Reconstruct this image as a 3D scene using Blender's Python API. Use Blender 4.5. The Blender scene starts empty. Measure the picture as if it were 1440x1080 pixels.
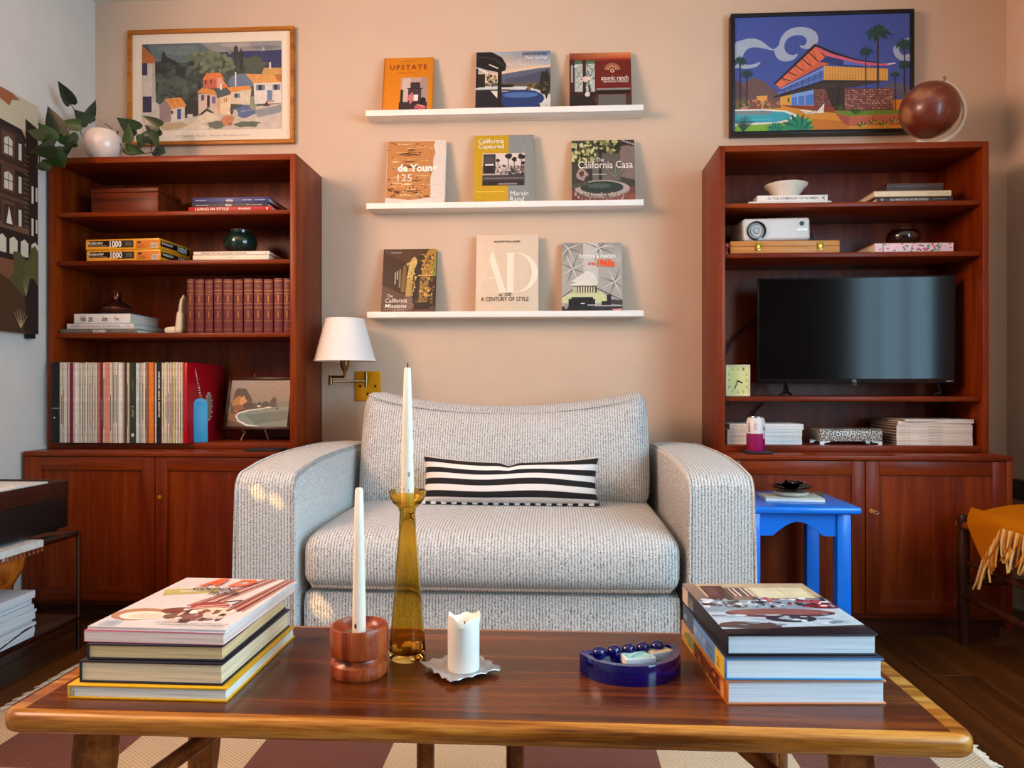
import bpy, bmesh, math, random
from mathutils import Vector, Matrix
random.seed(7)
R = math.radians
sc = bpy.context.scene
COL = sc.collection

# ------------------------------------------------------------------ camera
F, CX0, HY, YAW, CZ = 1050.0, 720.0, 545.0, R(3.27), 0.80   # focal length in pixels of a 1440x1080 frame
cam = bpy.data.objects.new('camera', bpy.data.cameras.new('camera'))
COL.objects.link(cam)
cam.location = (0, 0, CZ)
cam.rotation_euler = (R(90), 0, YAW)
cam.data.sensor_width = 36
cam.data.lens = F / 1440 * 36
cam.data.shift_y = (HY - 540) / 1440
cam.data.clip_start = 0.02
sc.camera = cam

# ------------------------------------------------------------------ sky, lamps, exposure
world = bpy.data.worlds.new('sky'); sc.world = world
world.use_nodes = True
bg = world.node_tree.nodes['Background']
bg.inputs['Color'].default_value = (0.47, 0.77, 1.0, 1)
bg.inputs['Strength'].default_value = 13.0

WX0, WX1, WYF, WYB, WH = -1.83, 1.68, -3.6, 2.88, 2.335      # the room
WIN = (-0.85, 1.35, 0.62, 2.05)                              # window opening in the right wall: y0, y1, z0, z1
pl = bpy.data.lights.new('window_daylight', 'AREA'); pl.shape = 'RECTANGLE'
pl.size, pl.size_y = WIN[1]-WIN[0], WIN[3]-WIN[2]
pl.cycles.is_portal = True
po = bpy.data.objects.new('window_daylight', pl); COL.objects.link(po)
po.location = (WX1+0.02, (WIN[0]+WIN[1])/2, (WIN[2]+WIN[3])/2)
po.rotation_euler = (0, R(90), 0)
pl.size, pl.size_y = WIN[3]-WIN[2], WIN[1]-WIN[0]
WIN2 = (0.40, 1.50, 1.50, 2.20)                              # smaller opening in the left wall: low golden sun comes in here
wl = bpy.data.lights.new('sunset_window_light', 'AREA'); wl.shape = 'RECTANGLE'; wl.energy = 66; wl.color = (1.0, 0.44, 0.13)
wl.size, wl.size_y = WIN2[3]-WIN2[2], WIN2[1]-WIN2[0]
wo = bpy.data.objects.new('sunset_window_light', wl); COL.objects.link(wo)
wo.location = (WX0-0.03, (WIN2[0]+WIN2[1])/2, (WIN2[2]+WIN2[3])/2); wo.rotation_euler = (0, R(-90), 0)

sc.view_settings.view_transform = 'Standard'
sc.view_settings.look = 'None'
sc.view_settings.gamma = 1
sc.view_settings.use_curve_mapping = False
sc.view_settings.exposure = -0.14

# ------------------------------------------------------------------ measuring: real positions from sight lines
_c, _s = math.cos(YAW), math.sin(YAW)
def ray(px, py):
    u = (px-CX0)/F; v = (HY-py)/F
    return Vector((-_s+u*_c, _c+u*_s, v))
def U(px, py, Y):            # where the sight line meets the vertical plane y = Y
    d = ray(px, py); t = Y/d.y
    return Vector((d.x*t, Y, CZ+d.z*t))
def G(px, py, Z):            # ... the level plane z = Z
    d = ray(px, py); t = (Z-CZ)/d.z
    return Vector((d.x*t, d.y*t, Z))
def W(px, py, X):            # ... the side plane x = X
    d = ray(px, py); t = X/d.x
    return Vector((X, d.y*t, CZ+d.z*t))

# slivers of sun slipping past the blind of the left window onto the sofa
for tgt, cone, en in ((U(362, 692, 1.925), 1.2, 320.), (U(388, 704, 1.925), 1.1, 320.), (U(446, 850, 1.94), 1.5, 320.)):
    gl0 = bpy.data.lights.new('sun_sliver', 'SPOT'); gl0.energy = en; gl0.color = (1.0, .58, .18); gl0.spot_size = R(cone); gl0.spot_blend = .8; gl0.shadow_soft_size = .004
    go0 = bpy.data.objects.new('sun_sliver', gl0); COL.objects.link(go0); go0.location = (-1.80, .75, 1.75)
    go0.rotation_euler = (Vector(tgt)-Vector(go0.location)).to_track_quat('-Z', 'Y').to_euler()

# ------------------------------------------------------------------ materials
def lin(h):
    if isinstance(h, (tuple, list)): return tuple(h[:3])
    h = h.lstrip('#'); o = []
    for i in (0, 2, 4):
        c = int(h[i:i+2], 16)/255
        o.append(c/12.92 if c <= .04045 else ((c+.055)/1.055)**2.4)
    return tuple(o)
MATS = {}
def base(name):
    m = bpy.data.materials.new(name); m.use_nodes = True
    nt = m.node_tree
    return m, nt, nt.nodes['Principled BSDF'], nt.nodes.new, nt.links.new
def mat(col, rough=.5, metal=0., coat=0., var=.06, vscale=40., bump=0., bscale=200., spec=.5, trans=0., ior=1.45, sss=0., sheen=0.):
    key = (col, rough, metal, coat, var, vscale, bump, bscale, spec, trans, ior, sss, sheen)
    if key in MATS: return MATS[key]
    m, nt, p, N, L = base('surface_%d' % len(MATS))
    c = lin(col)
    tc = N('ShaderNodeTexCoord')
    if var:
        no = N('ShaderNodeTexNoise'); no.inputs['Scale'].default_value = vscale; no.inputs['Detail'].default_value = 4
        L(tc.outputs['Object'], no.inputs['Vector'])
        rp = N('ShaderNodeValToRGB')
        rp.color_ramp.elements[0].position = .3; rp.color_ramp.elements[1].position = .7
        rp.color_ramp.elements[0].color = (*[x*(1-var) for x in c], 1)
        rp.color_ramp.elements[1].color = (*[min(1, x*(1+var)) for x in c], 1)
        L(no.outputs['Fac'], rp.inputs['Fac']); L(rp.outputs['Color'], p.inputs['Base Color'])
    else:
        p.inputs['Base Color'].default_value = (*c, 1)
    p.inputs['Roughness'].default_value = rough
    p.inputs['Metallic'].default_value = metal
    p.inputs['Coat Weight'].default_value = coat
    p.inputs['Coat Roughness'].default_value = .08
    p.inputs['Specular IOR Level'].default_value = spec
    p.inputs['Transmission Weight'].default_value = trans
    p.inputs['IOR'].default_value = ior
    p.inputs['Sheen Weight'].default_value = sheen
    if sss:
        p.inputs['Subsurface Weight'].default_value = sss
        p.inputs['Subsurface Radius'].default_value = (.02, .012, .006)
    if bump:
        nb = N('ShaderNodeTexNoise'); nb.inputs['Scale'].default_value = bscale; nb.inputs['Detail'].default_value = 3
        L(tc.outputs['Object'], nb.inputs['Vector'])
        bp = N('ShaderNodeBump'); bp.inputs['Strength'].default_value = bump; bp.inputs['Distance'].default_value = .002
        L(nb.outputs['Fac'], bp.inputs['Height']); L(bp.outputs['Normal'], p.inputs['Normal'])
    MATS[key] = m
    return m
def wood(cd, cm, cl, axis, rough=.4, coat=.06, scale=1., figure=1.):
    key = ('wood', cd, cm, cl, axis, rough, coat, scale)
    if key in MATS: return MATS[key]
    m, nt, p, N, L = base('wood_%d' % len(MATS))
    tc = N('ShaderNodeTexCoord'); mp = N('ShaderNodeMapping')
    st = [26*scale]*3; st['xyz'.index(axis)] = 1.3*scale
    mp.inputs['Scale'].default_value = st
    L(tc.outputs['Object'], mp.inputs['Vector'])
    n1 = N('ShaderNodeTexNoise'); n1.inputs['Scale'].default_value = 1.; n1.inputs['Detail'].default_value = 6; n1.inputs['Distortion'].default_value = .6*figure
    L(mp.outputs['Vector'], n1.inputs['Vector'])
    n2 = N('ShaderNodeTexNoise'); n2.inputs['Scale'].default_value = 9.; n2.inputs['Detail'].default_value = 3
    L(mp.outputs['Vector'], n2.inputs['Vector'])
    ad = N('ShaderNodeMath'); ad.operation = 'MULTIPLY_ADD'; ad.inputs[1].default_value = .35
    L(n2.outputs['Fac'], ad.inputs[0]); L(n1.outputs['Fac'], ad.inputs[2])
    rp = N('ShaderNodeValToRGB'); e = rp.color_ramp.elements
    e[0].position = .48; e[0].color = (*lin(cd), 1); e[1].position = .86; e[1].color = (*lin(cl), 1)
    k = rp.color_ramp.elements.new(.66); k.color = (*lin(cm), 1)
    L(ad.outputs[0], rp.inputs['Fac']); L(rp.outputs['Color'], p.inputs['Base Color'])
    p.inputs['Roughness'].default_value = rough
    p.inputs['Coat Weight'].default_value = coat; p.inputs['Coat Roughness'].default_value = .18
    p.inputs['Specular IOR Level'].default_value = .2
    bp = N('ShaderNodeBump'); bp.inputs['Strength'].default_value = .08; bp.inputs['Distance'].default_value = .001
    L(n2.outputs['Fac'], bp.inputs['Height']); L(bp.outputs['Normal'], p.inputs['Normal'])
    MATS[key] = m
    return m
def print_mat(noise=0., rough=.35, nscale=60., coat=0.):
    key = ('print', noise, rough, nscale, coat)
    if key in MATS: return MATS[key]
    m, nt, p, N, L = base('printed_ink_%d' % len(MATS))
    at = N('ShaderNodeAttribute'); at.attribute_name = 'Col'
    if noise:
        tc = N('ShaderNodeTexCoord'); no = N('ShaderNodeTexNoise')
        no.inputs['Scale'].default_value = nscale; no.inputs['Detail'].default_value = 7; no.inputs['Roughness'].default_value = .7
        L(tc.outputs['Object'], no.inputs['Vector'])
        mr = N('ShaderNodeMapRange'); mr.inputs[1].default_value = .3; mr.inputs[2].default_value = .7
        mr.inputs[3].default_value = 1-noise; mr.inputs[4].default_value = 1+noise
        L(no.outputs['Fac'], mr.inputs[0])
        vm = N('ShaderNodeVectorMath'); vm.operation = 'SCALE'
        L(at.outputs['Color'], vm.inputs[0]); L(mr.outputs[0], vm.inputs['Scale'])
        L(vm.outputs[0], p.inputs['Base Color'])
    else:
        L(at.outputs['Color'], p.inputs['Base Color'])
    p.inputs['Roughness'].default_value = rough
    p.inputs['Coat Weight'].default_value = coat; p.inputs['Coat Roughness'].default_value = .1
    MATS[key] = m
    return m
def pages(col, axis='z', freq=900., dark=.72):
    key = ('pages', col, axis, freq)
    if key in MATS: return MATS[key]
    m, nt, p, N, L = base('page_edges_%d' % len(MATS))
    tc = N('ShaderNodeTexCoord'); mp = N('ShaderNodeMapping')
    st = [6.]*3; st['xyz'.index(axis)] = freq
    mp.inputs['Scale'].default_value = st; L(tc.outputs['Object'], mp.inputs['Vector'])
    no = N('ShaderNodeTexNoise'); no.inputs['Scale'].default_value = 1.; no.inputs['Detail'].default_value = 3
    L(mp.outputs['Vector'], no.inputs['Vector'])
    rp = N('ShaderNodeValToRGB'); c = lin(col); e = rp.color_ramp.elements
    e[0].position = .34; e[0].color = (*[x*dark for x in c], 1); e[1].position = .55; e[1].color = (*c, 1)
    L(no.outputs['Fac'], rp.inputs['Fac']); L(rp.outputs['Color'], p.inputs['Base Color'])
    p.inputs['Roughness'].default_value = .8
    MATS[key] = m
    return m
def fabric(cl, cd, kx=720., kz=900., strength=.5, rough=.95, contrast=1.):
    # woven cloth: three crossing thread waves, so each face shows two of them
    key = ('fabric', cl, cd, kx, kz)
    if key in MATS: return MATS[key]
    m, nt, p, N, L = base('woven_fabric_%d' % len(MATS))
    tc = N('ShaderNodeTexCoord')
    no0 = N('ShaderNodeTexNoise'); no0.inputs['Scale'].default_value = 140.; no0.inputs['Detail'].default_value = 2
    L(tc.outputs['Object'], no0.inputs['Vector'])
    jit = N('ShaderNodeVectorMath'); jit.operation = 'SCALE'; jit.inputs['Scale'].default_value = .0035
    L(no0.outputs['Color'], jit.inputs[0])
    va = N('ShaderNodeVectorMath'); va.operation = 'ADD'
    L(tc.outputs['Object'], va.inputs[0]); L(jit.outputs[0], va.inputs[1])
    sp = N('ShaderNodeSeparateXYZ'); L(va.outputs[0], sp.inputs[0])
    mu = N('ShaderNodeMath'); mu.operation = 'MULTIPLY'; mu.inputs[1].default_value = kx; L(sp.outputs['X'], mu.inputs[0])
    si = N('ShaderNodeMath'); si.operation = 'SINE'; L(mu.outputs[0], si.inputs[0])
    mp = N('ShaderNodeMapping'); mp.inputs['Scale'].default_value = (1.25, 1.25, .62); L(tc.outputs['Object'], mp.inputs['Vector'])
    n2 = N('ShaderNodeTexNoise'); n2.inputs['Scale'].default_value = kz*.32; n2.inputs['Detail'].default_value = 2
    L(mp.outputs['Vector'], n2.inputs['Vector'])
    a3 = N('ShaderNodeMath'); a3.operation = 'MULTIPLY_ADD'; a3.inputs[1].default_value = .125*contrast
    L(si.outputs[0], a3.inputs[0]); L(n2.outputs['Fac'], a3.inputs[2])
    mr = N('ShaderNodeMapRange'); mr.inputs[1].default_value = .22; mr.inputs[2].default_value = .78
    L(a3.outputs[0], mr.inputs[0])
    rp = N('ShaderNodeValToRGB'); e = rp.color_ramp.elements
    e[0].position = .08; e[0].color = (*lin(cd), 1); e[1].position = .66; e[1].color = (*lin(cl), 1)
    L(mr.outputs[0], rp.inputs['Fac']); L(rp.outputs['Color'], p.inputs['Base Color'])
    bp = N('ShaderNodeBump'); bp.inputs['Strength'].default_value = strength; bp.inputs['Distance'].default_value = .002
    L(mr.outputs[0], bp.inputs['Height']); L(bp.outputs['Normal'], p.inputs['Normal'])
    p.inputs['Roughness'].default_value = rough; p.inputs['Sheen Weight'].default_value = .2
    p.inputs['Specular IOR Level'].default_value = .2
    MATS[key] = m
    return m

TK = ('#601c02', '#742703', '#883606')          # teak
teak_z = wood(*TK, 'z'); teak_x = wood(*TK, 'x'); teak_y = wood(*TK, 'y')
dark_panel = wood('#3a1608', '#5c2510', '#763614', 'z', rough=.45, coat=.05)
white_paint = mat('#f1ece4', .45, var=.02)
black_plastic = mat('#0b0b0c', .4, var=0)
brass = mat('#f2a814', .3, metal=.5, var=.08, vscale=15)
bronze = mat('#8a6a48', .28, metal=1., var=.1)
chrome = mat('#d9d6d0', .12, metal=1., var=.03)

_o = ['topmost', 'second from top', 'third from top', 'fourth from top', 'fifth from top', 'sixth from top', 'seventh from top', 'eighth from top', 'ninth from top', 'tenth from top']
ORD = _o+['eleventh from top', 'twelfth from top', 'thirteenth from top', 'fourteenth from top', 'fifteenth from top', 'sixteenth from top', 'lowest']
# ------------------------------------------------------------------ mesh helpers
class B:
    def __init__(s): s.bm = bmesh.new()
    def _merge(s, t):
        me = bpy.data.meshes.new('t'); t.to_mesh(me); t.free(); s.bm.from_mesh(me); bpy.data.meshes.remove(me)
    def box(s, x0, x1, y0, y1, z0, z1, r=0., seg=2, M=None):
        t = bmesh.new(); bmesh.ops.create_cube(t, size=1)
        for v in t.verts:
            v.co = Vector(((x0+x1)/2+v.co.x*(x1-x0), (y0+y1)/2+v.co.y*(y1-y0), (z0+z1)/2+v.co.z*(z1-z0)))
        if r: bmesh.ops.bevel(t, geom=t.edges[:], offset=r, segments=seg, profile=.5, affect='EDGES')
        if M is not None: t.transform(M)
        s._merge(t); return s
    def faces(s, vs, fs):
        b = [s.bm.verts.new(v) for v in vs]
        for f in fs:
            try: s.bm.faces.new([b[i] for i in f])
            except ValueError: pass
        return s
    def lathe(s, prof, cx=0., cy=0., seg=32, M=None):
        vs, fs, n = [], [], len(prof)
        for i in range(seg):
            a = 2*math.pi*i/seg
            for r, z in prof: vs.append(Vector((cx+r*math.cos(a), cy+r*math.sin(a), z)))
        if M is not None: vs = [M @ v for v in vs]
        for i in range(seg):
            j = (i+1) % seg
            for k in range(n-1): fs.append((i*n+k, j*n+k, j*n+k+1, i*n+k+1))
        t = bmesh.new(); b = [t.verts.new(v) for v in vs]
        for f in fs: t.faces.new([b[q] for q in f])
        bmesh.ops.remove_doubles(t, verts=t.verts[:], dist=1e-6)
        s._merge(t); return s
    def tube(s, pts, r, seg=8, closed=False):
        pts = [Vector(p) for p in pts]; n = len(pts)
        rr = r if isinstance(r, (list, tuple)) else [r]*n
        vs, fs = [], []
        up = Vector((0, 0, 1))
        prev = None
        for i, p in enumerate(pts):
            a = pts[(i-1) % n] if (closed or i > 0) else p
            b = pts[(i+1) % n] if (closed or i < n-1) else p
            d = (b-a).normalized()
            if prev is None:
                q = up if abs(d.z) < .9 else Vector((1, 0, 0))
                x = d.cross(q).normalized()
            else:
                x = (prev-d*prev.dot(d)).normalized()
            prev = x; y = d.cross(x)
            for k in range(seg):
                t = 2*math.pi*k/seg
                vs.append(p+(x*math.cos(t)+y*math.sin(t))*rr[i])
        m = n if closed else n-1
        for i in range(m):
            j = (i+1) % n
            for k in range(seg):
                l = (k+1) % seg
                fs.append((i*seg+k, i*seg+l, j*seg+l, j*seg+k))
        if not closed:
            fs.append(tuple(range(seg-1, -1, -1))); fs.append(tuple((n-1)*seg+k for k in range(seg)))
        return s.faces(vs, fs)
    def prism(s, poly, axis, a, b, r=0., seg=2):
        # poly: 2D outline; axis 'x': (y,z) pairs, 'y': (x,z) pairs, 'z': (x,y) pairs
        def P(u, v, w): return {'x': (w, u, v), 'y': (u, w, v), 'z': (u, v, w)}[axis]
        n = len(poly); t = bmesh.new()
        A = [t.verts.new(P(u, v, a)) for u, v in poly]; Bv = [t.verts.new(P(u, v, b)) for u, v in poly]
        t.faces.new(A); t.faces.new(Bv[::-1])
        for i in range(n): t.faces.new((A[i], A[(i+1) % n], Bv[(i+1) % n], Bv[i]))
        bmesh.ops.recalc_face_normals(t, faces=t.faces[:])
        if r: bmesh.ops.bevel(t, geom=[e for e in t.edges if e.calc_face_angle(0) > .5], offset=r, segments=seg, profile=.5, affect='EDGES')
        s._merge(t); return s
    def soft(s, x0, x1, y0, y1, z0, z1, r, nx=10, ny=8, nz=6, fn=None):
        # rounded block on a grid; fn(p, u, v, w) may move each point
        t = bmesh.new()
        c = Vector(((x0+x1)/2, (y0+y1)/2, (z0+z1)/2)); h = Vector(((x1-x0)/2, (y1-y0)/2, (z1-z0)/2))
        idx = {}
        def vert(i, j, k):
            key = (i, j, k)
            if key not in idx:
                g = Vector((i/nx*2-1, j/ny*2-1, k/nz*2-1))
                g = Vector([math.copysign(1-(1-abs(q))**1.5, q) for q in g])
                q = Vector((g.x*h.x, g.y*h.y, g.z*h.z))
                inn = Vector([max(-(h[a]-r), min(h[a]-r, q[a])) for a in range(3)])
                d = q-inn
                if d.length > 1e-9: q = inn+d.normalized()*r
                p = c+q
                if fn: p = fn(p, g.x, g.y, g.z)
                idx[key] = t.verts.new(p)
            return idx[key]
        for i in range(nx):
            for j in range(ny):
                for k in (0, nz): t.faces.new((vert(i, j, k), vert(i+1, j, k), vert(i+1, j+1, k), vert(i, j+1, k)))
        for i in range(nx):
            for k in range(nz):
                for j in (0, ny): t.faces.new((vert(i, j, k), vert(i+1, j, k), vert(i+1, j, k+1), vert(i, j, k+1)))
        for j in range(ny):
            for k in range(nz):
                for i in (0, nx): t.faces.new((vert(i, j, k), vert(i, j+1, k), vert(i, j+1, k+1), vert(i, j, k+1)))
        s._merge(t); return s
    def ball(s, c, r, seg=14, sq=(1, 1, 1)):
        t = bmesh.new(); bmesh.ops.create_uvsphere(t, u_segments=seg, v_segments=max(6, seg//2+1), radius=r)
        for v in t.verts: v.co = Vector((v.co.x*sq[0]+c[0], v.co.y*sq[1]+c[1], v.co.z*sq[2]+c[2]))
        s._merge(t); return s
    def mesh(s, smooth=True, recalc=True):
        if recalc: bmesh.ops.recalc_face_normals(s.bm, faces=s.bm.faces[:])
        me = bpy.data.meshes.new('mesh'); s.bm.to_mesh(me); s.bm.free()
        if smooth:
            me.shade_smooth(); me.set_sharp_from_angle(angle=R(38))
        return me
    def done(s, name, m, parent=None, smooth=True, recalc=True):
        me = s.mesh(smooth, recalc); me.name = name
        return link(name, me, m, parent)
def link(name, me, m, parent=None):
    if m is not None and not me.materials: me.materials.append(m)
    o = bpy.data.objects.new(name, me); COL.objects.link(o)
    if parent is not None: o.parent = parent
    return o
def tag(o, label, cat, group=None):
    o['label'] = label; o['category'] = cat
    if group: o['group'] = group
    return o
def thing(name, label, cat, loc=(0, 0, 0), rot=(0, 0, 0), group=None):
    o = bpy.data.objects.new(name, None); COL.objects.link(o); o.empty_display_size = .05
    o.location = loc; o.rotation_euler = rot
    return tag(o, label, cat, group)
def struct(o): o['kind'] = 'structure'; return o
def bx(name, m, parent, *a, **k): return B().box(*a, **k).done(name, m, parent)

# flat print: coloured shapes on one sheet.  frame = (origin, ex, ey, w, h)
def FR(o, ex, ey, w, h): return (Vector(o), Vector(ex).normalized(), Vector(ey).normalized(), w, h)
def rect(x0, y0, x1, y1): return [(x0, y0), (x1, y0), (x1, y1), (x0, y1)]
def ell(cx, cy, rx, ry, n=18, a0=0., a1=2*math.pi):
    full = abs(a1-a0-2*math.pi) < 1e-6
    return [(cx+rx*math.cos(a0+(a1-a0)*i/(n if full else n-1)), cy+ry*math.sin(a0+(a1-a0)*i/(n if full else n-1))) for i in range(n)]
def stroke(pts, w):
    L_, R_ = [], []
    for i, p in enumerate(pts):
        a = pts[max(0, i-1)]; b = pts[min(len(pts)-1, i+1)]
        dx, dy = b[0]-a[0], b[1]-a[1]; l = math.hypot(dx, dy) or 1
        ww = w[i] if isinstance(w, (list, tuple)) else w
        L_.append((p[0]-dy/l*ww/2, p[1]+dx/l*ww/2)); R_.append((p[0]+dy/l*ww/2, p[1]-dx/l*ww/2))
    return L_+R_[::-1]
def smooth(p, n=4):
    o, m = [], len(p)
    for i in range(m):
        a, b, c, d = p[i-1], p[i], p[(i+1) % m], p[(i+2) % m]
        for k in range(n):
            t = k/n
            o.append(tuple(.5*(2*b[q]+(c[q]-a[q])*t+(2*a[q]-5*b[q]+4*c[q]-d[q])*t*t+(3*b[q]-a[q]-3*c[q]+d[q])*t**3) for q in (0, 1)))
    return o
def blob(cx, cy, rx, ry, rnd, n=10):
    return [(cx+rx*(1+rnd.uniform(-.3, .3))*math.cos(2*math.pi*i/n), cy+ry*(1+rnd.uniform(-.3, .3))*math.sin(2*math.pi*i/n)) for i in range(n)]
def specks(x0, y0, x1, y1, n, r, cols, seed=1, ry=None):
    rnd = random.Random(seed); o = []
    for i in range(n):
        o.append((rnd.choice(cols), blob(rnd.uniform(x0, x1), rnd.uniform(y0, y1), r*rnd.uniform(.5, 1.3), (ry or r)*rnd.uniform(.5, 1.3), rnd, 6), 'speck'))
    return o
def art(name, parent, fr, shapes, box=(0, 0, 1, 1), noise=0., nscale=60., rough=.35, step=2.5e-5, coat=0., lift=3e-4):
    o, ex, ey, w, h = fr; en = ex.cross(ey)
    x0, y0, x1, y1 = box            # picture-pixel box of the sheet: left, top, right, bottom
    vs, fs, cs = [], [], []; lay = 0
    for q, sh in enumerate(shapes):
        col, pts = sh[0], sh[1]
        if len(sh) > 2: lay += .12
        else: lay += 1
        i0 = len(vs)
        for k, (x, y) in enumerate(pts):
            a = min(1, max(0, (x-x0)/(x1-x0))); b = min(1, max(0, (y1-y)/(y1-y0)))
            vs.append(o+ex*(a*w)+ey*(b*h)+en*(lift+lay*step))
        n = len(pts)
        ar = sum((pts[k][0]-x0)/(x1-x0)*(y1-pts[(k+1) % n][1])/(y1-y0)-(pts[(k+1) % n][0]-x0)/(x1-x0)*(y1-pts[k][1])/(y1-y0) for k in range(n))
        f = list(range(i0, i0+n)); c = [lin(z) for z in col] if isinstance(col, list) else [lin(col)]*n
        if ar < 0: f.reverse(); c = c[::-1]
        fs.append(f); cs += c
    me = bpy.data.meshes.new(name); me.from_pydata(vs, [], fs)
    ca = me.color_attributes.new('Col', 'FLOAT_COLOR', 'CORNER')
    for i, c in enumerate(cs): ca.data[i].color = (*c, 1)
    return link(name, me, print_mat(noise, rough, nscale, coat), parent)
_tc = {}
def text_mesh(body, bold=0., shear=0., spacing=1.):
    key = (body, bold, shear, spacing)
    if key in _tc: return _tc[key]
    cu = bpy.data.curves.new('lettering', 'FONT'); cu.body = body; cu.resolution_u = 2
    cu.offset = bold; cu.shear = shear; cu.space_character = spacing; cu.align_x = 'CENTER'
    ob = bpy.data.objects.new('lettering', cu)
    me = ob.to_mesh(); v = [p.co.copy() for p in me.vertices]; f = [list(p.vertices) for p in me.polygons]
    ob.to_mesh_clear(); bpy.data.objects.remove(ob); bpy.data.curves.remove(cu)
    _tc[key] = (v, f)
    return _tc[key]
def write(parent, fr, body, r, col, bold=0., shear=0., spacing=1., box=(0, 0, 1, 1), lift=2.2e-3, rough=.5, metal=0., name='lettering'):
    # fits the words into rectangle r = (left, top, right, bottom) of the sheet
    o, ex, ey, w, h = fr; en = ex.cross(ey); x0, y0, x1, y1 = box
    v, f = text_mesh(body, bold, shear, spacing)
    if not v: return
    ax, bx_ = min(p.x for p in v), max(p.x for p in v); ay, by = min(p.y for p in v), max(p.y for p in v)
    vs = []
    for p in v:
        u = (p.x-ax)/(bx_-ax); t = (p.y-ay)/(by-ay)
        X = (r[0]+(r[2]-r[0])*u-x0)/(x1-x0); Y = (y1-(r[3]+(r[1]-r[3])*t))/(y1-y0)
        vs.append(o+ex*(X*w)+ey*(Y*h)+en*lift)
    me = bpy.data.meshes.new(name); me.from_pydata(vs, [], f)
    return link(name, me, mat(col, rough, metal=metal, var=0), parent)

# a book lying flat: x = length of the front edge, y = depth, z = thickness
def flat_book(name, label, cat, loc, w, d, t, cover, page='#e9dfcf', spine='front', rotz=0., group=None, soft=False, rot=None, spine_col=None, pdark=.72):
    th = thing(name, label, cat, loc, rot or (0, 0, rotz), group)
    cm = cover if not isinstance(cover, str) else mat(cover, .45, var=.04)
    sm = cm if spine_col is None else mat(spine_col, .45, var=.04)
    b = .0008 if soft else min(.0026, t*.16); ov = .0005 if soft else .003
    x0, x1, y0, y1 = -w/2, w/2, 0, d
    B().box(x0, x1, y0, y1, 0, b, r=b*.3).box(x0, x1, y0, y1, t-b, t, r=b*.3).done('cover', cm, th)
    s = {'front': (x0, x1, y0, y0+b, b*.5, t-b*.5), 'left': (x0, x0+b, y0, y1, b*.5, t-b*.5), 'right': (x1-b, x1, y0, y1, b*.5, t-b*.5), 'back': (x0, x1, y1-b, y1, b*.5, t-b*.5)}[spine]
    bx('spine', sm, th, *s, r=b*.3)
    p = [x0+ov, x1-ov, y0+ov, y1-ov]
    i = {'front': 2, 'left': 0, 'right': 1, 'back': 3}[spine]
    p[i] = {'front': y0+b, 'left': x0+b, 'right': x1-b, 'back': y1-b}[spine]
    bx('pages', pages(page, 'z', dark=pdark), th, *p, b, t-b)
    return th
def spine_fr(w, t): return FR((-w/2, 0, 0), (1, 0, 0), (0, 0, 1), w, t)
# ================================================================== the room
wall_m = mat('#d3b89f', .85, var=.03, vscale=6, bump=.06, bscale=90)
white_wall = mat('#d8d2c9', .85, var=.03, vscale=6, bump=.06, bscale=90)
ceil_m = mat('#e6dccf', .9, var=.02, vscale=5)
T = .12
struct(bx('wall_back', wall_m, None, WX0-T, WX1+T, WYB, WYB+T, 0, WH))
a0_, a1_, c0_, c1_ = WIN2
b = B()
b.box(WX0-T, WX0, WYF, a0_, 0, WH).box(WX0-T, WX0, a1_, WYB, 0, WH).box(WX0-T, WX0, a0_, a1_, 0, c0_).box(WX0-T, WX0, a0_, a1_, c1_, WH)
struct(b.done('wall_left', white_wall))
wn = bpy.data.objects.new('window_2', None); COL.objects.link(wn); struct(wn)
b = B()
for a in (a0_, a1_-.04): b.box(WX0-.10, WX0-.06, a, a+.04, c0_, c1_)
for a in (c0_, c1_-.04): b.box(WX0-.10, WX0-.06, a0_, a1_, a, a+.04)
b.done('window_frame', white_paint, wn)
bx('window_sill', white_paint, wn, WX0-.1, WX0+.03, a0_-.04, a1_+.04, c0_-.03, c0_)
struct(bx('wall_front', wall_m, None, WX0-T, WX1+T, WYF-T, WYF, 0, WH))
y0, y1, z0, z1 = WIN
b = B()
b.box(WX1, WX1+T, WYF, y0, 0, WH).box(WX1, WX1+T, y1, WYB, 0, WH).box(WX1, WX1+T, y0, y1, 0, z0).box(WX1, WX1+T, y0, y1, z1, WH)
struct(b.done('wall_right', wall_m))
struct(bx('ceiling', ceil_m, None, WX0-T, WX1+T, WYF-T, WYB+T, WH, WH+.1))
wn = bpy.data.objects.new('window_1', None); COL.objects.link(wn); struct(wn)
b = B()
for a in (y0, y1-.05): b.box(WX1+.04, WX1+.09, a, a+.05, z0, z1)
for a in (z0, z1-.05): b.box(WX1+.04, WX1+.09, y0, y1, a, a+.05)
b.done('window_frame', white_paint, wn)
for k in range(1, 3): bx('mullion', white_paint, wn, WX1+.05, WX1+.08, y0+(y1-y0)*k/3-.02, y0+(y1-y0)*k/3+.02, z0, z1)
bx('window_sill', white_paint, wn, WX1-.05, WX1+.1, y0-.05, y1+.05, z0-.03, z0)

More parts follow.
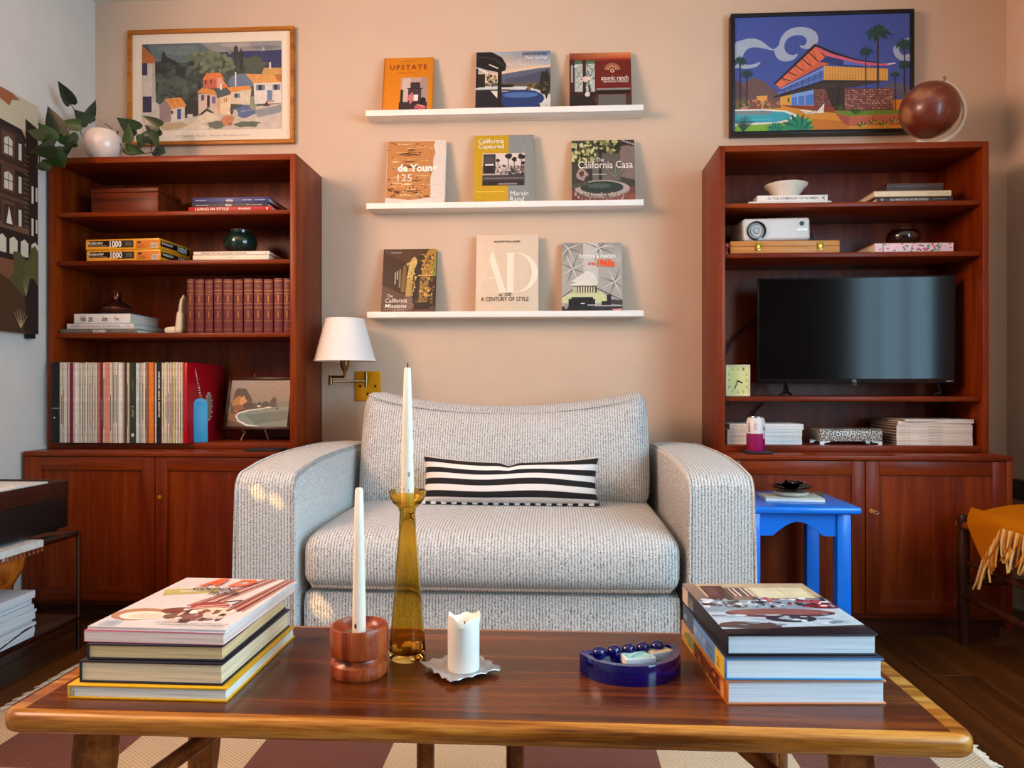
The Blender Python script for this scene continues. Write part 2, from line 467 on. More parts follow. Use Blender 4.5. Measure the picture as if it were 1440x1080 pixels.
fl = bx('floor', mat('#2a1408', .8), None, WX0-T, WX1+T, WYF-T, WYB+T, -.1, -.012); struct(fl)
plank_m = [wood(a, b_, c, 'y', rough=.42, coat=.1, scale=.6) for a, b_, c in (('#3a1f0b', '#532d10', '#663b17'), ('#331a08', '#4b270c', '#5d3312'), ('#41240d', '#5c3313', '#6d411a'))]
pw, rnd = .125, random.Random(3)
meshes = {}
x = WX0; r_ = 0
while x < WX1-.01:
    w = min(pw, WX1-x); y = WYF-rnd.uniform(0, 1.2)
    while y < WYB:
        L_ = rnd.choice((1.2, 1.5, 1.8)); a, e = max(y, WYF), min(y+L_, WYB)
        if e-a > .02:
            mi = rnd.randrange(3); key = (round(w, 3), round(e-a, 3), mi)
            if key not in meshes:
                me = B().box(0, w-.0025, 0, e-a-.002, -.012, 0, r=.0012, seg=1).mesh(); me.materials.append(plank_m[mi]); meshes[key] = me
            o = bpy.data.objects.new('plank', meshes[key]); COL.objects.link(o); o.parent = fl; o.location = (x, a, 0)
        y += L_
    x += pw

# skirting at the foot of the back wall
struct(bx('baseboard_back', white_paint, None, WX0, WX1, WYB-.012, WYB, 0, .09, r=.003))

# ================================================================== bookcases
def hutch(label, xl, xr, zs, z0, z1, yf, th=.021):
    w = xr-xl; d = WYB-.004-yf; h = z1-z0
    t = thing('bookcase', label, 'bookcase', ((xl+xr)/2, yf, z0))
    a = w/2
    bx('side_panel', teak_z, t, -a, -a+th, 0, d, 0, h, r=.0015)
    bx('side_panel', teak_z, t, a-th, a, 0, d, 0, h, r=.0015)
    bx('top_panel', teak_x, t, -a+th, a-th, 0, d, h-th, h, r=.0015)
    bx('bottom_panel', teak_x, t, -a+th, a-th, 0, d, 0, th, r=.0015)
    bx('back_panel', dark_panel if False else teak_z, t, -a+th, a-th, d-.008, d, th, h-th)
    for z in zs: bx('shelf', teak_x, t, -a+th, a-th, .012, d-.008, z-.017, z, r=.004, seg=2).location = (0, 0, -z0)
    return t
YH, YBASE = 2.58, 2.455
HL = U(68, 420, YH).x; HLR = U(416, 420, YH).x
HR = U(1011, 420, YH).x; HRR = U(1391, 420, YH).x
ZT = 1.624; Z0H = .583
LZ = [U(245, y, YH+.012).z for y in (296.5, 365.5, 468)]      # shelf tops, left
RZ = [U(1200, y, YH+.012).z for y in (283.5, 354.5, 557.5)]   # right
LB = RB = Z0H+.021
hutch('teak open bookcase full of records, standing against the wall left of the sofa', HL, HLR, LZ, Z0H, ZT, YH)
hutch('teak open bookcase holding the television, right of the sofa', HR, HRR, RZ, Z0H, ZT, YH)

def sideboard(label, xl, xr, keyed):
    w = xr-xl; d = WYB-.004-YBASE; h = Z0H-.001
    t = thing('base_cabinet', label, 'cabinet', ((xl+xr)/2, YBASE, 0)); a = w/2
    for s in (-1, 1): bx('side_panel', teak_z, t, min(s*a, s*(a-.018)), max(s*a, s*(a-.018)), .0, d, .03, h-.016, r=.001)
    bx('top_panel', teak_x, t, -a, a, -.004, d, h-.016, h, r=.003)
    bx('bottom_panel', teak_x, t, -a+.018, a-.018, .02, d, .055, .073)
    bx('back_panel', teak_x, t, -a+.018, a-.018, d-.008, d, .073, h-.016)
    bx('plinth', wood('#2a0f05', '#3f1a0a', '#4b220c', 'x', rough=.6, coat=0), t, -a+.02, a-.02, .035, .055, 0, .055)
    zb, zt = .075, h-.018
    for s in (-1, 1):
        x0, x1 = (-a+.019, -.0015) if s < 0 else (.0015, a-.019)
        st, rl = .042, .045
        dr = bx('door', teak_z, t, x0+st-.004, x1-st+.004, .007, .016, zb+rl-.004, zt-rl+.004)
        bx('stile', teak_z, dr, x0, x0+st, .001, .02, zb, zt, r=.0012)
        bx('stile', teak_z, dr, x1-st, x1, .001, .02, zb, zt, r=.0012)
        bx('rail', teak_x, dr, x0+st, x1-st, .001, .02, zt-rl, zt, r=.0012)
        bx('rail', teak_x, dr, x0+st, x1-st, .001, .02, zb, zb+rl, r=.0012)
        if s > 0:
            zl = .43 if not keyed else .405
            kx = x0+.016
            B().lathe([(0, -.001), (.0065, -.001), (.0065, .003), (0, .003)], seg=14, M=Matrix.Translation((kx, .001, zl)) @ Matrix.Rotation(R(90), 4, 'X')).box(kx-.0014, kx+.0014, -.0025, 0, zl-.007, zl+.001).done('lock', brass, dr)
            if keyed:
                k = B(); k.tube([(kx, -.002, zl), (kx, -.022, zl)], .0022, 8)
                k.tube([(kx+.004+.010*math.cos(q*math.pi/6), -.026, zl-.001+.0045*math.sin(q*math.pi/6)-.002*math.cos(q*math.pi/6)) for q in range(12)], .0013, 6, closed=True)
                k.done('key', mat('#b8a890', .35, metal=.9), dr)
    return t
sideboard('teak two-door cabinet under the record bookcase, left of the sofa', U(33, 640, YBASE).x, U(33, 640, YBASE).x+(HLR-HL)+.02, False)
rb = U(1424, 640, YBASE).x
sideboard('teak two-door cabinet with a key in its door, under the television bookcase', rb-(HRR-HR)-.02, rb, True)

# ================================================================== sofa
sofa_f = fabric('#d6d6d3', '#6a6764', kx=760., kz=1050.)
SY = 1.925
sx0, sx1 = U(322, 860, SY).x, U(1070, 860, SY).x
si0, si1 = U(417, 790, SY).x, U(966, 790, SY).x
sofa = thing('sofa', 'light grey woven armchair-and-a-half sofa with striped pillow on its seat', 'sofa', ((sx0+sx1)/2, SY, 0))
ox = (sx0+sx1)/2
def arm(s):
    xo, xi = ((sx0, si0) if s < 0 else (sx1, si1)); xo -= ox; xi -= ox
    prof = [(0, .05), (0, .53)]
    for k in range(7):
        a = math.pi/2*k/6; prof.append((.05-.05*math.cos(a)+.0, .53+.045*math.sin(a)))
    prof += [(.14, .588), (.26, .597), (.42, .601), (.62, .601), (.80, .598), (.90, .59), (.90, .05)]
    n = len(prof); t = B(); m = 7
    vs, fs = [], []
    for i in range(m):
        for (y, z) in prof:
            f = i/(m-1); q = z/.6
            x = xo+(xi-xo)*f
            x -= (1 if s > 0 else -1)*(.016*q*(1-f) - .006*q*f)
            z2 = z+(.006*math.sin(math.pi*f) if z > .5 else 0)
            vs.append((x, y, z2))
    for i in range(m-1):
        for k in range(n):
            l = (k+1) % n; fs.append((i*n+k, i*n+l, (i+1)*n+l, (i+1)*n+k))
    fs.append(tuple(range(n))); fs.append(tuple((m-1)*n+k for k in range(n-1, -1, -1)))
    t.faces(vs, fs)
    bmesh.ops.recalc_face_normals(t.bm, faces=t.bm.faces[:])
    ed = [e for e in t.bm.edges if len(e.link_faces) == 2 and e.calc_face_angle(0) > 1.0]
    bmesh.ops.bevel(t.bm, geom=ed, offset=.014, segments=3, profile=.5, affect='EDGES')
    o = t.done('arm', sofa_f, sofa)
    # seam cords round the front face and along the top
    for f in (0, m-1):
        pts = [Vector(vs[f*n+k]) for k in range(0, n-2)]
        c = Vector(((xo+xi)/2, .4, .35))
        pts = [p+(Vector((c.x-p.x, 0, 0)).normalized()*.004 if True else 0) for p in pts]
        B().tube([p+Vector((0, 0, .0)) for p in pts], .0035, 6).done('piping', sofa_f, o)
arm(-1); arm(1)
a0, a1 = si0-ox+.006, si1-ox-.006
def base_fn(p, u, v, w): return p
B().soft(a0, a1, .02, .9, .05, .262, .02, 12, 6, 4).done('base', sofa_f, sofa)
B().soft(a0, a1, .72, .91, .262, .62, .05, 10, 4, 6).done('back_frame', sofa_f, sofa)
def seat_fn(p, u, v, w):
    if w > 0: p.z += .016*(1-u**4)*(1-(v*.9)**4)*w - (.012*max(0, -v)**4)
    p.y -= .012*(1-u**4)*(1-w*w) if v < 0 else 0
    return p
seat = B().soft(a0+.004, a1-.004, .0, .74, .268, .420, .042, 26, 16, 10, seat_fn).done('seat_cushion', sofa_f, sofa)
def cord(y, z, r):
    return [(a0+.03, y+.012, z), (a0+.05, y, z), ((a0+a1)/2, y-.012, z), (a1-.05, y, z), (a1-.03, y+.012, z)]
B().tube([(a0+.022, .03, .284)]+[(a0+.04+(a1-a0-.08)*k/10, -.004-.009*(1-(k/5-1)**4), .279) for k in range(11)]+[(a1-.022, .03, .284)], .005, 6).done('piping', fabric('#8d857c', '#4c453f'), seat)
bl, br = U(503, 620, SY+.53).x-ox, U(914, 620, SY+.53).x-ox
def back_fn(p, u, v, w):
    if w > -.2:
        k = (w+.2)/1.2
        p.z += (.052*u*u-.030)*k + .012*abs(u)**8*k
    p.y -= .05*(1-u**4)*(1-w*w) if v < 0 else 0
    p.y += .11*(w*.5+.5)
    p.x += .008*math.copysign(1, u)*(1-w*w)*abs(u)**3
    return p
bc = B().soft(bl, br, .50, .70, .40, .765, .055, 28, 8, 18, back_fn).done('back_cushion', sofa_f, sofa)
seam = []
for k in range(25):
    u = -1+2*k/24
    seam.append(((bl+br)/2+u*((br-bl)/2-.02), .513+.085, .752+(.052*u*u-.030)+.012*abs(u)**8-.01))
B().tube(seam, .0025, 5).done('piping', sofa_f, bc)

# striped lumbar pillow
pc = U(716, 722, 2.30)
pil = thing('lumbar_pillow', 'long black and white striped pillow lying on the sofa seat', 'pillow', (pc.x, 2.305, .440), (R(-14), 0, R(-1.5)))
def stripe_mat():
    m, nt, p, N, L = base('striped_cloth')
    uv = N('ShaderNodeUVMap'); sp = N('ShaderNodeSeparateXYZ'); L(uv.outputs[0], sp.inputs[0])
    mu = N('ShaderNodeMath'); mu.operation = 'MULTIPLY_ADD'; mu.inputs[1].default_value = 4.1; mu.inputs[2].default_value = .58; L(sp.outputs['Y'], mu.inputs[0])
    fr_ = N('ShaderNodeMath'); fr_.operation = 'FRACT'; L(mu.outputs[0], fr_.inputs[0])
    gt = N('ShaderNodeMath'); gt.operation = 'GREATER_THAN'; gt.inputs[1].default_value = .5; L(fr_.outputs[0], gt.inputs[0])
    mx = N('ShaderNodeMix'); mx.data_type = 'RGBA'; mx.inputs[6].default_value = (*lin('#171214'), 1); mx.inputs[7].default_value = (*lin('#e9e2dc'), 1)
    L(gt.outputs[0], mx.inputs[0]); L(mx.outputs[2], p.inputs['Base Color']); p.inputs['Roughness'].default_value = .9
    return m
pw_, ph_ = .555, .152
nu, nv = 40, 14
vs, fs, uvs = [], [], []
for side in (-1, 1):
    for j in range(nv+1):
        for i in range(nu+1):
            u, v = -1+2*i/nu, -1+2*j/nv
            t_ = .060*((1-u**4)*(1-v**4))**.6
            crease = -.012*math.exp(-(u/.07)**2)*max(0, v)**1.5
            x_ = u*pw_/2*(1-.045*(1-v*v)); z_ = ph_/2+v*ph_/2*(1-.30*(1-abs(u)**2.4)*(v > 0)) + (.004*math.sin(5*u) if v < .9 else 0)*(1-v*v)+crease
            vs.append((x_, side*t_, z_)); uvs.append((i/nu, j/nv))
n1 = (nu+1)*(nv+1)
for side in range(2):
    for j in range(nv):
        for i in range(nu):
            a = side*n1+j*(nu+1)+i; f = (a, a+1, a+nu+2, a+nu+1)
            fs.append(f if side == 0 else f[::-1])
me = bpy.data.meshes.new('pillow_cover'); me.from_pydata(vs, [], fs)
ul = me.uv_layers.new(name='UVMap')
for lp in me.loops: ul.data[lp.index].uv = uvs[lp.vertex_index]
bm = bmesh.new(); bm.from_mesh(me); bmesh.ops.remove_doubles(bm, verts=bm.verts[:], dist=1e-5); bm.to_mesh(me); bm.free(); me.shade_smooth()
link('pillow_cover', me, stripe_mat(), pil)
n = 34
for cname, cc, ph in (('piping', '#e9e2dc', 0), ('piping', '#171214', 1)):
    b = B()
    for k in range(ph, n, 2):
        xa = -pw_/2+pw_*k/n; b.tube([(xa, -.004, .001), (xa+pw_/n*.5, -.005, .0), (xa+pw_/n, -.004, .001)], .0045, 6)
    b.done(cname, mat(cc, .9, var=0), pil)
# ================================================================== coffee table
TZ = .36
ft_m = wood('#5a2c08', '#96581a', '#c4883a', 'x', rough=.3, coat=.2, scale=1.6)
vn_m = wood('#381505', '#55260a', '#713810', 'x', rough=.26, coat=.25, scale=1.5)
fl_m = wood('#4a2209', '#763d12', '#9a5a20', 'y', rough=.3, coat=.3)
p0, p1 = G(-8, 1003, TZ), G(1362, 1022, TZ)
ty0 = min(p0.y, p1.y); ty1 = G(700, 883, TZ).y
ct = thing('coffee_table', 'long polished walnut coffee table with turned legs in front of the sofa', 'table', ((p0.x+p1.x)/2, ty0, 0))
tw = (p1.x-p0.x)/2
def top_outline():
    pts = []
    n = 10
    r = .03
    for (cx, cy, a0) in ((tw-r, ty1-ty0-r, 0), (-tw+r, ty1-ty0-r, 90), (-tw+r, r, 180), (tw-r, r, 270)):
        for k in range(7):
            a = R(a0+90*k/6); pts.append((cx+r*math.cos(a), cy+r*math.sin(a)))
    return pts
tt = B().prism(top_outline(), 'z', TZ-.029, TZ, r=.0, seg=4)
bmesh.ops.recalc_face_normals(tt.bm, faces=tt.bm.faces[:])
ed = [e for e in tt.bm.edges if len(e.link_faces) == 2 and e.calc_face_angle(0) > 1.2]
bmesh.ops.bevel(tt.bm, geom=ed, offset=.0105, segments=4, profile=.5, affect='EDGES')
tt.done('table_top', ft_m, ct)
B().box(-tw+.030, tw-.030, .018, ty1-ty0-.018, TZ-.002, TZ+.0003).done('veneer', vn_m, ct)
for sx, sy in ((-1, 0), (1, 0), (-1, 1), (1, 1)):
    x0_ = U(140 if sx < 0 else 1192, 1060, ty0+.07).x-ct.location.x
    ya = .07 if sy == 0 else ty1-ty0-.07
    xb = x0_+sx*(.03 if sy == 0 else -.02); xa = x0_ if sy == 0 else x0_*.92
    B().tube([(xa, ya, TZ-.028), (xa+(xb-xa)*.25, ya, TZ-.1), (xa+(xb-xa)*.6, ya, .14), (xb, ya, .0115)], [.030, .031, .026, .015], 20).done('leg', fl_m, ct)
for sx in (-1, 1):
    x0_ = U(140 if sx < 0 else 1192, 1060, ty0+.07).x-ct.location.x
    # slanting braces and the dowels of the lower rack
    B().tube([(x0_*.96, .09, .20), (x0_*.62, .20, TZ-.04)], .012, 10).done('brace', fl_m, ct)
for px in (292, 599, 724, 1078):
    q = U(px, 1060, ty1-.10); xa = q.x-ct.location.x
    B().tube([(xa, ty1-ty0-.10, TZ-.028), (xa*1.01, ty1-ty0-.10, .12), (xa*1.02, ty1-ty0-.10, .0115 if px in (292, 1078) else .11)], [.016, .015, .011], 12).done('spindle', fl_m, ct)
bx('stretcher', fl_m, ct, -tw*.72, tw*.72, ty1-ty0-.115, ty1-ty0-.085, .09, .115, r=.008)

# ================================================================== rug
RX0, RX1, RY0, RY1 = -1.371, .930, .30, 2.07
rug = thing('rug', 'checked woven rug in cream and plum brown under the coffee table', 'rug', (0, 0, 0))
def rug_mat():
    m, nt, p, N, L = base('rug_weave')
    tc = N('ShaderNodeTexCoord')
    mp = N('ShaderNodeMapping'); mp.inputs['Location'].default_value = (.357, -1.490+.289*6, 0)
    L(tc.outputs['Object'], mp.inputs['Vector'])
    ch = N('ShaderNodeTexChecker'); ch.inputs['Scale'].default_value = 1/.289
    ch.inputs['Color1'].default_value = (*lin('#6d4238'), 1); ch.inputs['Color2'].default_value = (*lin('#c9b596'), 1)
    L(mp.outputs['Vector'], ch.inputs['Vector'])
    sp = N('ShaderNodeSeparateXYZ'); L(tc.outputs['Object'], sp.inputs[0])
    o = []
    for ax, k in (('X', 520.), ('Y', 700.)):
        mu = N('ShaderNodeMath'); mu.operation = 'MULTIPLY'; mu.inputs[1].default_value = k; L(sp.outputs[ax], mu.inputs[0])
        s_ = N('ShaderNodeMath'); s_.operation = 'SINE'; L(mu.outputs[0], s_.inputs[0]); o.append(s_)
    ad = N('ShaderNodeMath'); ad.operation = 'MULTIPLY'; L(o[0].outputs[0], ad.inputs[0]); L(o[1].outputs[0], ad.inputs[1])
    mr = N('ShaderNodeMapRange'); mr.inputs[1].default_value = -1; mr.inputs[2].default_value = 1; mr.inputs[3].default_value = .72; mr.inputs[4].default_value = 1.2
    L(ad.outputs[0], mr.inputs[0])
    vm = N('ShaderNodeVectorMath'); vm.operation = 'SCALE'; L(ch.outputs['Color'], vm.inputs[0]); L(mr.outputs[0], vm.inputs['Scale'])
    L(vm.outputs[0], p.inputs['Base Color']); p.inputs['Roughness'].default_value = .95
    bp = N('ShaderNodeBump'); bp.inputs['Strength'].default_value = .6; bp.inputs['Distance'].default_value = .002
    L(ad.outputs[0], bp.inputs['Height']); L(bp.outputs['Normal'], p.inputs['Normal'])
    return m
bx('rug_body', rug_mat(), rug, RX0+.02, RX1-.02, RY0, RY1, .0005, .010, r=.003)
fm = mat('#d9cdbb', .95, var=.1)
rnd = random.Random(5)
for xs, sg in ((RX0+.02, -1), (RX1-.02, 1)):
    b = B(); y = RY0
    while y < RY1:
        l = rnd.uniform(.014, .030); dy = rnd.uniform(-.012, .012)
        b.tube([(xs-sg*.004, y, .0062), (xs+sg*l*.5, y+dy*.4, .0055+rnd.uniform(-.001, .0012)), (xs+sg*l, y+dy, .003)], [.0025, .0034, .002], 5)
        y += .0065
    o = b.done('fringe', fm, rug); o['kind'] = 'stuff'

# ================================================================== blue stool with its things
blue = mat('#0078e8', .3, coat=.3, var=.05, vscale=12)
SZ = .470
q0 = G(1213, 714, SZ); stx1 = q0.x; sty0 = q0.y
stx0 = stx1-.33; sty1 = 2.43
st = thing('blue_stool', 'bright blue painted wooden side table between sofa and cabinet', 'side table', ((stx0+stx1)/2, sty0, 0))
a = (stx1-stx0)/2; d = sty1-sty0
bx('table_top', blue, st, -a, a, 0, d, SZ-.02, SZ, r=.007, seg=3)
lg = .038
for x_ in (-a+.022, a-.022-lg):
    for y_ in (.02, d-.02-lg): bx('leg', blue, st, x_, x_+lg, y_, y_+lg, 0, SZ-.02, r=.003)
def apron(yc, axis):
    if axis == 'y': L0, L1 = -a+.022+lg, a-.022-lg
    else: L0, L1 = .02+lg, d-.02-lg
    w = L1-L0; o = [(L0, SZ-.02), (L0, SZ-.085), (L0+w*.14, SZ-.085), (L0+w*.18, SZ-.083)]
    for k in range(13):
        t = k/12; o.append((L0+w*(.22+.56*t), SZ-.075+.03*math.sin(math.pi*t)))
    o += [(L1-w*.18, SZ-.083), (L1-w*.14, SZ-.085), (L1, SZ-.085), (L1, SZ-.02)]
    B().prism(o, axis, yc, yc+.016).done('apron', blue, st)
apron(.028, 'y'); apron(d-.044, 'y'); apron(-a+.03, 'x'); apron(a-.046, 'x')

n0 = G(1168, 702, SZ+.008); n1_ = G(1066, 704, SZ+.008)
nx = (n0.x+U(1080, 700, n0.y).x)/2
nb = flat_book('notebook', 'thin spiral notebook with pale cover on the blue side table', 'notebook', (nx-.012, n0.y-.005, SZ+.0005), .165, .115, .009, '#cfd2c4', page='#e8e6e0', spine='left', soft=True, rotz=R(-4))
b = B()
for k in range(14):
    y_ = .006+k*.0078
    b.tube([(-.0825+.004*math.cos(q*math.pi/4)-.001, y_, .0045+.0065*math.sin(q*math.pi/4)) for q in range(8)], .0008, 5, closed=True)
b.done('spiral_binding', chrome, nb)
mg = flat_book('postcard', 'dark printed card lying behind the notebook on the blue side table', 'card', (nx+.045, n0.y+.125, SZ+.0003), .13, .09, .0025, '#5a5a44', page='#d8d0c0', soft=True, rotz=R(-18))
# black glazed flower dish
fc = G(1096, 689, SZ+.012)
fd = thing('flower_dish', 'black glazed ceramic flower dish on top of the notebook', 'dish', (fc.x+.004, n0.y+.058, SZ+.0098))
blk = mat('#07070a', .08, coat=.6, var=0)
B().lathe([(0, 0), (.034, 0), (.046, .004), (.050, .011), (.047, .013), (.030, .007), (0, .006)], seg=28).done('saucer', mat('#c9c1b2', .35), fd)
def petal(rad, tilt, ang, size, z):
    vs, fs = [], []; n, m = 6, 6
    for j in range(m+1):
        for i in range(n+1):
            u = -1+2*i/n; v = j/m
            w = size*(.35+.9*math.sin(math.pi*min(1, v*.62+.1)))*.62
            x = u*w; y = rad*.2+v*size; h = z+math.sin(tilt)*v*size+.006*u*u-.008*v*v
            vs.append(Vector((x, y*math.cos(tilt*.6), h)))
    for j in range(m):
        for i in range(n):
            q = j*(n+1)+i; fs.append((q, q+1, q+n+2, q+n+1))
    M = Matrix.Rotation(ang, 4, 'Z'); return [M @ v for v in vs], fs
for ring, (cnt, tilt, size, z) in enumerate(((7, .42, .054, .010), (6, .62, .042, .017), (5, .95, .028, .022))):
    for k in range(cnt):
        v, f = petal(.01, tilt, 2*math.pi*k/cnt+ring*.4, size, z)
        bb = B().faces(v, f)
        bmesh.ops.solidify(bb.bm, geom=bb.bm.faces[:], thickness=.002)
        bb.done('petal', blk, fd)
B().ball((0, 0, .036), .012, 10, (1, 1, .8)).done('flower_centre', blk, fd)

# ================================================================== chair with throw
chw = wood('#23100a', '#3a1c10', '#4d2815', 'z', rough=.4)
cx_, cyb = U(1355, 800, 2.40).x, 2.40
chr_ = thing('low_chair', 'low dark wooden chair with an orange throw over it, by the right wall', 'chair', (cx_, cyb, 0))
def post(x, y, h):
    B().lathe([(0, 0), (.011, 0), (.013, .03), (.018, .12), (.016, .16), (.019, .22), (.017, h-.06), (.012, h-.045), (.017, h-.03), (.019, h-.015), (.014, h), (0, h)], x, y, 16).done('leg', chw, chr_)
for x_ in (0, .33):
    for y_, h in ((0, .405), (-.46, .405)): post(x_, y_, h)
for x_ in (0, .33):
    B().tube([(x_, -.01, .155), (x_, -.45, .155)], .011, 10).done('stretcher', chw, chr_)
    B().tube([(x_, .03, .372), (x_, -.24, .378), (x_, -.49, .372)], [.012, .015, .012], 10).done('side_rail', wood('#5a2a12', '#83431c', '#9a5526', 'y'), chr_)
    B().tube([(x_, -.01, .26), (x_, -.45, .26)], .008, 8).done('stretcher', chw, chr_)
for y_ in (-.01, -.45):
    B().tube([(.0, y_, .20), (.33, y_, .20)], .010, 10).done('stretcher', chw, chr_)
    B().tube([(.0, y_, .365), (.33, y_, .365)], .012, 10).done('side_rail', chw, chr_)
B().soft(.01, .32, -.44, -.02, .355, .395, .018, 8, 8, 4).done('seat', mat('#1c100c', .5), chr_)
thr = thing('throw_blanket', 'mustard orange woven throw with tassel fringe draped over the low chair', 'blanket', (cx_, cyb, .38))
th_m = mat('#b86a00', .95, var=.12, vscale=260, bump=.4, bscale=400, spec=.1)
# rows run across the fold: from the far part of the seat over the side and down to the fringed hem
def thr_pt(u, v):
    # u along y: 0 = far end, 1 = near; v: 0 = on the seat, .45 = over the side rail, 1 = hem
    hem = .295-.38 + .10*min(1, u/.35)**1.0 if u < .35 else -.0+.015-.0*u
    y = -.095-.43*u
    if v < .5:
        t = v/.5; x = .26-.27*t; z = .045+.030*math.sin(math.pi*min(1, t*1.05))**1.2*.9
        y -= .02*(1-t)
        return Vector((x, y+.03*t*(1-u), z))
    t = (v-.5)/.5
    ang = min(1, t*3)
    hz = (.295-.38)+min(.115, .33*u)
    z = .028+(hz-.028)*t
    x = -.012-.030*math.sin(ang*math.pi/2)+.012*math.sin(6*u+2)*t
    y2 = y+.03*(1-u)*(1-.9*t) - .07*t*(1-u)
    return Vector((x, y2, z+.03*(1-t)**2))
nu, nv = 26, 22
vs = [thr_pt(i/nu, j/nv) for j in range(nv+1) for i in range(nu+1)]
fs = [(j*(nu+1)+i, j*(nu+1)+i+1, (j+1)*(nu+1)+i+1, (j+1)*(nu+1)+i) for j in range(nv) for i in range(nu)]
bb = B().faces(vs, fs); bmesh.ops.recalc_face_normals(bb.bm, faces=bb.bm.faces[:]); bmesh.ops.solidify(bb.bm, geom=bb.bm.faces[:], thickness=.006)
bb.done('cloth', th_m, thr)
rnd = random.Random(11)
tas = [mat('#e3c887', .95), mat('#d99a3a', .95), mat('#b5651a', .95)]
for k in range(40):
    u = k/39; p = thr_pt(u, 1)
    l = rnd.uniform(.075, .105); dx, dy = rnd.uniform(-.02, .01), rnd.uniform(-.014, .03)
    B().tube([p+Vector((0, 0, .006)), p+Vector((-.006, dy*.2, -l*.3)), p+Vector((-.008+dx*.5, dy*.6, -l*.7)), p+Vector((-.006+dx, dy*1.3, -l))], [.0035, .0036, .0032, .0022], 6).done('tassel', tas[k % 3], thr)
o = W(1426, 672, WX1-.005); o2 = W(1426, 700, WX1-.005)
ws = thing('wall_box', 'small black box fixed low on the right wall beside the cabinet', 'box', (WX1-.0005, o.y-.1, o2.z))
bx('case', black_plastic, ws, -.03, 0, -.08, .08, 0, o.z-o2.z, r=.003)
bx('face_plate', mat('#6b5a48', .4), ws, -.034, -.03, .066, .08, .002, o.z-o2.z-.002, r=.001)

# ================================================================== left: glass table, turntable, magazines
LT = .368
c0 = G(110, 744, LT)
tx1, tyf = c0.x, c0.y
gt = thing('glass_side_table', 'slim metal side table with glass shelves by the left wall', 'side table', (tx1, tyf, 0))
gl = mat('#8f7a68', .03, trans=.85, var=0, ior=1.3)
mtl = mat('#6a5548', .25, metal=1., var=.05)
tl, twd = 1.15, tx1-WX0-.02
for z_, nm in ((LT-.010, 'glass_top'), (.10, 'glass_shelf')): bx(nm, gl, gt, -twd, 0, -tl, 0, z_, z_+.008, r=.002)
for z_ in (LT-.014, .096):
    B().tube([(0, 0, z_), (0, -tl, z_), (-twd, -tl, z_), (-twd, 0, z_)], .006, 8, closed=True).done('rail', mtl, gt)
for x_ in (0, -twd):
    for y_ in (0, -tl): B().tube([(x_, y_, 0), (x_, y_, LT-.006)], .0065, 10).done('leg', mtl, gt)
# runner with bead fringe
rn = thing('beaded_runner', 'white table runner with dangling bead fringe on the glass side table', 'runner', (tx1, tyf, LT+.001))
cl = mat('#d8d3cc', .8, var=.1, vscale=60, bump=.3)
bx('cloth', cl, rn, -.30, .008, -.62, -.17, -.0005, .0015)
bx('hanging_edge', cl, rn, .0085, .0105, -.62, -.17, -.017, .0015)
bead = mat('#8a4a2a', .15, coat=.5)
for k in range(26):
    y_ = -.175-.0172*k
    B().ball((.0095, y_, -.021), .0032, 8).ball((.0095, y_, -.028), .0042, 8).done('bead', bead, rn)
# turntable
tb = W(84, 735, tx1-.03)
tn = thing('turntable', 'black record player with open brown lid on the glass side table', 'turntable', (tx1-.02, tyf-.015, LT+.0027))
tnl = .44; tnw = .30
bx('plinth', mat('#0d0b0b', .5), tn, -tnw, 0, -tnl, 0, .008, .100, r=.006)
for x_ in (-.27, -.03):
    for y_ in (-.40, -.04): B().lathe([(0, 0), (.018, 0), (.02, .008), (0, .008)], x_, y_, 16).done('foot', black_plastic, tn)
lid = mat('#4a2a1e', .08, trans=.35, var=0)
b = B()
b.box(-.004, 0, -tnl, 0, .1002, .150, r=.001).box(-tnw, -tnw+.004, -tnl, 0, .1002, .150, r=.001).box(-tnw+.004, -.004, -.004, 0, .1002, .150, r=.001)
b.done('dust_cover', lid, tn)
B().lathe([(0, .1002), (.125, .1002), (.128, .106), (.125, .114), (0, .114)], -.16, -.21, 48).done('platter', mat('#16100e', .3), tn)
B().tube([(-.04, -.06, .118), (-.045, -.2, .124), (-.09, -.29, .120)], .004, 8).box(-.055, -.025, -.08, -.04, .1002, .126, r=.004).done('tonearm', bronze, tn)
pp = flat_book('record_sleeve', 'pale sheet lying on top of the turntable', 'record', (tx1-.17, tyf-.40, LT+.1531), .29, .30, .004, '#dcdcda', soft=True)
bx('back_support', lid, tn, -tnw+.004, -.004, -tnl, -tnl+.004, .1002, .150, r=.001)
# magazines on the lower glass shelf
m0 = W(47, 902, tx1+.0)
rnd = random.Random(9)
z_ = .1085
mg_cols = ('#d9dde0', '#c7ccd2', '#e6e6e2', '#b9c2cc', '#cfd0cc')
for k in range(17):
    t_ = rnd.choice((.006, .007, .008, .009)); off = rnd.uniform(-.008, .006)
    flat_book('magazine', 'white-edged magazine under the turntable table, %s in the stack' % ORD[16-k], 'magazine', (tx1-.106+off, m0.y-.29, z_), .22, .29+rnd.uniform(-.006, .006), t_, mg_cols[k % 5], page='#dfe6ec', spine='left', soft=True, group='magazines under the turntable', pdark=.35)
    z_ += t_+.0002
    if k == 6:
        pts = [(tx1+.004, m0.y+.01, z_-.02), (tx1+.006, m0.y-.08, z_-.034), (tx1+.005, m0.y-.18, z_-.055), (tx1+.004, m0.y-.29, z_-.035)]
        tag(B().tube(pts, .0035, 6).done('black_cord', black_plastic), 'black cord hanging across the magazine stack under the turntable', 'cord')
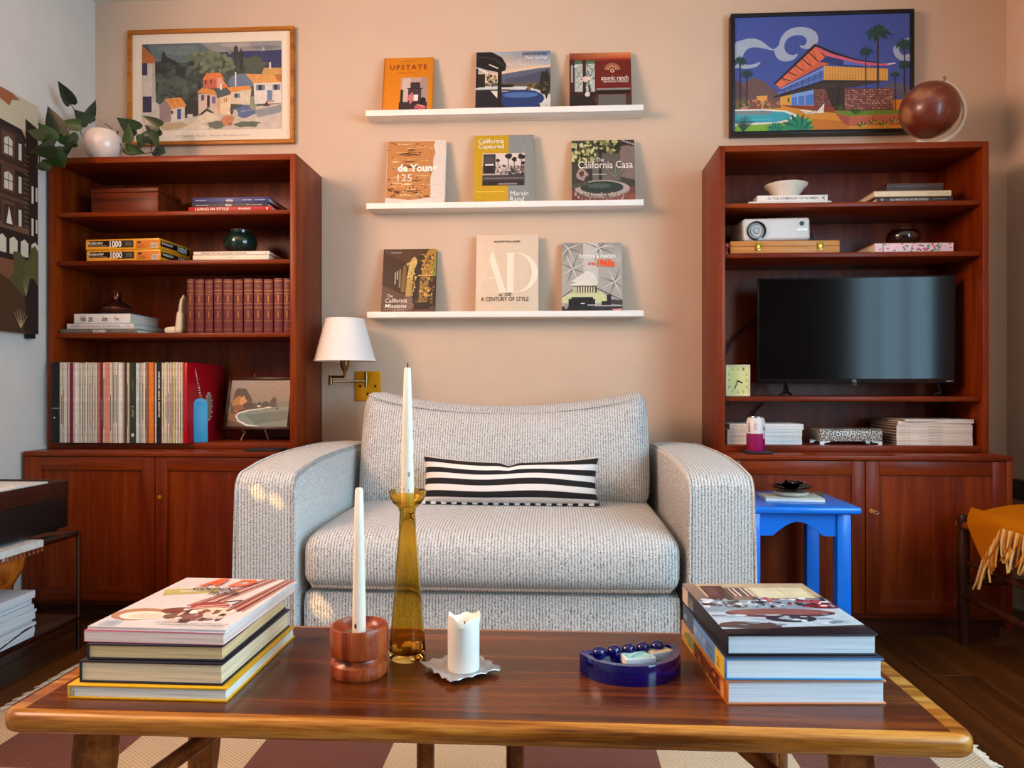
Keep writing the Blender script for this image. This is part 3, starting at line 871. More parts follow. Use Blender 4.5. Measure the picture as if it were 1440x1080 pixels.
# turned wooden vase behind the magazines
wv = G(5, 884, .1085)
vz = thing('wooden_vase', 'glossy orange turned wood vase under the glass table', 'vase', (-1.60, 2.06, .1085))
B().lathe([(0, 0), (.05, 0), (.055, .01), (.045, .05), (.035, .09), (.040, .12), (.066, .17), (.072, .20), (.055, .235), (.03, .245), (.028, .235), (.05, .2), (0, .19)], seg=32).done('body', wood('#6a2a08', '#a84c12', '#cf6f22', 'z', rough=.15, coat=.6), vz)
B().lathe([(.0725, .196), (.0735, .2), (.0725, .204)], seg=32).done('ridge', wood('#6a2a08', '#a84c12', '#cf6f22', 'z', rough=.15, coat=.6), vz)
# ================================================================== on the coffee table
E = .0004
wax = mat('#f3e6d0', .45, var=.03, sss=.25)
wick_m = mat('#1a1412', .9, var=0)
def taper(label, x, y, z, h, r0, r1, wick, spots):
    t = thing('taper_candle', label, 'candle', (x, y, z))
    B().lathe([(0, 0), (r0, 0), (r0, h*.12), (r0*.9+r1*.1, h*.3), (r0*.55+r1*.45, h*.6), (r1, h-.003), (r1*.7, h), (0, h-.001)], seg=24).done('wax', wax, t)
    if wick: B().tube([(0, 0, h-.002), (.0008, 0, h+.004), (.0, 0, h+.008)], .0009, 6).done('wick', wick_m, t)
    for (a, zz, s, c) in spots:
        b = B(); b.ball((r0*.86*math.cos(a), r0*.86*math.sin(a), zz), s, 8, (.5, .5, 1)); b.done('drip', mat(c, .6), t)
    return t
# wooden holder
hc = G(505, 947, TZ); hy = hc.y
tkr = wood('#5a1f0c', '#8f3a18', '#b3572a', 'z', rough=.3, coat=.3, scale=2.2)
wh = thing('wooden_candle_holder', 'squat turned teak candle holder with a taper candle in it', 'candle holder', (hc.x, hy, TZ+E))
rr = .044
B().lathe([(0, 0), (rr*.92, 0), (rr*.99, .004), (rr, .012), (rr*.97, .020), (rr*.80, .0255), (rr*.78, .028), (rr*.98, .0335), (rr*1.0, .037), (rr*1.0, .073), (rr*.97, .0755), (rr*.90, .075), (rr*.84, .068), (rr*.6, .060), (.013, .058), (.0125, .045), (0, .045)], seg=48).done('body', tkr, wh)
B().lathe([(.0145, .0585), (rr*.5, .0596), (rr*.62, .0612), (rr*.5, .0612), (.0145, .0605)], seg=24).done('melted_wax', mat('#7a6a60', .2, coat=.4), wh)
ct_z = CZ-(686-HY)/F*(ray(505, 686).y and (hy*_c-hc.x*_s))
taper('ivory taper candle in the squat wooden holder', hc.x, hy, TZ+.0455, ct_z-TZ-.0455, .0102, .0062, False, [(-1.9, .030, .005, '#2b2430'), (-1.5, .036, .003, '#7a6070')])
# amber glass candlestick
ac = G(573, 925, TZ); ad_ = ac.y*_c-ac.x*_s
ag = mat('#e8ca70', .03, trans=1., var=0, ior=1.3)
ast = thing('glass_candlestick', 'tall amber glass candlestick with flared cup', 'candlestick', (ac.x, ac.y, TZ+E))
hz = CZ-(690-HY)/F*ad_-TZ
pr = [(0, 0), (.027, 0), (.0295, .003), (.0298, .012), (.0275, .04), (.0225, .10), (.0180, .16), (.0142, .205), (.0130, hz-.036), (.0150, hz-.028), (.0240, hz-.020), (.0290, hz-.010), (.0305, hz)]
inn = [(.0290, hz), (.0275, hz-.009), (.0225, hz-.017), (.0125, hz-.024), (.0105, hz-.03), (.0105, hz-.040), (.0122, .2), (.0158, .16), (.0203, .10), (.0253, .04), (.0270, .016), (.024, .011), (0, .011)]
B().lathe(pr+inn, seg=48).done('glass_body', ag, ast)
b = B(); rnd = random.Random(2)
for k in range(16): b.ball((rnd.uniform(-.017, .017), rnd.uniform(-.017, .017), .0145+rnd.uniform(0, .006)), rnd.uniform(.003, .006), 7, (1.2, 1, .6))
b.done('wax_crumbs', mat('#d8b878', .6), ast)
ctz = CZ-(517-HY)/F*ad_
taper('tall white taper candle in the amber glass candlestick', ac.x, ac.y, TZ+hz-.0225, ctz-TZ-hz+.0225, .0104, .0056, True, [(-1.1, .05, .005, '#b09a98'), (-2.0, .026, .004, '#b9a196'), (-1.2, .024, .004, '#c0a69a')])
# pillar candle on its tray
pcx = G(652, 944, TZ)
tr = thing('pewter_tray', 'square crumpled pewter tray under the pillar candle', 'tray', (pcx.x-.004, pcx.y, TZ+E), (0, 0, R(38)))
pew = mat('#b8b4b2', .45, metal=.6, var=.15, vscale=60, bump=.5, bscale=120)
n = 12; hs = .046; vs, fs = [], []
for j in range(n+1):
    for i in range(n+1):
        u, v = -1+2*i/n, -1+2*j/n; e = max(abs(u), abs(v))
        z = .002+(.006*max(0, (e-.72)/.28)) + (.0016*math.sin(i*2.1+j*1.7) if e > .9 else 0)
        k = 1+(.05*math.sin(i*1.9+j*2.3) if e > .95 else 0)
        vs.append((u*hs*k, v*hs*k, z))
fs = [(j*(n+1)+i, j*(n+1)+i+1, (j+1)*(n+1)+i+1, (j+1)*(n+1)+i) for j in range(n) for i in range(n)]
bb = B().faces(vs, fs); bmesh.ops.recalc_face_normals(bb.bm, faces=bb.bm.faces[:]); bmesh.ops.solidify(bb.bm, geom=bb.bm.faces[:], thickness=.0015)
bb.done('tray', pew, tr)
pcn = thing('pillar_candle', 'short white pillar candle with melted rim on a pewter tray', 'candle', (pcx.x, pcx.y, TZ+.0042))
seg, prof = 36, [(0, 0), (.0235, 0), (.0245, .003), (.0247, .068), (.0252, .076), (.0240, .082), (.0205, .079), (.017, .067), (0, .063)]
vs, fs = [], []
for i in range(seg):
    a = 2*math.pi*i/seg
    wob = .004*math.sin(a*2+1)+.0025*math.sin(a*5)
    for k, (r, z) in enumerate(prof):
        zz = z+(wob if 3 < k < 7 else 0); q = r*(1+(.05*math.sin(a*3+.5) if 3 < k < 6 else 0))
        vs.append((q*math.cos(a), q*math.sin(a), zz))
n = len(prof)
for i in range(seg):
    j = (i+1) % seg
    for k in range(n-1): fs.append((i*n+k, j*n+k, j*n+k+1, i*n+k+1))
bb = B().faces(vs, fs); bmesh.ops.remove_doubles(bb.bm, verts=bb.bm.verts[:], dist=1e-6)
bb.done('wax', mat('#f1ece0', .4, var=.02, sss=.35), pcn)
B().tube([(0, 0, .062), (.001, 0, .068), (.002, .001, .073)], .001, 6).done('wick', wick_m, pcn)

# cobalt glass ashtray
ay = thing('cobalt_ashtray', 'cobalt blue glass half-moon ashtray with knobbed straight edge', 'ashtray', (.116, 1.182, TZ+E), (0, 0, R(20)))
cob = mat('#0f0890', .04, trans=.75, var=0, ior=1.5, coat=.3)
L2, dep, hgt = .081, .078, .030
out = [(L2*math.cos(math.pi+math.pi*k/28), dep*math.sin(math.pi+math.pi*k/28)) for k in range(29)]
out += [(L2*.99, .006), (L2*.8, .012), (-L2*.8, .012), (-L2*.99, .006)]
inn = [(x*.86, (y+.002)*.84 if y < 0 else -.002) for x, y in out]
nO = len(out); vs = [(x, y, 0) for x, y in out]+[(x, y, hgt-.003) for x, y in out]+[(x*.985, y*.985, hgt) for x, y in out]+[(x, y, hgt-.001) for x, y in inn]+[(x*.95, y*.95, .013) for x, y in inn]
fs = [tuple(range(nO-1, -1, -1)), tuple(4*nO+k for k in range(nO))]
for l in range(4):
    for k in range(nO):
        m_ = (k+1) % nO; fs.append((l*nO+k, l*nO+m_, (l+1)*nO+m_, (l+1)*nO+k))
B().faces(vs, fs).done('dish', cob, ay)
for k in range(5):
    x_ = -.050+.025*k
    B().ball((x_, .001, .027), .0115, 16, (1, .95, .9)).done('knob', cob, ay)
def matchbox(label, px, py, rz, c1, c2, seed):
    g = G(px, py, TZ+.026)
    t = thing('matchbox', label, 'matchbox', (g.x, g.y, TZ+.0138), (R(0), 0, rz))
    w, d, h = .046, .030, .012
    B().box(-w/2, w/2, -d/2, d/2, 0, h, r=.001).done('sleeve', mat('#e4eaea', .6, var=.02), t)
    bx('tray', mat('#f0eee8', .7), t, -w/2-.0012, w/2+.0012, -d/2+.0015, d/2-.0015, .0012, h-.0012)
    art('label_print', t, FR((-w/2, -d/2, h), (1, 0, 0), (0, 1, 0), w, d), [(c1, rect(0.04, .05, .96, .95))]+[(c2[k % len(c2)], blob(.25+.17*(k % 4), .3+.2*(k//4), .1, .12, random.Random(seed+k), 8)) for k in range(10)]+specks(.05, .1, .95, .9, 30, .035, c2+['#2a5a8a', '#f4f4f0'], seed))
matchbox('pale turquoise matchbox lying in the blue ashtray', 897, 921, R(16), '#a5d8d4', ['#8accc9', '#c6e8e2', '#6fb7c0'], 3)
matchbox('rainbow printed matchbox beside the turquoise one in the ashtray', 922, 913, R(24), '#d9c88a', ['#a8cf6a', '#e6a8c8', '#4f9fd0', '#e8d86a', '#b08ad0'], 8)

# ---- left stack of books
bl0 = G(90, 985, TZ); bl1 = G(322, 985, TZ)
sz = TZ+E
L0, LR, LY = bl0.x, bl1.x, bl0.y
def stack(name, label, cat, px0, px1, py, d, t, cover, page, spine, z, rz=0., soft=False, spine_col=None, pdark=.72):
    a, b_ = G(px0, py, z), G(px1, py, z)
    return flat_book(name, label, cat, ((a.x+b_.x)/2, (a.y+b_.y)/2, z), b_.x-a.x, d, t, cover, page, spine, rz, None, soft, None, spine_col, pdark), b_.x-a.x
bk, w = stack('book', 'yellow hardback at the bottom of the left coffee-table stack', 'book', 90, 322, 985, .275, .0195, '#e0a311', '#f0e8d8', 'left', sz)
write(bk, FR((-w/2, .0, 0), (1, 0, 0), (0, 0, 1), w, .0195), 'X:k', (.015, .2, .05, .8), '#2a2210', lift=.0006)
sz += .0199
bk, w = stack('book', 'thick navy hardback with cream pages in the left coffee-table stack', 'book', 107, 316, 962, .262, .031, '#1c1a26', '#eed6ae', 'left', sz, R(-.5))
sz += .0313
bk, w = stack('book', 'hardback with yellowed pages and dark cover under the magazines, left stack', 'book', 119, 316, 929, .255, .0225, '#23222c', '#e8c48c', 'left', sz, R(.5))
sz += .0228
mg, w = stack('magazine', 'thick pink-edged magazine second from top of the left stack', 'magazine', 113, 318, 905, .278, .0165, '#b8506a', '#f0d8cc', 'left', sz, R(-1), soft=True)
sz += .0168
mg, w = stack('magazine', 'glossy magazine with orange letters and striped cloth cover, top of left stack', 'magazine', 118, 321, 888, .276, .0045, '#e6dfda', '#e6dcd8', 'left', sz, R(-1.5), soft=True)
fr = FR((-w/2, 0, .0045), (1, 0, 0), (0, 1, 0), w, .276)
rnd = random.Random(4)
sh = [(['#cfc8c6', '#d9d4d2', '#e2dedd', '#d6d0cd'], rect(0, 1, 1, 0)), ('#b9b16a', [(.02, .28), (.45, .22), (.5, .33), (.1, .42)]), ('#cfcab0', [(.15, .30), (.5, .24), (.5, .27), (.2, .34)])]
for k in range(5): sh.append((('#b07868', '#8a4a40', '#c9a090', '#7c3c36', '#c08a7a')[k], [(.70+.03*k, 0), (.725+.03*k, 0), (.46+.045*k, .62), (.43+.045*k, .60)]))
for k in range(5): sh.append((('#a87060', '#8a4238', '#c29080', '#74342e', '#b88474')[k], [(.90+.02*k, 0), (.915+.02*k, 0), (.80+.035*k, .70), (.77+.035*k, .68)]))
sh += [('#b08060', ell(.20, .78, .20, .11)), ('#e6dccb', ell(.24, .80, .17, .075)), ('#d8c8b0', ell(.27, .81, .12, .045)), ('#7a4638', ell(.48, .70, .17, .06)), ('#a34a44', ell(.62, .60, .15, .075)), ('#e0cbb8', stroke([(.52, .62), (.74, .56)], .012)), ('#e0cbb8', stroke([(.5, .66), (.75, .60)], .012)), ('#2a1c20', stroke([(.68, .52), (.80, .48), (.78, .58)], .022)), ('#e2d6b8', ell(.72, .72, .17, .09)), ('#7c5a50', ell(.55, .80, .15, .06))]
sh += specks(.45, .66, .85, .90, 40, .03, ['#8a5a50', '#d8c4b4', '#f0e6da', '#5a3a36'], 6)
sh += [('#9098b0', rect(.06, .90, .18, .98)), ('#d8e0ea', rect(.07, .905, .175, .975))]+[('#40485a', rect(.075+.012*k, .91, .080+.012*k, .97)) for k in range(8)]
art('cover_print', mg, fr, sh, rough=.3, noise=.08)
o_ = '#f2683c'
art('masthead', mg, fr, [(o_, [(.26, .22), (.34, .04), (.42, .04), (.42, .2), (.37, .2), (.36, .12), (.31, .22)]), (o_, stroke([(.52, .22), (.56, .08)], .03)), (o_, [(.54, .05), (.66, .05), (.70, .10), (.66, .19), (.52, .22), (.53, .19), (.62, .16), (.645, .10), (.62, .075), (.54, .08)]), (o_, stroke([(.3, .17), (.42, .15)], .02))], lift=.0028)
write(mg, fr, 'GOLDEN', (.26, .25, .60, .31), '#15120f', bold=.02, lift=.0028)
write(mg, fr, 'HOUR', (.46, .335, .70, .395), '#15120f', bold=.02, lift=.0028)
write(mg, fr, 'DESIGN FAMILIES AND COMPANIONS', (.45, .925, .98, .945), '#2a2422', lift=.0028)
write(mg, fr, 'LOUNGING WITH LIGHT SHADES', (.5, .955, .96, .975), '#2a2422', lift=.0028)

# ---- right stack of books (spines towards the left)
sz = TZ+E
bk, w = stack('book', 'orange-spined hardback at the bottom of the right coffee-table stack', 'book', 1022, 1247, 991, .272, .0335, '#c9825a', '#dfe4ea', 'left', sz, R(3.5), spine_col='#c0641c', pdark=.8)
fr = FR((-w/2, .272, 0), (0, -1, 0), (0, 0, 1), .272, .0335)
art('spine_print', bk, fr, [(['#b08a3a', '#c46a1e', '#b85c1a', '#c89040'], rect(.02, .98, .98, .02)), ('#6a7a3a', blob(.22, .5, .12, .3, random.Random(1))), ('#8a8a40', blob(.36, .4, .1, .25, random.Random(2)))], noise=.25)
write(bk, fr, 'SPRINGS', (.34, .18, .88, .86), '#5a1c0c', bold=.03)
write(bk, fr, 'PHAIDON', (.92, .2, .97, .8), '#f0d8b0')
write(bk, fr, 'design', (.03, .3, .08, .7), '#f0d8b0')
sz += .0339
bk, w = stack('book', 'blue and yellow spined book in the middle of the right coffee-table stack', 'book', 1020, 1243, 957, .262, .0305, '#3f86b8', '#e6ecee', 'left', sz, R(3), spine_col='#4a78b0', pdark=.85)
bx('top_board', mat('#262a3c', .4), bk, -w/2, w/2, 0, .262, .0305, .0312, r=.0003)
fr = FR((-w/2, .262, 0), (0, -1, 0), (0, 0, 1), .262, .0305)
art('spine_print', bk, fr, [('#2c3452', rect(.02, .98, .30, .02)), ('#5d8ac0', rect(.30, .98, .80, .02)), ('#d8b63a', rect(.80, .98, .985, .02))])
for k, (a_, t_) in enumerate(((.08, 'NEW HOME'), (.34, 'SEASIDE'), (.44, 'A LIFE'), (.54, 'IN LIGHT'))): write(bk, fr, t_, (a_, .3, a_+.07, .6), '#cfe0f0')
write(bk, fr, 'Edited by', (.64, .25, .78, .45), '#1f3a60'); write(bk, fr, 'Houses', (.64, .55, .78, .75), '#1f3a60'); write(bk, fr, '2', (.86, .3, .90, .7), '#4a3a10')
sz += .0316
bk, w = stack('book', 'black-spined photo book with a living room cover on top of the right stack', 'book', 1022, 1235, 922, .270, .0295, '#1b1418', '#d6dde6', 'left', sz, R(3.5), pdark=.8)
fr = FR((-w/2, 0, .0295), (1, 0, 0), (0, 1, 0), w, .27)
sh = [(['#3a2a2c', '#3c2c2e', '#a08a78', '#8f7a6a'], rect(0, 1, 1, 0)), ('#bfa888', rect(.1, .0, 1, .30)), ('#d8cba0', rect(.50, .10, .94, .34)), ('#e2d8b4', rect(.52, .12, .72, .32)), ('#e0d6b0', rect(.74, .12, .92, .32)), ('#4a2f30', rect(.12, .06, .30, .36)), ('#6a4a44', rect(.14, .10, .22, .30)), ('#8a5c58', rect(.30, .10, .48, .34))]
for k in range(9): sh.append((('#2a2226', '#c8b8b0', '#7c3c40', '#e0d4c8', '#40343a')[k % 5], rect(.31+.019*k, .12, .325+.019*k, .30)))
sh += [('#8fa0ae', [(0, .40), (1, .36), (1, .62), (0, .70)]), ('#b8c8d2', [(0, .62), (1, .55), (1, .85), (0, .92)]), ('#6a3c40', ell(.52, .64, .40, .085)), ('#8a5a56', ell(.52, .62, .38, .06)), ('#7c2430', ell(.92, .50, .16, .06)), ('#3a3440', ell(.55, .74, .18, .07)), ('#241c22', [(0, .92), (1, .88), (1, 1), (0, 1)]), ('#5a4440', blob(.2, .85, .22, .06, random.Random(5)))]
sh += specks(.03, .36, .60, .52, 60, .030, ['#e8ecf0', '#2c2a34', '#a8b4c0', '#5a4a50', '#d8dce0'], 2)
sh += specks(.40, .36, .97, .52, 50, .028, ['#b04a54', '#e8ecf0', '#34343c', '#8a94a8'], 3)
sh += specks(.05, .68, .97, .86, 30, .05, ['#d4dee6', '#a8b8c4', '#7c8c9a'], 4, ry=.015)
art('cover_print', bk, fr, sh, noise=.15, rough=.22, coat=.3)
fr = FR((-w/2, .27, 0), (0, -1, 0), (0, 0, 1), .27, .0295)
art('spine_print', bk, fr, [('#d0b8a4', rect(.02, .95, .16, .05))])
for k in range(4): write(bk, fr, 'LIVING', (.21+.03*k, .2, .228+.03*k, .8), '#e0d8d0')

# ================================================================== picture ledges and their books
def ledge(label, px0, px1, py, yf=2.795):
    a, b_ = U(px0, py[0], yf), U(px1, py[1], yf)
    z = (a.z+b_.z)/2; w = b_.x-a.x
    t = thing('picture_ledge', label, 'shelf', ((a.x+b_.x)/2, yf, z-.022), group='white picture ledges above the sofa')
    d = WYB-.0005-yf
    bx('front_lip', white_paint, t, -w/2, w/2, 0, .010, 0, .022, r=.001)
    bx('shelf_board', white_paint, t, -w/2, w/2, .010, d-.012, 0, .012, r=.0008)
    bx('back_rail', white_paint, t, -w/2+.004, w/2-.004, d-.012, d, 0, .030, r=.001)
    return z, yf
LG = [ledge('white picture ledge holding three books, highest of the three', 514, 905, (154.5, 147.5)),
      ledge('white picture ledge holding three books, middle of the three', 515, 905, (285, 281)),
      ledge('white picture ledge holding three books, lowest of the three', 516, 905, (438, 437))]
def ledge_book(label, row, px0, px1, pytop, cover, spine_col, t=.018, page='#e6dccb', lean=None):
    zl, yf = LG[row]
    zb = zl-.0099; yb = yf+.0125
    a, b_ = U(px0, 300, yb+.02), U(px1, 300, yb+.02)
    w = b_.x-a.x
    top = U((px0+px1)/2, pytop, yb+.045).z
    h = (top-zb)
    avail = (WYB-.0005-.012)-yb                       # depth up to the back rail
    # lean so that the back top edge rests against the wall
    lo, hi = 0., .5
    for _ in range(40):
        mid = (lo+hi)/2
        if h*math.sin(mid)+t*math.cos(mid) < (WYB-.001-yb): lo = mid
        else: hi = mid
    ang = lo
    while t*math.cos(ang)+.030*math.tan(ang) > avail-.0005 and ang > .02: ang -= .005
    th = thing('book', label, 'book', ((a.x+b_.x)/2, yb, zb+.0002+0), (-ang, 0, 0))
    if True: th.location.z += t*math.sin(ang)*1.0
    cm = mat(cover, .4, var=.03); bd = .002
    bx('cover', cm, th, -w/2, w/2, 0, bd, 0, h, r=.0006)
    bx('back_cover', cm, th, -w/2, w/2, t-bd, t, 0, h, r=.0006)
    bx('spine', mat(spine_col, .4, var=.03), th, -w/2, -w/2+bd, 0, t, 0, h, r=.0006)
    bx('pages', pages(page, 'y'), th, -w/2+bd, w/2-.003, bd, t-bd, .003, h-.003)
    return th, FR((-w/2, 0, 0), (1, 0, 0), (0, 0, 1), w, h)
# 1 orange book
t, fr = ledge_book('orange cover book titled UPSTATE on the top ledge', 0, 538, 608, 79, '#d5800f', '#c4700c')
BX = (150, 130, 635, 662)
art('cover_print', t, fr, [('#b89a90', rect(325, 328, 588, 655)), ('#cdb4ac', rect(340, 335, 420, 560)), ('#a88a82', rect(520, 335, 585, 530)), ('#3a2c30', rect(420, 375, 515, 432)), ('#2c2226', rect(388, 430, 540, 440)), ('#443438', rect(400, 440, 528, 570)), ('#f0e2da', rect(455, 495, 498, 555)), ('#2a2024', rect(325, 445, 352, 570)), ('#33262a', rect(315, 565, 588, 655)), ('#c06a70', blob(430, 530, 26, 55, random.Random(3))), ('#d88a8a', stroke([(410, 500), (450, 520)], 8)), ('#d88a8a', stroke([(408, 530), (450, 545)], 8)), ('#1c1618', blob(545, 555, 35, 28, random.Random(4))), ('#b85a60', blob(520, 620, 60, 26, random.Random(6))), ('#e0a090', stroke([(490, 590), (560, 615)], 9)), ('#8a3a40', blob(470, 640, 50, 12, random.Random(7))), ('#b86a0a', rect(155, 135, 162, 660))], BX, noise=.1)
write(t, fr, 'UPSTATE', (212, 203, 572, 250), '#8a1424', spacing=1.35, box=BX)
write(t, fr, 'BY LISA PRZYSTUP', (335, 163, 455, 172), '#8a4a10', box=BX); write(t, fr, 'LIVING SPACES WITH SPACE TO LIVE', (290, 280, 470, 288), '#8a3a14', box=BX)
write(t, fr, 'PHOTOGRAPHS BY SARAH', (165, 640, 285, 650), '#8a3a14', box=BX)
# 2 pool
t, fr = ledge_book('landscape photo book with a dark pool and mountains on the top ledge', 0, 669, 774, 71, '#d8d0c4', '#2a2622', t=.02)
BX = (52, 75, 680, 535)
sh = [(['#f0cfa4', '#e8c8a0', '#e6c49c', '#7c96b4'], [(52, 300), (680, 300), (680, 190), (52, 190)]), (['#e2c4a0', '#b8b8b8', '#52749c', '#b8c0c4'], [(52, 190), (680, 190), (680, 75), (52, 75)]), ('#5a6078', [(260, 255), (400, 235), (480, 225), (560, 215), (680, 205), (680, 330), (260, 330)]), ('#4a4e60', [(300, 290), (460, 270), (600, 235), (680, 240), (680, 350), (300, 340)]), ('#5c5442', [(52, 320), (680, 330), (680, 400), (52, 380)]), ('#6a5a3c', [(400, 340), (680, 330), (680, 420), (560, 380)]), ('#c8ccce', [(52, 345), (480, 355), (640, 400), (680, 430), (680, 450), (560, 390), (300, 372), (52, 372)]), (['#141c34', '#1c2c54', '#34548c', '#26407a'], [(230, 525), (600, 520), (560, 400), (240, 390)]), ('#22386a', ell(430, 450, 200, 72)), ('#4a6ca4', ell(430, 420, 150, 22)), ('#1c1a20', [(52, 380), (170, 375), (290, 500), (330, 535), (52, 535)]), ('#1a1618', [(52, 75), (180, 75), (270, 120), (308, 180), (300, 225), (250, 240), (150, 220), (52, 190)]), ('#3a3430', stroke([(60, 110), (200, 130), (290, 190)], 10)), ('#d8ccc0', stroke([(160, 175), (240, 208)], 9)), ('#e8e0d4', stroke([(65, 205), (155, 242)], 10)), ('#14110f', [(52, 210), (70, 205), (70, 360), (52, 360)]), ('#1a1512', rect(236, 235, 270, 535)), ('#28221e', rect(70, 250, 130, 355)), ('#262420', blob(640, 330, 45, 110, random.Random(3), 14)), ('#14120f', [(250, 520), (680, 525), (680, 535), (52, 535)]), ('#c8c0b0', [(580, 490), (680, 490), (680, 520)]), ('#201a16', rect(270, 335, 370, 358))]
sh += specks(150, 260, 235, 350, 30, 12, ['#6a5c44', '#2a2620', '#a89878'], 5)+specks(480, 330, 670, 380, 40, 12, ['#4a4028', '#7a6a40', '#2e2a1e'], 6)
art('cover_print', t, fr, sh, BX, noise=.12)
write(t, fr, 'Julius Shulman', (440, 85, 648, 112), '#1c3050', box=BX); write(t, fr, 'Palm Springs', (470, 115, 655, 147), '#eef0f0', box=BX)
write(t, fr, 'MICHAEL STERN AND ALAN HESS', (62, 512, 200, 522), '#c0b8b0', box=BX)
# 3 red interior
t, fr = ledge_book('dark red photo book with a starburst clock on the top ledge', 0, 801, 888, 72, '#5a1c14', '#4a1410')
BX = (848, 75, 1370, 515)
sh = [('#5a1812', rect(848, 75, 1370, 515)), (['#7c2014', '#c04020', '#e08a50', '#8a4a30'], rect(848, 130, 1370, 75)), ('#40201c', rect(848, 125, 890, 400)), ('#a8b0a8', rect(892, 135, 960, 385)), ('#b8bcb4', rect(988, 135, 1062, 385)), ('#4a6a4c', rect(892, 135, 960, 162)), ('#4a6a4c', rect(988, 135, 1062, 162)), ('#3c1a18', rect(960, 130, 988, 390)), ('#6a1a14', rect(1065, 140, 1362, 365)), ('#8a2a1c', rect(1065, 125, 1365, 140)), ('#2c1614', rect(848, 385, 1070, 440)), ('#46302c', rect(848, 430, 1370, 515)), ('#66605a', rect(1090, 410, 1320, 510)), ('#8c8880', rect(1075, 360, 1360, 375)), ('#1c1210', rect(1075, 375, 1360, 405)), ('#241816', [(848, 430), (1040, 430), (1090, 515), (848, 515)]), ('#e8c0ac', ell(990, 285, 36, 24)), ('#181010', stroke([(1015, 330), (1020, 400), (1035, 425)], 18)), ('#d8d0c8', blob(1000, 405, 24, 22, random.Random(8))), ('#9aa0a0', rect(860, 170, 878, 310))]
sh += [('#e0a070', stroke([(1212+26*math.cos(a), 220-26*math.sin(a)), (1212+70*math.cos(a), 220-62*math.sin(a))], 4), 's') for a in [R(12*k) for k in range(1, 15)]]+[('#d8b090', ell(1212, 222, 18, 16)), ('#5a2a20', ell(1212, 222, 9, 8))]
sh += specks(895, 170, 958, 380, 40, 8, ['#d8dcd4', '#7c8880', '#c8ccc4'], 4)+specks(990, 170, 1060, 380, 40, 8, ['#d8dcd4', '#7c8880', '#5a6a60'], 5)
art('cover_print', t, fr, sh, BX, noise=.12)
write(t, fr, 'atomic ranch', (1115, 262, 1345, 300), '#f0dcd0', bold=.01, box=BX); write(t, fr, 'MIDCENTURY INTERIORS', (1135, 304, 1345, 318), '#f0dcd0', bold=.01, box=BX)
# 4 bark cover
t, fr = ledge_book('white book with a peeling bark picture on the middle ledge', 1, 543, 626, 197, '#d8cdc2', '#6a4424', t=.022)
BX = (82, 102, 585, 612)
sh = [('#dccfc3', rect(82, 102, 585, 612)), ('#c0834a', [(85, 105), (490, 108), (480, 150), (495, 200), (478, 260), (480, 330), (460, 400), (465, 555), (300, 575), (85, 555)])]
rnd = random.Random(12)
for k in range(34):
    y = 115+rnd.uniform(0, 430); x = rnd.uniform(90, 330); L_ = rnd.uniform(60, 150); a = rnd.uniform(-12, 12)
    x2 = min(470, x+L_)
    sh.append((rnd.choice(['#6a3c18', '#e0b07a', '#4a280f', '#d69a5e', '#8a5526', '#eac79a']), stroke([(x, y), ((x+x2)/2, y+a), (x2, y+a*.4)], [2, rnd.uniform(8, 20), 2])))
sh += specks(90, 450, 460, 560, 60, 10, ['#5a3314', '#e2b680', '#a06a34', '#3c220e'], 9, ry=5)+specks(90, 110, 470, 440, 60, 14, ['#5a3314', '#e2b680', '#a06a34'], 10, ry=4)
sh += [('#e4d8cc', blob(300+60*k, 588, 60, 14, rnd)) for k in range(3)]
art('cover_print', t, fr, sh, BX, noise=.2, nscale=140)
write(t, fr, 'de Young', (178, 292, 515, 372), '#f8f2ea', bold=.035, box=BX); write(t, fr, '125', (180, 372, 302, 428), '#f0e4d4', box=BX)
# 5 yellow and grey
t, fr = ledge_book('mustard and grey book with a black and white photo on the middle ledge', 1, 666, 751, 190, '#b89310', '#9a7c0c', t=.024)
BX = (815, 62, 1328, 612)
sh = [('#c29a0e', rect(815, 62, 1110, 612)), ('#858a88', rect(1110, 62, 1328, 612)), ('#8e7a70', rect(890, 208, 1248, 468)), ('#d8c8c0', rect(890, 208, 1248, 310)), ('#2c2628', rect(895, 215, 1000, 375)), ('#4a4244', rect(900, 225, 985, 290)), ('#e8dcd6', rect(912, 295, 985, 306)), ('#1c181a', rect(915, 308, 985, 370)), ('#c0b0a8', rect(1000, 300, 1130, 350)), ('#403838', rect(890, 372, 1248, 468)), ('#b0a098', rect(890, 372, 1110, 384)), ('#787070', rect(895, 405, 1240, 415)), ('#241f20', rect(890, 430, 1240, 468)), ('#8a807c', rect(1025, 448, 1185, 462))]
for x_, y_, s_ in ((1110, 232, 26), (1220, 240, 30), (1160, 260, 22), (1020, 265, 18), (1235, 290, 18)):
    sh.append(('#1e1a1c', blob(x_, y_, s_, s_*.8, rnd, 11))); sh.append(('#2a2426', rect(x_-3, y_, x_+3, 360)))
sh += specks(1000, 310, 1245, 375, 60, 10, ['#2a2628', '#5a5252', '#c8bcb6'], 12)
sh += [('#e6c64a', rect(835, 514, 1080, 520))]
art('cover_print', t, fr, sh, BX, noise=.1)
write(t, fr, 'California', (850, 90, 1070, 128), '#f4ecd4', bold=.008, box=BX); write(t, fr, 'Captured', (850, 136, 1070, 180), '#f4ecd4', bold=.008, box=BX)
write(t, fr, 'Marvin', (1130, 515, 1280, 552), '#f0ece4', box=BX); write(t, fr, 'Rand', (1128, 558, 1245, 598), '#f0ece4', box=BX); write(t, fr, 'PHAIDON', (830, 592, 945, 606), '#4a3c08', box=BX)
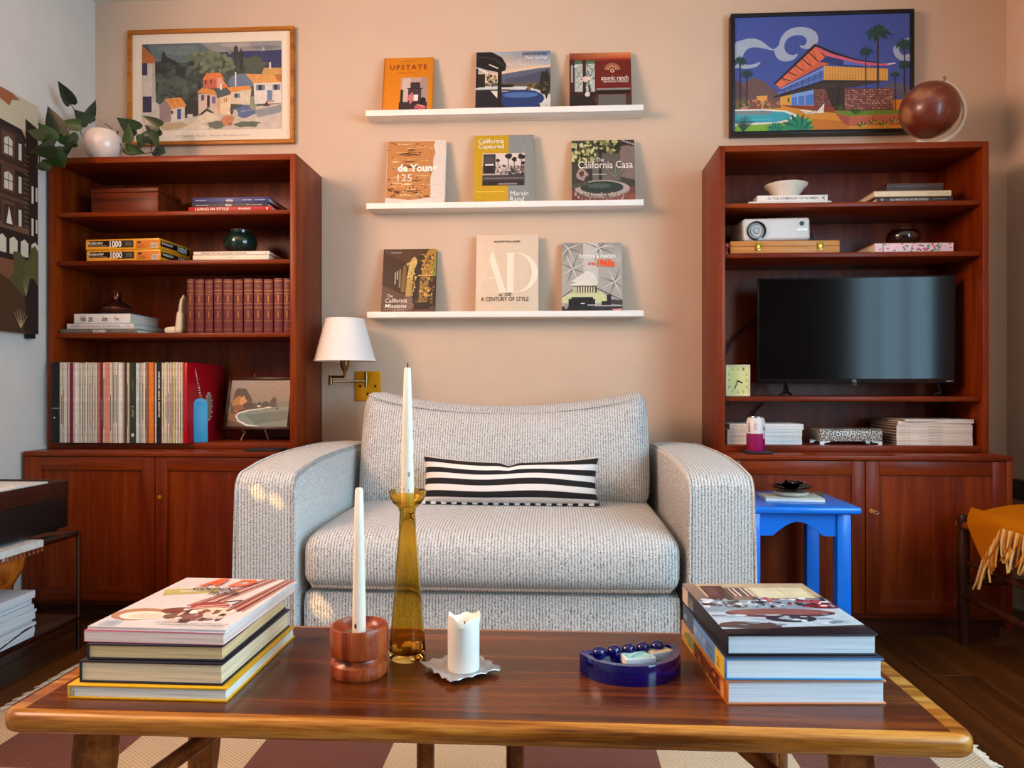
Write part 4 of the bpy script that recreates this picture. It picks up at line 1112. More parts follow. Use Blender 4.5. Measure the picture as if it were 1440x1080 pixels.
# 6 courtyard
t, fr = ledge_book('green photo book with a round fountain on the middle ledge', 1, 804, 893, 196, '#4a443a', '#cfc6b8', t=.02)
BX = (218, 155, 1010, 900)
sh = [('#3a3a30', rect(218, 155, 1010, 900)), ('#7c6a60', [(830, 240), (1010, 200), (1010, 640), (830, 600)]), ('#5c544c', rect(470, 260, 830, 620)), ('#2a1c16', [(820, 170), (880, 155), (1010, 215), (1010, 240), (840, 200)]), ('#6a625c', rect(480, 470, 830, 640)), ('#3c342c', rect(270, 500, 430, 680)), ('#a08c84', blob(345, 570, 70, 70, random.Random(2))), ('#5c2a26', blob(345, 560, 30, 36, random.Random(3))), ('#2e2c28', rect(432, 250, 476, 680)), ('#24221e', rect(560, 220, 596, 640)), ('#6e3c34', [(218, 760), (1010, 720), (1010, 900), (218, 900)]), ('#8a4c40', [(640, 840), (1010, 800), (1010, 900), (640, 900)]), ('#8a8078', ell(600, 745, 345, 110, 30)), ('#a89c90', ell(600, 735, 340, 95, 30)), ('#2a3430', ell(595, 725, 270, 75, 28)), ('#46544c', ell(560, 705, 150, 30)), ('#c8c4bc', rect(480, 565, 660, 572)), ('#4c4a42', [(218, 690), (430, 650), (430, 690), (218, 740)])]
sh += specks(220, 160, 520, 420, 120, 26, ['#a8a468', '#5c6034', '#26281a', '#c8c490', '#3c4024'], 5)+specks(480, 160, 830, 300, 80, 26, ['#7c7c44', '#3a3e24', '#b4b078', '#202216'], 6)
for k in range(16): sh.append((('#6a705a', '#2c3026', '#8a8c74')[k % 3], stroke([(770, 600), (770+150*math.cos(R(20+9*k)), 600-190*math.sin(R(20+9*k)))], [12, 3])))
sh += specks(250, 790, 900, 890, 70, 12, ['#c0b0a4', '#5a3a34', '#94685c'], 7)
sh += [('#e8e0d8', [(860+20*k, 158+7*k), (872+20*k, 160+7*k), (868+20*k, 185+7*k)], 's') for k in range(8)]
art('cover_print', t, fr, sh, BX, noise=.15)
write(t, fr, 'The', (522, 370, 625, 418), '#f0ece4', box=BX); write(t, fr, 'California Casa', (300, 410, 985, 498), '#f4f0ea', box=BX); write(t, fr, 'Rizzoli', (280, 876, 350, 892), '#f0e0d0', box=BX)
# 7 arcade
t, fr = ledge_book('brown book with a mission arcade photo on the bottom ledge', 2, 537, 612, 349, '#3a2018', '#5a3a30', t=.018)
BX = (150, 250, 768, 978)
sh = [('#33190f', rect(150, 250, 768, 978)), ('#4a2a18', [(170, 250), (660, 250), (470, 420), (170, 300)]), ('#5a3a2c', [(150, 660), (430, 780), (768, 900), (768, 978), (150, 978)]), ('#7c5c50', [(430, 800), (540, 800), (520, 920), (350, 978), (250, 978)]), ('#a87c30', [(600, 560), (620, 400), (655, 290), (690, 250), (768, 250), (768, 480), (740, 560)]), ('#8a8a2a', [(720, 480), (768, 300), (768, 560), (720, 560)]), ('#8c6c3a', [(590, 565), (690, 560), (680, 860), (580, 860)]), ('#c8a860', [(440, 570), (455, 440), (480, 370), (515, 338), (545, 370), (552, 440), (520, 480), (505, 570)]), ('#b0904c', [(435, 575), (505, 575), (495, 790), (425, 790)]), ('#24120c', [(520, 480), (555, 400), (590, 400), (610, 560), (570, 600), (540, 880), (510, 860)]), ('#e8c880', rect(430, 565, 512, 576)), ('#dcae60', rect(565, 548, 730, 558)), ('#7c5a2c', [(375, 560), (390, 450), (410, 430), (425, 460), (420, 740), (370, 740)]), ('#8c8060', rect(345, 480, 362, 690)), ('#b8a880', rect(318, 500, 332, 600)), ('#c0b490', rect(295, 515, 306, 650)), ('#1c100a', [(540, 860), (700, 850), (710, 930), (520, 930)]), ('#2a140e', rect(690, 600, 740, 900))]
sh += specks(590, 300, 750, 860, 90, 14, ['#d8a850', '#6a4a1c', '#b8a040', '#8a5a24', '#3c2410'], 3)+specks(435, 400, 540, 780, 50, 10, ['#e0c478', '#8a6a34', '#c09c50'], 4)
art('cover_print', t, fr, sh, BX, noise=.15)
write(t, fr, 'The', (212, 765, 282, 800), '#f0e8dc', box=BX, shear=.1); write(t, fr, 'California', (198, 808, 448, 858), '#f4ece0', box=BX, shear=.1); write(t, fr, 'Missions', (198, 872, 445, 915), '#f4ece0', bold=.01, box=BX, shear=.1)
write(t, fr, 'Anthony Quirk', (240, 285, 365, 305), '#f0e8dc', box=BX); write(t, fr, 'A PICTORIAL HISTORY', (198, 930, 420, 940), '#d8c8b8', box=BX)
# 8 cream with big letters
t, fr = ledge_book('tall cream book with two large pale letters on the bottom ledge', 2, 669, 757, 331, '#dcc6ac', '#d8c4ac', t=.03)
BX = (75, 70, 605, 745); lc = '#f0e2cc'
art('cover_print', t, fr, [(lc, [(205, 225), (222, 225), (335, 570), (280, 570), (190, 290)]), (lc, stroke([(205, 260), (95, 562)], 5)), (lc, stroke([(82, 566), (135, 566)], 5)), (lc, stroke([(250, 566), (345, 566)], 5)), (lc, stroke([(140, 445), (240, 445)], 5)), (lc, rect(340, 230, 397, 566)), (lc, stroke([(330, 230), (440, 230)], 5)), (lc, stroke([(330, 567), (430, 567)], 5)), (lc, [(420, 228)]+[(420+180*math.sin(R(a))*1.0, 398-170*math.cos(R(a))) for a in range(5, 180, 8)]+[(420, 568)]+[(420+128*math.sin(R(a)), 398-163*math.cos(R(a))) for a in range(175, 4, -8)])], BX)
write(t, fr, 'ARCHITECTURAL DIGEST', (225, 122, 452, 138), '#2c221a', bold=.02, box=BX); write(t, fr, 'at 100', (272, 572, 378, 602), '#1c1612', box=BX, shear=.15); write(t, fr, 'A CENTURY OF STYLE', (122, 610, 525, 645), '#1c1612', box=BX)
# 9 grey interior
t, fr = ledge_book('grey book with folded star panels and orange number on the bottom ledge', 2, 790, 875, 341, '#8a8680', '#b07a54', t=.022)
BX = (822, 132, 1345, 742)
sh = [('#a8a49c', rect(822, 132, 1345, 742)), (['#8a867e', '#98948c', '#b8b4ac', '#a8a49c'], [(822, 132), (1345, 132), (1345, 300), (822, 300)]), ('#c4c0b8', rect(1010, 132, 1140, 480))]
for cx, cy in ((880, 180), (1150, 180), (915, 360), (1280, 480)):
    for a in range(0, 360, 45):
        l = 130; sh.append((('#6a6660', '#d0ccc4')[(a//45) % 2], stroke([(cx, cy), (max(824, min(1343, cx+l*math.cos(R(a+20)))), max(134, min(600, cy+l*math.sin(R(a+20)))))], [12, 3])))
sh += [('#d8d4cc', [(905, 470), (1040, 380), (1100, 400), (1140, 490), (1010, 510)]), ('#e0d8c8', [(880, 500), (1010, 470), (1150, 500), (1010, 520)]), ('#c8cc9c', [(822, 610), (920, 560), (1160, 560), (1250, 640), (1250, 660), (822, 660)]), ('#b8bc90', [(920, 520), (1110, 520), (1150, 580), (900, 580)]), ('#3c3028', stroke([(920, 516), (1010, 512), (1120, 518)], 8)), ('#4a3c2c', rect(955, 520, 1125, 570))]
for k in range(7): sh.append(('#e0dcc0', rect(965+22*k, 522, 975+22*k, 570), 's'))
sh += [('#3a3a3a', stroke([(822, 610), (920, 545)], 8)), ('#3a3a3a', stroke([(1120, 530), (1345, 640)], 8)), ('#141214', rect(905, 610, 1092, 680)), ('#0e0c0e', rect(880, 625, 1110, 700)), ('#e8e8e4', rect(985, 660, 1020, 668)), ('#1c1a1c', rect(1210, 590, 1248, 680)), ('#161416', rect(1165, 645, 1240, 680)), ('#2a2628', rect(822, 690, 1345, 742)), ('#1a1818', blob(980, 715, 110, 28, rnd)), ('#d8d4d0', rect(1045, 676, 1120, 682)), ('#d8988a', [(1250, 715), (1340, 708), (1340, 738), (1290, 738)]), ('#8c8a88', blob(860, 690, 14, 26, rnd)), ('#3c2e2c', [(1240, 630), (1345, 640), (1345, 680), (1240, 670)])]
art('cover_print', t, fr, sh, BX, noise=.08)
write(t, fr, 'furniture & interiors', (975, 228, 1290, 270), '#f4f0ea', bold=.02, box=BX); write(t, fr, 'of the', (1050, 300, 1118, 334), '#e0642c', bold=.02, box=BX); write(t, fr, '1960s', (1128, 275, 1282, 350), '#e85a20', bold=.05, box=BX); write(t, fr, 'anne bony', (1200, 156, 1278, 176), '#f4f0ea', box=BX)

# ================================================================== framed pictures
pa, pb = U(179, 206, WYB-.022), U(413, 33, WYB-.022)
w, h = pb.x-pa.x, pb.z-pa.z-.012
pf = thing('framed_print', 'village watercolour print in an oak frame above the left bookcase', 'picture', ((pa.x+pb.x)/2, WYB-.0005, pa.z+.004))
oak = wood('#8a4a14', '#b06a24', '#c88236', 'x', rough=.4)
fw = .0145
for nm, a in (('frame_rail', (-w/2, w/2, -.022, 0, 0, fw)), ('frame_rail', (-w/2, w/2, -.022, 0, h-fw, h)), ('frame_stile', (-w/2, -w/2+fw, -.022, 0, fw, h-fw)), ('frame_stile', (w/2-fw, w/2, -.022, 0, fw, h-fw))): bx(nm, oak, pf, *a, r=.0015)
bx('mount', mat('#eadcc6', .8, var=.01), pf, -w/2+fw, w/2-fw, -.010, -.002, fw, h-fw)
# sheet in pixels of the close-up: mount 80..1265 x 110..985, picture 152..1200 x 190..890
mfr = FR((-w/2+fw, -.010, fw), (1, 0, 0), (0, 0, 1), w-2*fw, h-2*fw)
def sub(fr, box, r):
    o, ex, ey, w_, h_ = fr; x0, y0, x1, y1 = box
    return (o+ex*((r[0]-x0)/(x1-x0)*w_)+ey*((y1-r[3])/(y1-y0)*h_), ex, ey, (r[2]-r[0])/(x1-x0)*w_, (r[3]-r[1])/(y1-y0)*h_)
MB_ = (78, 115, 1268, 980); PB_ = (152, 192, 1198, 888)
ifr = sub(mfr, MB_, PB_)
r3 = random.Random(21)
sh = [('#46524c', rect(152, 192, 1198, 888)), ('#8e8c8c', [(590, 192), (1198, 192), (1198, 270), (700, 280)]), ('#a8a29c', ell(860, 215, 120, 18)), ('#76787c', ell(1080, 240, 100, 16)), ('#2c3460', [(720, 272), (1198, 264), (1198, 410), (960, 380), (860, 330)]), ('#5a6c70', [(190, 192), (590, 192), (700, 280), (760, 320), (500, 350), (250, 330)]), ('#6a7a78', blob(450, 250, 170, 45, r3, 16)), ('#5c6a54', blob(640, 340, 150, 70, r3, 16)), ('#6c7458', blob(700, 330, 90, 45, r3, 14)), ('#4a5646', blob(980, 370, 110, 50, r3, 14)), ('#3c463a', blob(830, 400, 90, 70, r3, 14)), ('#2a2c2c', [(255, 350), (298, 330), (300, 265), (318, 250), (340, 300), (400, 330), (440, 370), (520, 430), (600, 520), (610, 690), (560, 780), (480, 770), (470, 640), (300, 640), (250, 660)]), ('#3e4a44', blob(430, 540, 150, 80, r3, 16)), ('#4a5850', blob(400, 500, 80, 45, r3, 14)), ('#36403c', blob(570, 450, 60, 60, r3, 12)), ('#46524a', blob(300, 600, 60, 50, r3, 12)), ('#2e3630', ell(858, 300, 20, 80)), ('#2a322e', [(885, 420), (880, 290), (897, 240), (912, 290), (915, 420)]), ('#3a4438', ell(790, 345, 30, 40)), ('#505a48', ell(745, 335, 18, 32))]
sh += specks(260, 360, 620, 640, 60, 26, ['#3a4640', '#2e3634', '#4e5c54', '#445048'], 3)+specks(560, 270, 860, 430, 40, 22, ['#6a7460', '#525e4c', '#788068'], 4)
sh += [('#c4b8a8', [(152, 760), (290, 830), (600, 770), (900, 720), (1198, 690), (1198, 888), (152, 888)]), ('#b8a27c', blob(380, 850, 150, 28, r3, 14)), ('#dccbb2', [(420, 888), (520, 840), (640, 740), (740, 790), (640, 888)]), ('#c9bcae', [(900, 790), (1198, 720), (1198, 888), (1000, 888)]), ('#8a8e92', [(1000, 740), (1198, 700), (1198, 760), (1020, 800)]), ('#6f7666', blob(720, 850, 70, 36, r3, 14)), ('#59654f', blob(950, 850, 100, 26, r3, 12)), ('#c8805c', blob(800, 815, 48, 50, r3, 12)), ('#b0603c', blob(815, 845, 18, 14, r3)), ('#586a8e', blob(925, 745, 72, 52, r3, 14)), ('#7a8aa6', stroke([(890, 750), (980, 735)], 12)), ('#8d9076', blob(985, 685, 36, 50, r3, 12))]
sh += [('#cabfb2', [(152, 340), (248, 340), (258, 660), (285, 680), (287, 888), (152, 888)]), ('#b4aca4', [(225, 345), (248, 340), (258, 660), (230, 660)]), ('#ab6230', [(152, 200), (262, 318), (240, 348), (152, 345)]), ('#35304a', rect(152, 345, 192, 442)), ('#302e4c', rect(158, 612, 225, 740))]
sh += [('#95807e', [(287, 680), (330, 640), (375, 715), (370, 820), (290, 820)]), ('#d6c8bc', [(375, 715), (475, 700), (475, 820), (370, 825)]), ('#dc9148', [(325, 635), (445, 625), (490, 695), (375, 720)]), ('#c67a34', stroke([(365, 634), (410, 712)], 8)), ('#c67a34', stroke([(405, 630), (448, 704)], 8)), ('#3c4c82', rect(418, 718, 447, 800)), ('#2a2832', rect(374, 732, 388, 755)), ('#d8d4cc', rect(495, 762, 535, 786))]
sh += [('#d3b9ac', [(578, 600), (715, 610), (720, 770), (650, 720), (578, 770)]), ('#d98f4a', [(565, 590), (610, 550), (705, 575), (715, 620)]), ('#c86650', [(615, 485), (740, 480), (778, 520), (778, 560), (615, 560)]), ('#dfa487', [(715, 480), (745, 470), (778, 520), (778, 560), (715, 560)]), ('#de7c40', [(608, 487), (640, 437), (745, 435), (778, 500), (740, 468), (712, 487)]), ('#4a2028', rect(627, 490, 638, 525)), ('#4a2028', rect(668, 488, 678, 520)), ('#d9743c', [(745, 528), (798, 528), (796, 555), (740, 560)]), ('#e6cda8', [(715, 640), (825, 610), (815, 780), (735, 760)]), ('#d9a878', [(715, 640), (740, 635), (745, 762), (720, 765)]), ('#4f5c5c', [(697, 572), (780, 562), (825, 610), (730, 637)]), ('#e8e0d4', rect(740, 525, 755, 572)), ('#2c2028', rect(643, 615, 663, 705)), ('#46588a', rect(598, 610, 622, 655)), ('#6a6484', rect(680, 625, 706, 680)), ('#c07a3c', rect(768, 640, 776, 675)), ('#c07a3c', rect(784, 637, 792, 670))]
for k in range(5): sh.append(('#2e2a2c', [(585+14*k, 770-13*k), (612+14*k, 764-13*k), (610+14*k, 757-13*k), (583+14*k, 762-13*k)]))
sh += [('#677892', ell(900, 515, 100, 66)), ('#d7c8ae', [(820, 590), (975, 570), (960, 700), (820, 685)]), ('#dd9148', [(788, 555), (960, 545), (976, 572), (825, 597)]), ('#e0d8cc', rect(852, 435, 862, 552)), ('#3a3a4a', rect(848, 605, 888, 640)), ('#6f8092', rect(868, 605, 888, 640)), ('#dcd4ca', [(990, 525), (1198, 520), (1198, 690), (1000, 692)]), ('#d99a54', [(930, 450), (1130, 460), (1198, 492), (1198, 525), (990, 527)]), ('#b86c34', [(1140, 462), (1198, 465), (1198, 520), (1170, 510)]), ('#c89858', [(1055, 440), (1070, 408), (1198, 408), (1198, 462), (1050, 462)]), ('#dcd4c8', rect(1106, 362, 1121, 416)), ('#6c7f98', rect(1010, 540, 1076, 585)), ('#1e1c22', rect(1028, 543, 1052, 583)), ('#6c7f98', rect(1133, 540, 1190, 585)), ('#1e1c22', rect(1146, 543, 1168, 583)), ('#6a84a4', rect(1092, 586, 1130, 668)), ('#b88a5c', rect(1085, 668, 1150, 680)), ('#5c3a30', [(1060, 712), (1090, 670), (1112, 712)])]
for k in range(4): sh.append(('#22221e', stroke([(828, 770), (812+12*k, 720+5*(k % 2))], [6, 2])))
for k in range(7): sh.append(('#6a7660', stroke([(700, 870), (600+30*k, 835-8*(k % 3))], [10, 2])))
sh += [('#e4ddd2', [(1064, 264), (1066, 232), (1072, 262)]), ('#e4ddd2', stroke([(1045, 267), (1075, 267)], 4))]
art('picture_print', pf, ifr, sh, PB_, noise=.16, nscale=45, rough=.6)
write(pf, mfr, 'RICHARD TUFF', (405, 928, 632, 948), '#8a8078', spacing=1.3, box=MB_, lift=.0008); write(pf, mfr, '- Beside the deep waters', (650, 928, 958, 946), '#8a8078', spacing=1.2, box=MB_, lift=.0008)

pa, pb = U(1028, 190, WYB-.04), U(1286, 12, WYB-.04)
w, h = pb.x-pa.x, pb.z-pa.z
pf = thing('framed_canvas', 'canvas of a flat-roofed desert house with pool in a black frame', 'picture', ((pa.x+pb.x)/2, WYB-.0005, pa.z))
fw = .014; bk_ = mat('#0e0c0c', .45, var=0)
for nm, a in (('frame_rail', (-w/2, w/2, -.04, 0, 0, fw)), ('frame_rail', (-w/2, w/2, -.04, 0, h-fw, h)), ('frame_stile', (-w/2, -w/2+fw, -.04, 0, fw, h-fw)), ('frame_stile', (w/2-fw, w/2, -.04, 0, fw, h-fw))): bx(nm, bk_, pf, *a, r=.001)
bx('canvas', mat('#3f5096', .8), pf, -w/2+fw, w/2-fw, -.034, -.01, fw, h-fw)
PB_ = (94, 62, 1048, 705)
ifr = FR((-w/2+fw, -.034, fw), (1, 0, 0), (0, 0, 1), w-2*fw, h-2*fw)
cl_ = '#a3b0c6'
sh = [('#40529c', rect(94, 62, 1048, 705))]
sh += [(cl_, smooth([(94, 215), (130, 190), (190, 180), (240, 195), (290, 235), (310, 245), (300, 250), (260, 240), (200, 230), (160, 245), (140, 285), (160, 325), (200, 325), (237, 314), (215, 340), (165, 350), (110, 345), (94, 335)]))]
sh += [(cl_, smooth([(310, 245), (335, 225), (350, 180), (385, 140), (440, 123), (500, 130), (540, 155), (553, 195), (540, 225), (510, 245), (470, 245), (450, 225), (475, 228), (490, 205), (480, 180), (445, 168), (405, 175), (375, 200), (368, 240), (385, 270), (415, 280), (440, 272), (430, 295), (400, 312), (355, 312), (325, 290), (315, 262)]))]
sh += [(cl_, smooth([(1048, 200), (1000, 210), (965, 240), (960, 280), (990, 320), (1048, 328), (1048, 290), (1010, 295), (990, 265), (1010, 235), (1048, 230)]))]
sh += [('#6a4f4a', [(94, 420), (140, 430), (200, 400), (260, 430), (330, 490), (360, 540), (94, 550)]), ('#5a4446', [(94, 410), (130, 430), (170, 500), (94, 530)]), ('#5c5a72', [(900, 470), (960, 440), (1048, 470), (1048, 540), (900, 520)]), ('#d9902a', [(94, 560), (1048, 540), (1048, 705), (94, 705)]), ('#c87818', [(520, 640), (720, 660), (720, 705), (520, 705)]), ('#7a4a3a', [(94, 530), (340, 540), (350, 575), (94, 580)])]
sh += specks(100, 530, 340, 575, 40, 12, ['#a87058', '#5a6a3a', '#8a5444', '#c08060'], 4)
sh += [('#7cae2e', [(94, 660), (360, 660), (520, 640), (520, 705), (94, 705)]), ('#e8e4da', [(94, 580), (250, 580), (380, 592), (435, 615), (420, 645), (340, 662), (94, 672)]), ('#3aa4b4', [(94, 588), (250, 588), (370, 600), (412, 620), (390, 642), (320, 655), (94, 658)]), ('#7c8a8a', [(94, 588), (250, 588), (320, 595), (270, 612), (94, 612)]), ('#4cb8c4', stroke([(120, 640), (300, 640)], 7))]
sh += [('#6a8a24', [(620, 605), (720, 595), (1000, 600), (1000, 622), (720, 630)]), ('#c0644a', [(645, 612), (720, 632), (1000, 624), (1000, 682), (720, 684), (690, 670)]), ('#a84e3a', [(645, 612), (720, 632), (720, 684), (690, 670)])]
# the house
sh += [('#6a3c30', [(530, 470), (960, 480), (960, 600), (620, 600), (530, 570)])]
rr_ = random.Random(14)
for j in range(9):
    for i in range(16):
        x_, y_ = 700+16.5*i+rr_.uniform(-3, 3)+(j % 2)*6, 486+12.6*j+rr_.uniform(-2, 2)
        if x_ < 955: sh.append((rr_.choice(['#b0766a', '#9a6056', '#c08c7c', '#85504a']), blob(x_, y_, 7.2, 5.0, rr_, 6), 's'))
for j in range(7):
    for i in range(7): sh.append((rr_.choice(['#8a5448', '#6c4038', '#a06a5a']), blob(540+13*i, 482+13*j, 5.6, 5, rr_, 6), 's'))
sh += [('#3a2620', [(600, 470), (695, 470), (695, 590), (630, 590)]), ('#7ca4e0', [(405, 500), (528, 478), (528, 565), (405, 565)]), ('#4a7cc8', [(405, 520), (528, 500), (528, 565), (405, 565)]), ('#c89ad0', stroke([(440, 510), (440, 562)], 4)), ('#c89ad0', stroke([(480, 502), (480, 562)], 4)), ('#d8a040', [(345, 510), (408, 498), (408, 565), (345, 560)]), ('#3a281c', stroke([(390, 520), (390, 545)], 8)), ('#8a3a20', [(345, 560), (640, 575), (640, 610), (400, 575)]), ('#40302e', [(310, 515), (585, 425), (930, 435), (740, 470), (530, 475), (320, 520)]), ('#2e2424', [(310, 508), (585, 425), (930, 430), (930, 438), (585, 440), (312, 520)])]
sh += [('#5a78c4', [(345, 470), (582, 352), (582, 424), (330, 500)]), ('#8aa8e0', stroke([(350, 468), (582, 360)], 6))]
for k in range(7): sh.append(('#33407c', stroke([(370+32*k, 462-15*k), (370+32*k, 490-9*k)], 3)))
sh += [('#28305c', stroke([(340, 478), (582, 385)], 4)), ('#28305c', stroke([(340, 486), (582, 400)], 4)), ('#e0a24a', [(582, 345), (930, 370), (930, 436), (582, 424)])]
for k in range(21): sh.append(('#b4762a', stroke([(596+16*k, 347+1.1*k), (596+16*k, 424+.6*k)], 2.5), 's'))
sh += [('#b87830', stroke([(590, 395), (760, 405)], 3)), ('#b87830', stroke([(590, 410), (760, 420)], 3)), ('#d4603a', [(330, 462), (555, 325), (655, 322), (560, 350), (335, 470)]), ('#2c3a7c', [(560, 320), (605, 290), (690, 300), (830, 340), (830, 360), (655, 345)]), ('#6070b8', [(690, 305), (830, 345), (830, 358), (690, 340)]), ('#e2704a', [(310, 440), (535, 225), (600, 290), (560, 320), (345, 460)])]
for k in range(6): sh.append(('#b8482c', stroke([(350+34*k, 415-34*k), (385+32*k, 437-24*k)], 4)))
for k in range(6): sh.append(('#2a1c20', stroke([(348+36*k, 403-35*k), (365+38*k, 415-33*k), (400+38*k, 425-26*k)], 6)))
sh += [('#d86078', [(535, 225), (640, 275), (770, 320), (880, 340), (970, 342), (930, 352), (830, 350), (700, 318), (600, 290), (545, 255)]), ('#241a22', [(308, 440), (532, 220), (545, 226), (640, 268), (760, 312), (880, 334), (880, 340), (760, 320), (630, 280), (538, 235), (318, 444)]), ('#e8d8e0', stroke([(925, 344), (970, 340)], 6))]
sh += [('#1e1818', stroke([(590, 462), (632, 575)], 6)), ('#1e1818', stroke([(668, 462), (650, 575)], 6))]
def palm(x, y, s, yb, seed):
    q = random.Random(seed); o = [('#3a2630', rect(x-5*s, y, x+5*s, yb))]
    for k in range(11):
        a = R(k*360/11+q.uniform(-10, 10)); l = 70*s*q.uniform(.8, 1.1)
        p = [(x, y), (x+l*.55*math.cos(a), y-l*.42*math.sin(a)-10*s), (x+l*math.cos(a), y-l*.5*math.sin(a)+14*s)]
        o.append((('#1c3a38', '#24463f')[k % 2], stroke(p, [16*s, 26*s, 4*s])))
    return o
sh += palm(875, 165, 1.05, 480, 1)+palm(810, 272, .58, 480, 2)+palm(1018, 235, .8, 500, 3)+palm(1020, 350, .55, 520, 6)+palm(125, 308, .62, 570, 4)+palm(162, 380, .5, 560, 5)+palm(968, 402, .4, 600, 7)
sh += [('#e8a050', [(212, 508), (275, 505), (270, 530), (245, 540), (220, 530)]), ('#e8a050', rect(243, 535, 251, 580)), ('#f0ece0', [(450, 590), (545, 600), (585, 555), (580, 610), (480, 612)]), ('#7c4a3a', stroke([(455, 598), (510, 608), (560, 575)], 3))]
for k in range(5): sh.append(('#7c4a3a', stroke([(525+11*k, 600-8*k), (540+10*k, 612-4*k)], 2)))
def agave(x, y, s, cols):
    o = []
    for k in range(9):
        a = R(8+k*20.5); l = 90*s
        dx, dy = math.cos(a), -math.sin(a); nx_, ny_ = -dy*16*s, dx*16*s
        o.append((cols[k % 2], [(x-nx_*.6, y-ny_*.6), (x+dx*l*.5-nx_, y+dy*l*.5-ny_), (x+dx*l, y+dy*l), (x+dx*l*.5+nx_, y+dy*l*.5+ny_), (x+nx_*.6, y+ny_*.6)]))
    return o
sh += agave(440, 700, 1.05, ['#1f8a68', '#16664e'])+agave(320, 704, .6, ['#1f8a68', '#186a4c'])
for k in range(11): sh.append((('#1e3a34', '#3a5a40')[k % 2], stroke([(140, 704), (94+11*k, 615+abs(k-5)*6)], [7, 2])))
for cx, cy in ((757, 606), (665, 580), (850, 665), (905, 678), (790, 682), (965, 660)):
    for k in range(9): sh.append((('#3a5a28', '#24401c', '#e0d048' if cy > 640 else '#4a6a30')[k % 3], stroke([(cx, cy+12), (cx-32+8*k, cy-22+abs(k-4)*4)], [6, 2]), 's'))
art('painting', pf, ifr, sh, PB_, noise=.06, nscale=90, rough=.55, step=1.4e-5)

# unframed canvas on the left wall
r0 = W(53, 150, WX0+.03); r1 = W(51, 470, WX0+.03)
cy1, cz1, cz0 = r0.y, r0.z, r1.z
cw, chh = .62, cz1-cz0
wc = thing('wall_canvas', 'brown and cream townhouse canvas hanging on the left wall', 'picture', (WX0+.0005, cy1-cw, cz0))
bx('canvas', mat('#8a7a66', .8), wc, 0, .03, 0, cw, 0, chh, r=.001)
for z_ in (.0, ): bx('corner_clip', mat('#1a1512', .4), wc, .004, .026, cw-.03, cw-.006, -.016, 0)
fr = FR((.03, 0, 0), (0, 1, 0), (0, 0, 1), cw, chh)
D1, D2, CR = '#3a2416', '#25140e', '#cfc4ae'
sh = [('#c4b698', rect(0, 1, 1, 0)), ('#9a5a36', [(.55, 0), (.80, 0), (.86, .015), (.80, .03), (.78, .06), (.70, .045), (.55, .04)]), ('#9a5a36', blob(.3, .06, .2, .03, rr_)),
      (D1, [(0, .12), (.88, .145), (.90, .20), (.93, .22), (.93, .60), (0, .60)]), (D2, [(0, .11), (.87, .135), (.92, .185), (.90, .19), (.86, .16), (0, .14)]), (D2, [(.90, .08), (1, .10), (1, .60), (.92, .60)]), ('#5a3a26', rect(0, .30, .92, .315)), ('#5a3a26', rect(0, .435, .92, .45)), (D2, rect(0, .32, .92, .34)), ('#6a4a34', rect(0, .55, .93, .575)), (D2, rect(0, .575, 1, .70))]
for x_ in (.06, .26, .46, .74):
    for y_ in (.19, .335, .475):
        sh += [('#5c3c28', rect(x_-.018, y_-.016, x_+.078, y_+.085)), (CR, [(x_, y_+.012), (x_+.03, y_), (x_+.06, y_+.012), (x_+.06, y_+.075), (x_, y_+.075)]), (D2, rect(x_, y_+.036, x_+.06, y_+.040)), (D2, rect(x_+.028, y_+.005, x_+.033, y_+.075))]
sh += [(D1, rect(.735, .474, .81, .56)), ('#e0d8c8', [(.755, .552), (.775, .48), (.80, .552)])]
for y_ in (.2, .34, .48): sh.append((CR, rect(.845, y_, .868, y_+.07)))
for k in range(16): sh.append(('#7a5c40', stroke([(.885, .24+.02*k), (.925, .243+.02*k)], .004), 's'))
for y_ in (.36, .50): sh += [(CR, rect(.945, y_, .962, y_+.075)), (CR, rect(.978, y_, .992, y_+.06))]
for k in range(12):
    x_ = .03+.083*k; sh.append((CR, [(x_, .615), (x_+.03, .600), (x_+.06, .615), (x_+.06, .675), (x_, .675)]))
sh += [('#7a4a30', rect(0, .70, 1, .82)), ('#4f4a24', blob(.90, .80, .12, .15, rr_, 16)), ('#5a5428', blob(.97, .72, .07, .10, rr_, 12)), ('#40280f', rect(0, .84, 1, 1)), ('#4a2c12', blob(.70, .90, .20, .11, rr_, 16)), ('#3a220e', blob(.3, .92, .2, .1, rr_, 16)), ('#24120c', blob(.98, .91, .09, .15, rr_, 14))]
for k in range(6): sh.append(('#b09a70', stroke([(.86, .98), (.81+.02*k, .90+.008*abs(k-2))], [.006, .002])))
for k in range(5): sh.append(('#8a8450', stroke([(.90, .84), (.87+.014*k, .75+.01*abs(k-2))], [.005, .002])))
art('printed_picture', wc, fr, sh, (0, 0, 1, 1), rough=.7)
# ================================================================== swing-arm wall lamp
bp_ = U(518, 543, WYB)
sl = thing('wall_lamp', 'swing-arm brass wall lamp with white shade beside the left bookcase', 'lamp', (bp_.x, WYB-.0005, bp_.z))
ph, pw2 = .058, .050
bx('back_plate', brass, sl, -pw2, pw2, -.008, 0, -ph, ph, r=.003)
for x_, z_ in ((-.030, .0), (.030, .0), (.0, -.030)): B().ball((x_, -.009, z_), .005, 10, (1, .5, 1)).done('screw', mat('#4a3008', .3, metal=1.), sl)
B().tube([(0, -.008, .032), (0, -.034, .032)], .006, 8).tube([(0, -.034, -.004), (0, -.034, .056)], .0075, 12).done('pivot', bronze, sl)
ys = -.155
sc_ = U(485, 480, WYB+ys); sxx = sc_.x-bp_.x
el = U(465, 533, WYB-.11).x-bp_.x
B().tube([(0, -.034, .020), (el, -.11, .018)], .0052, 10).done('arm', bronze, sl)
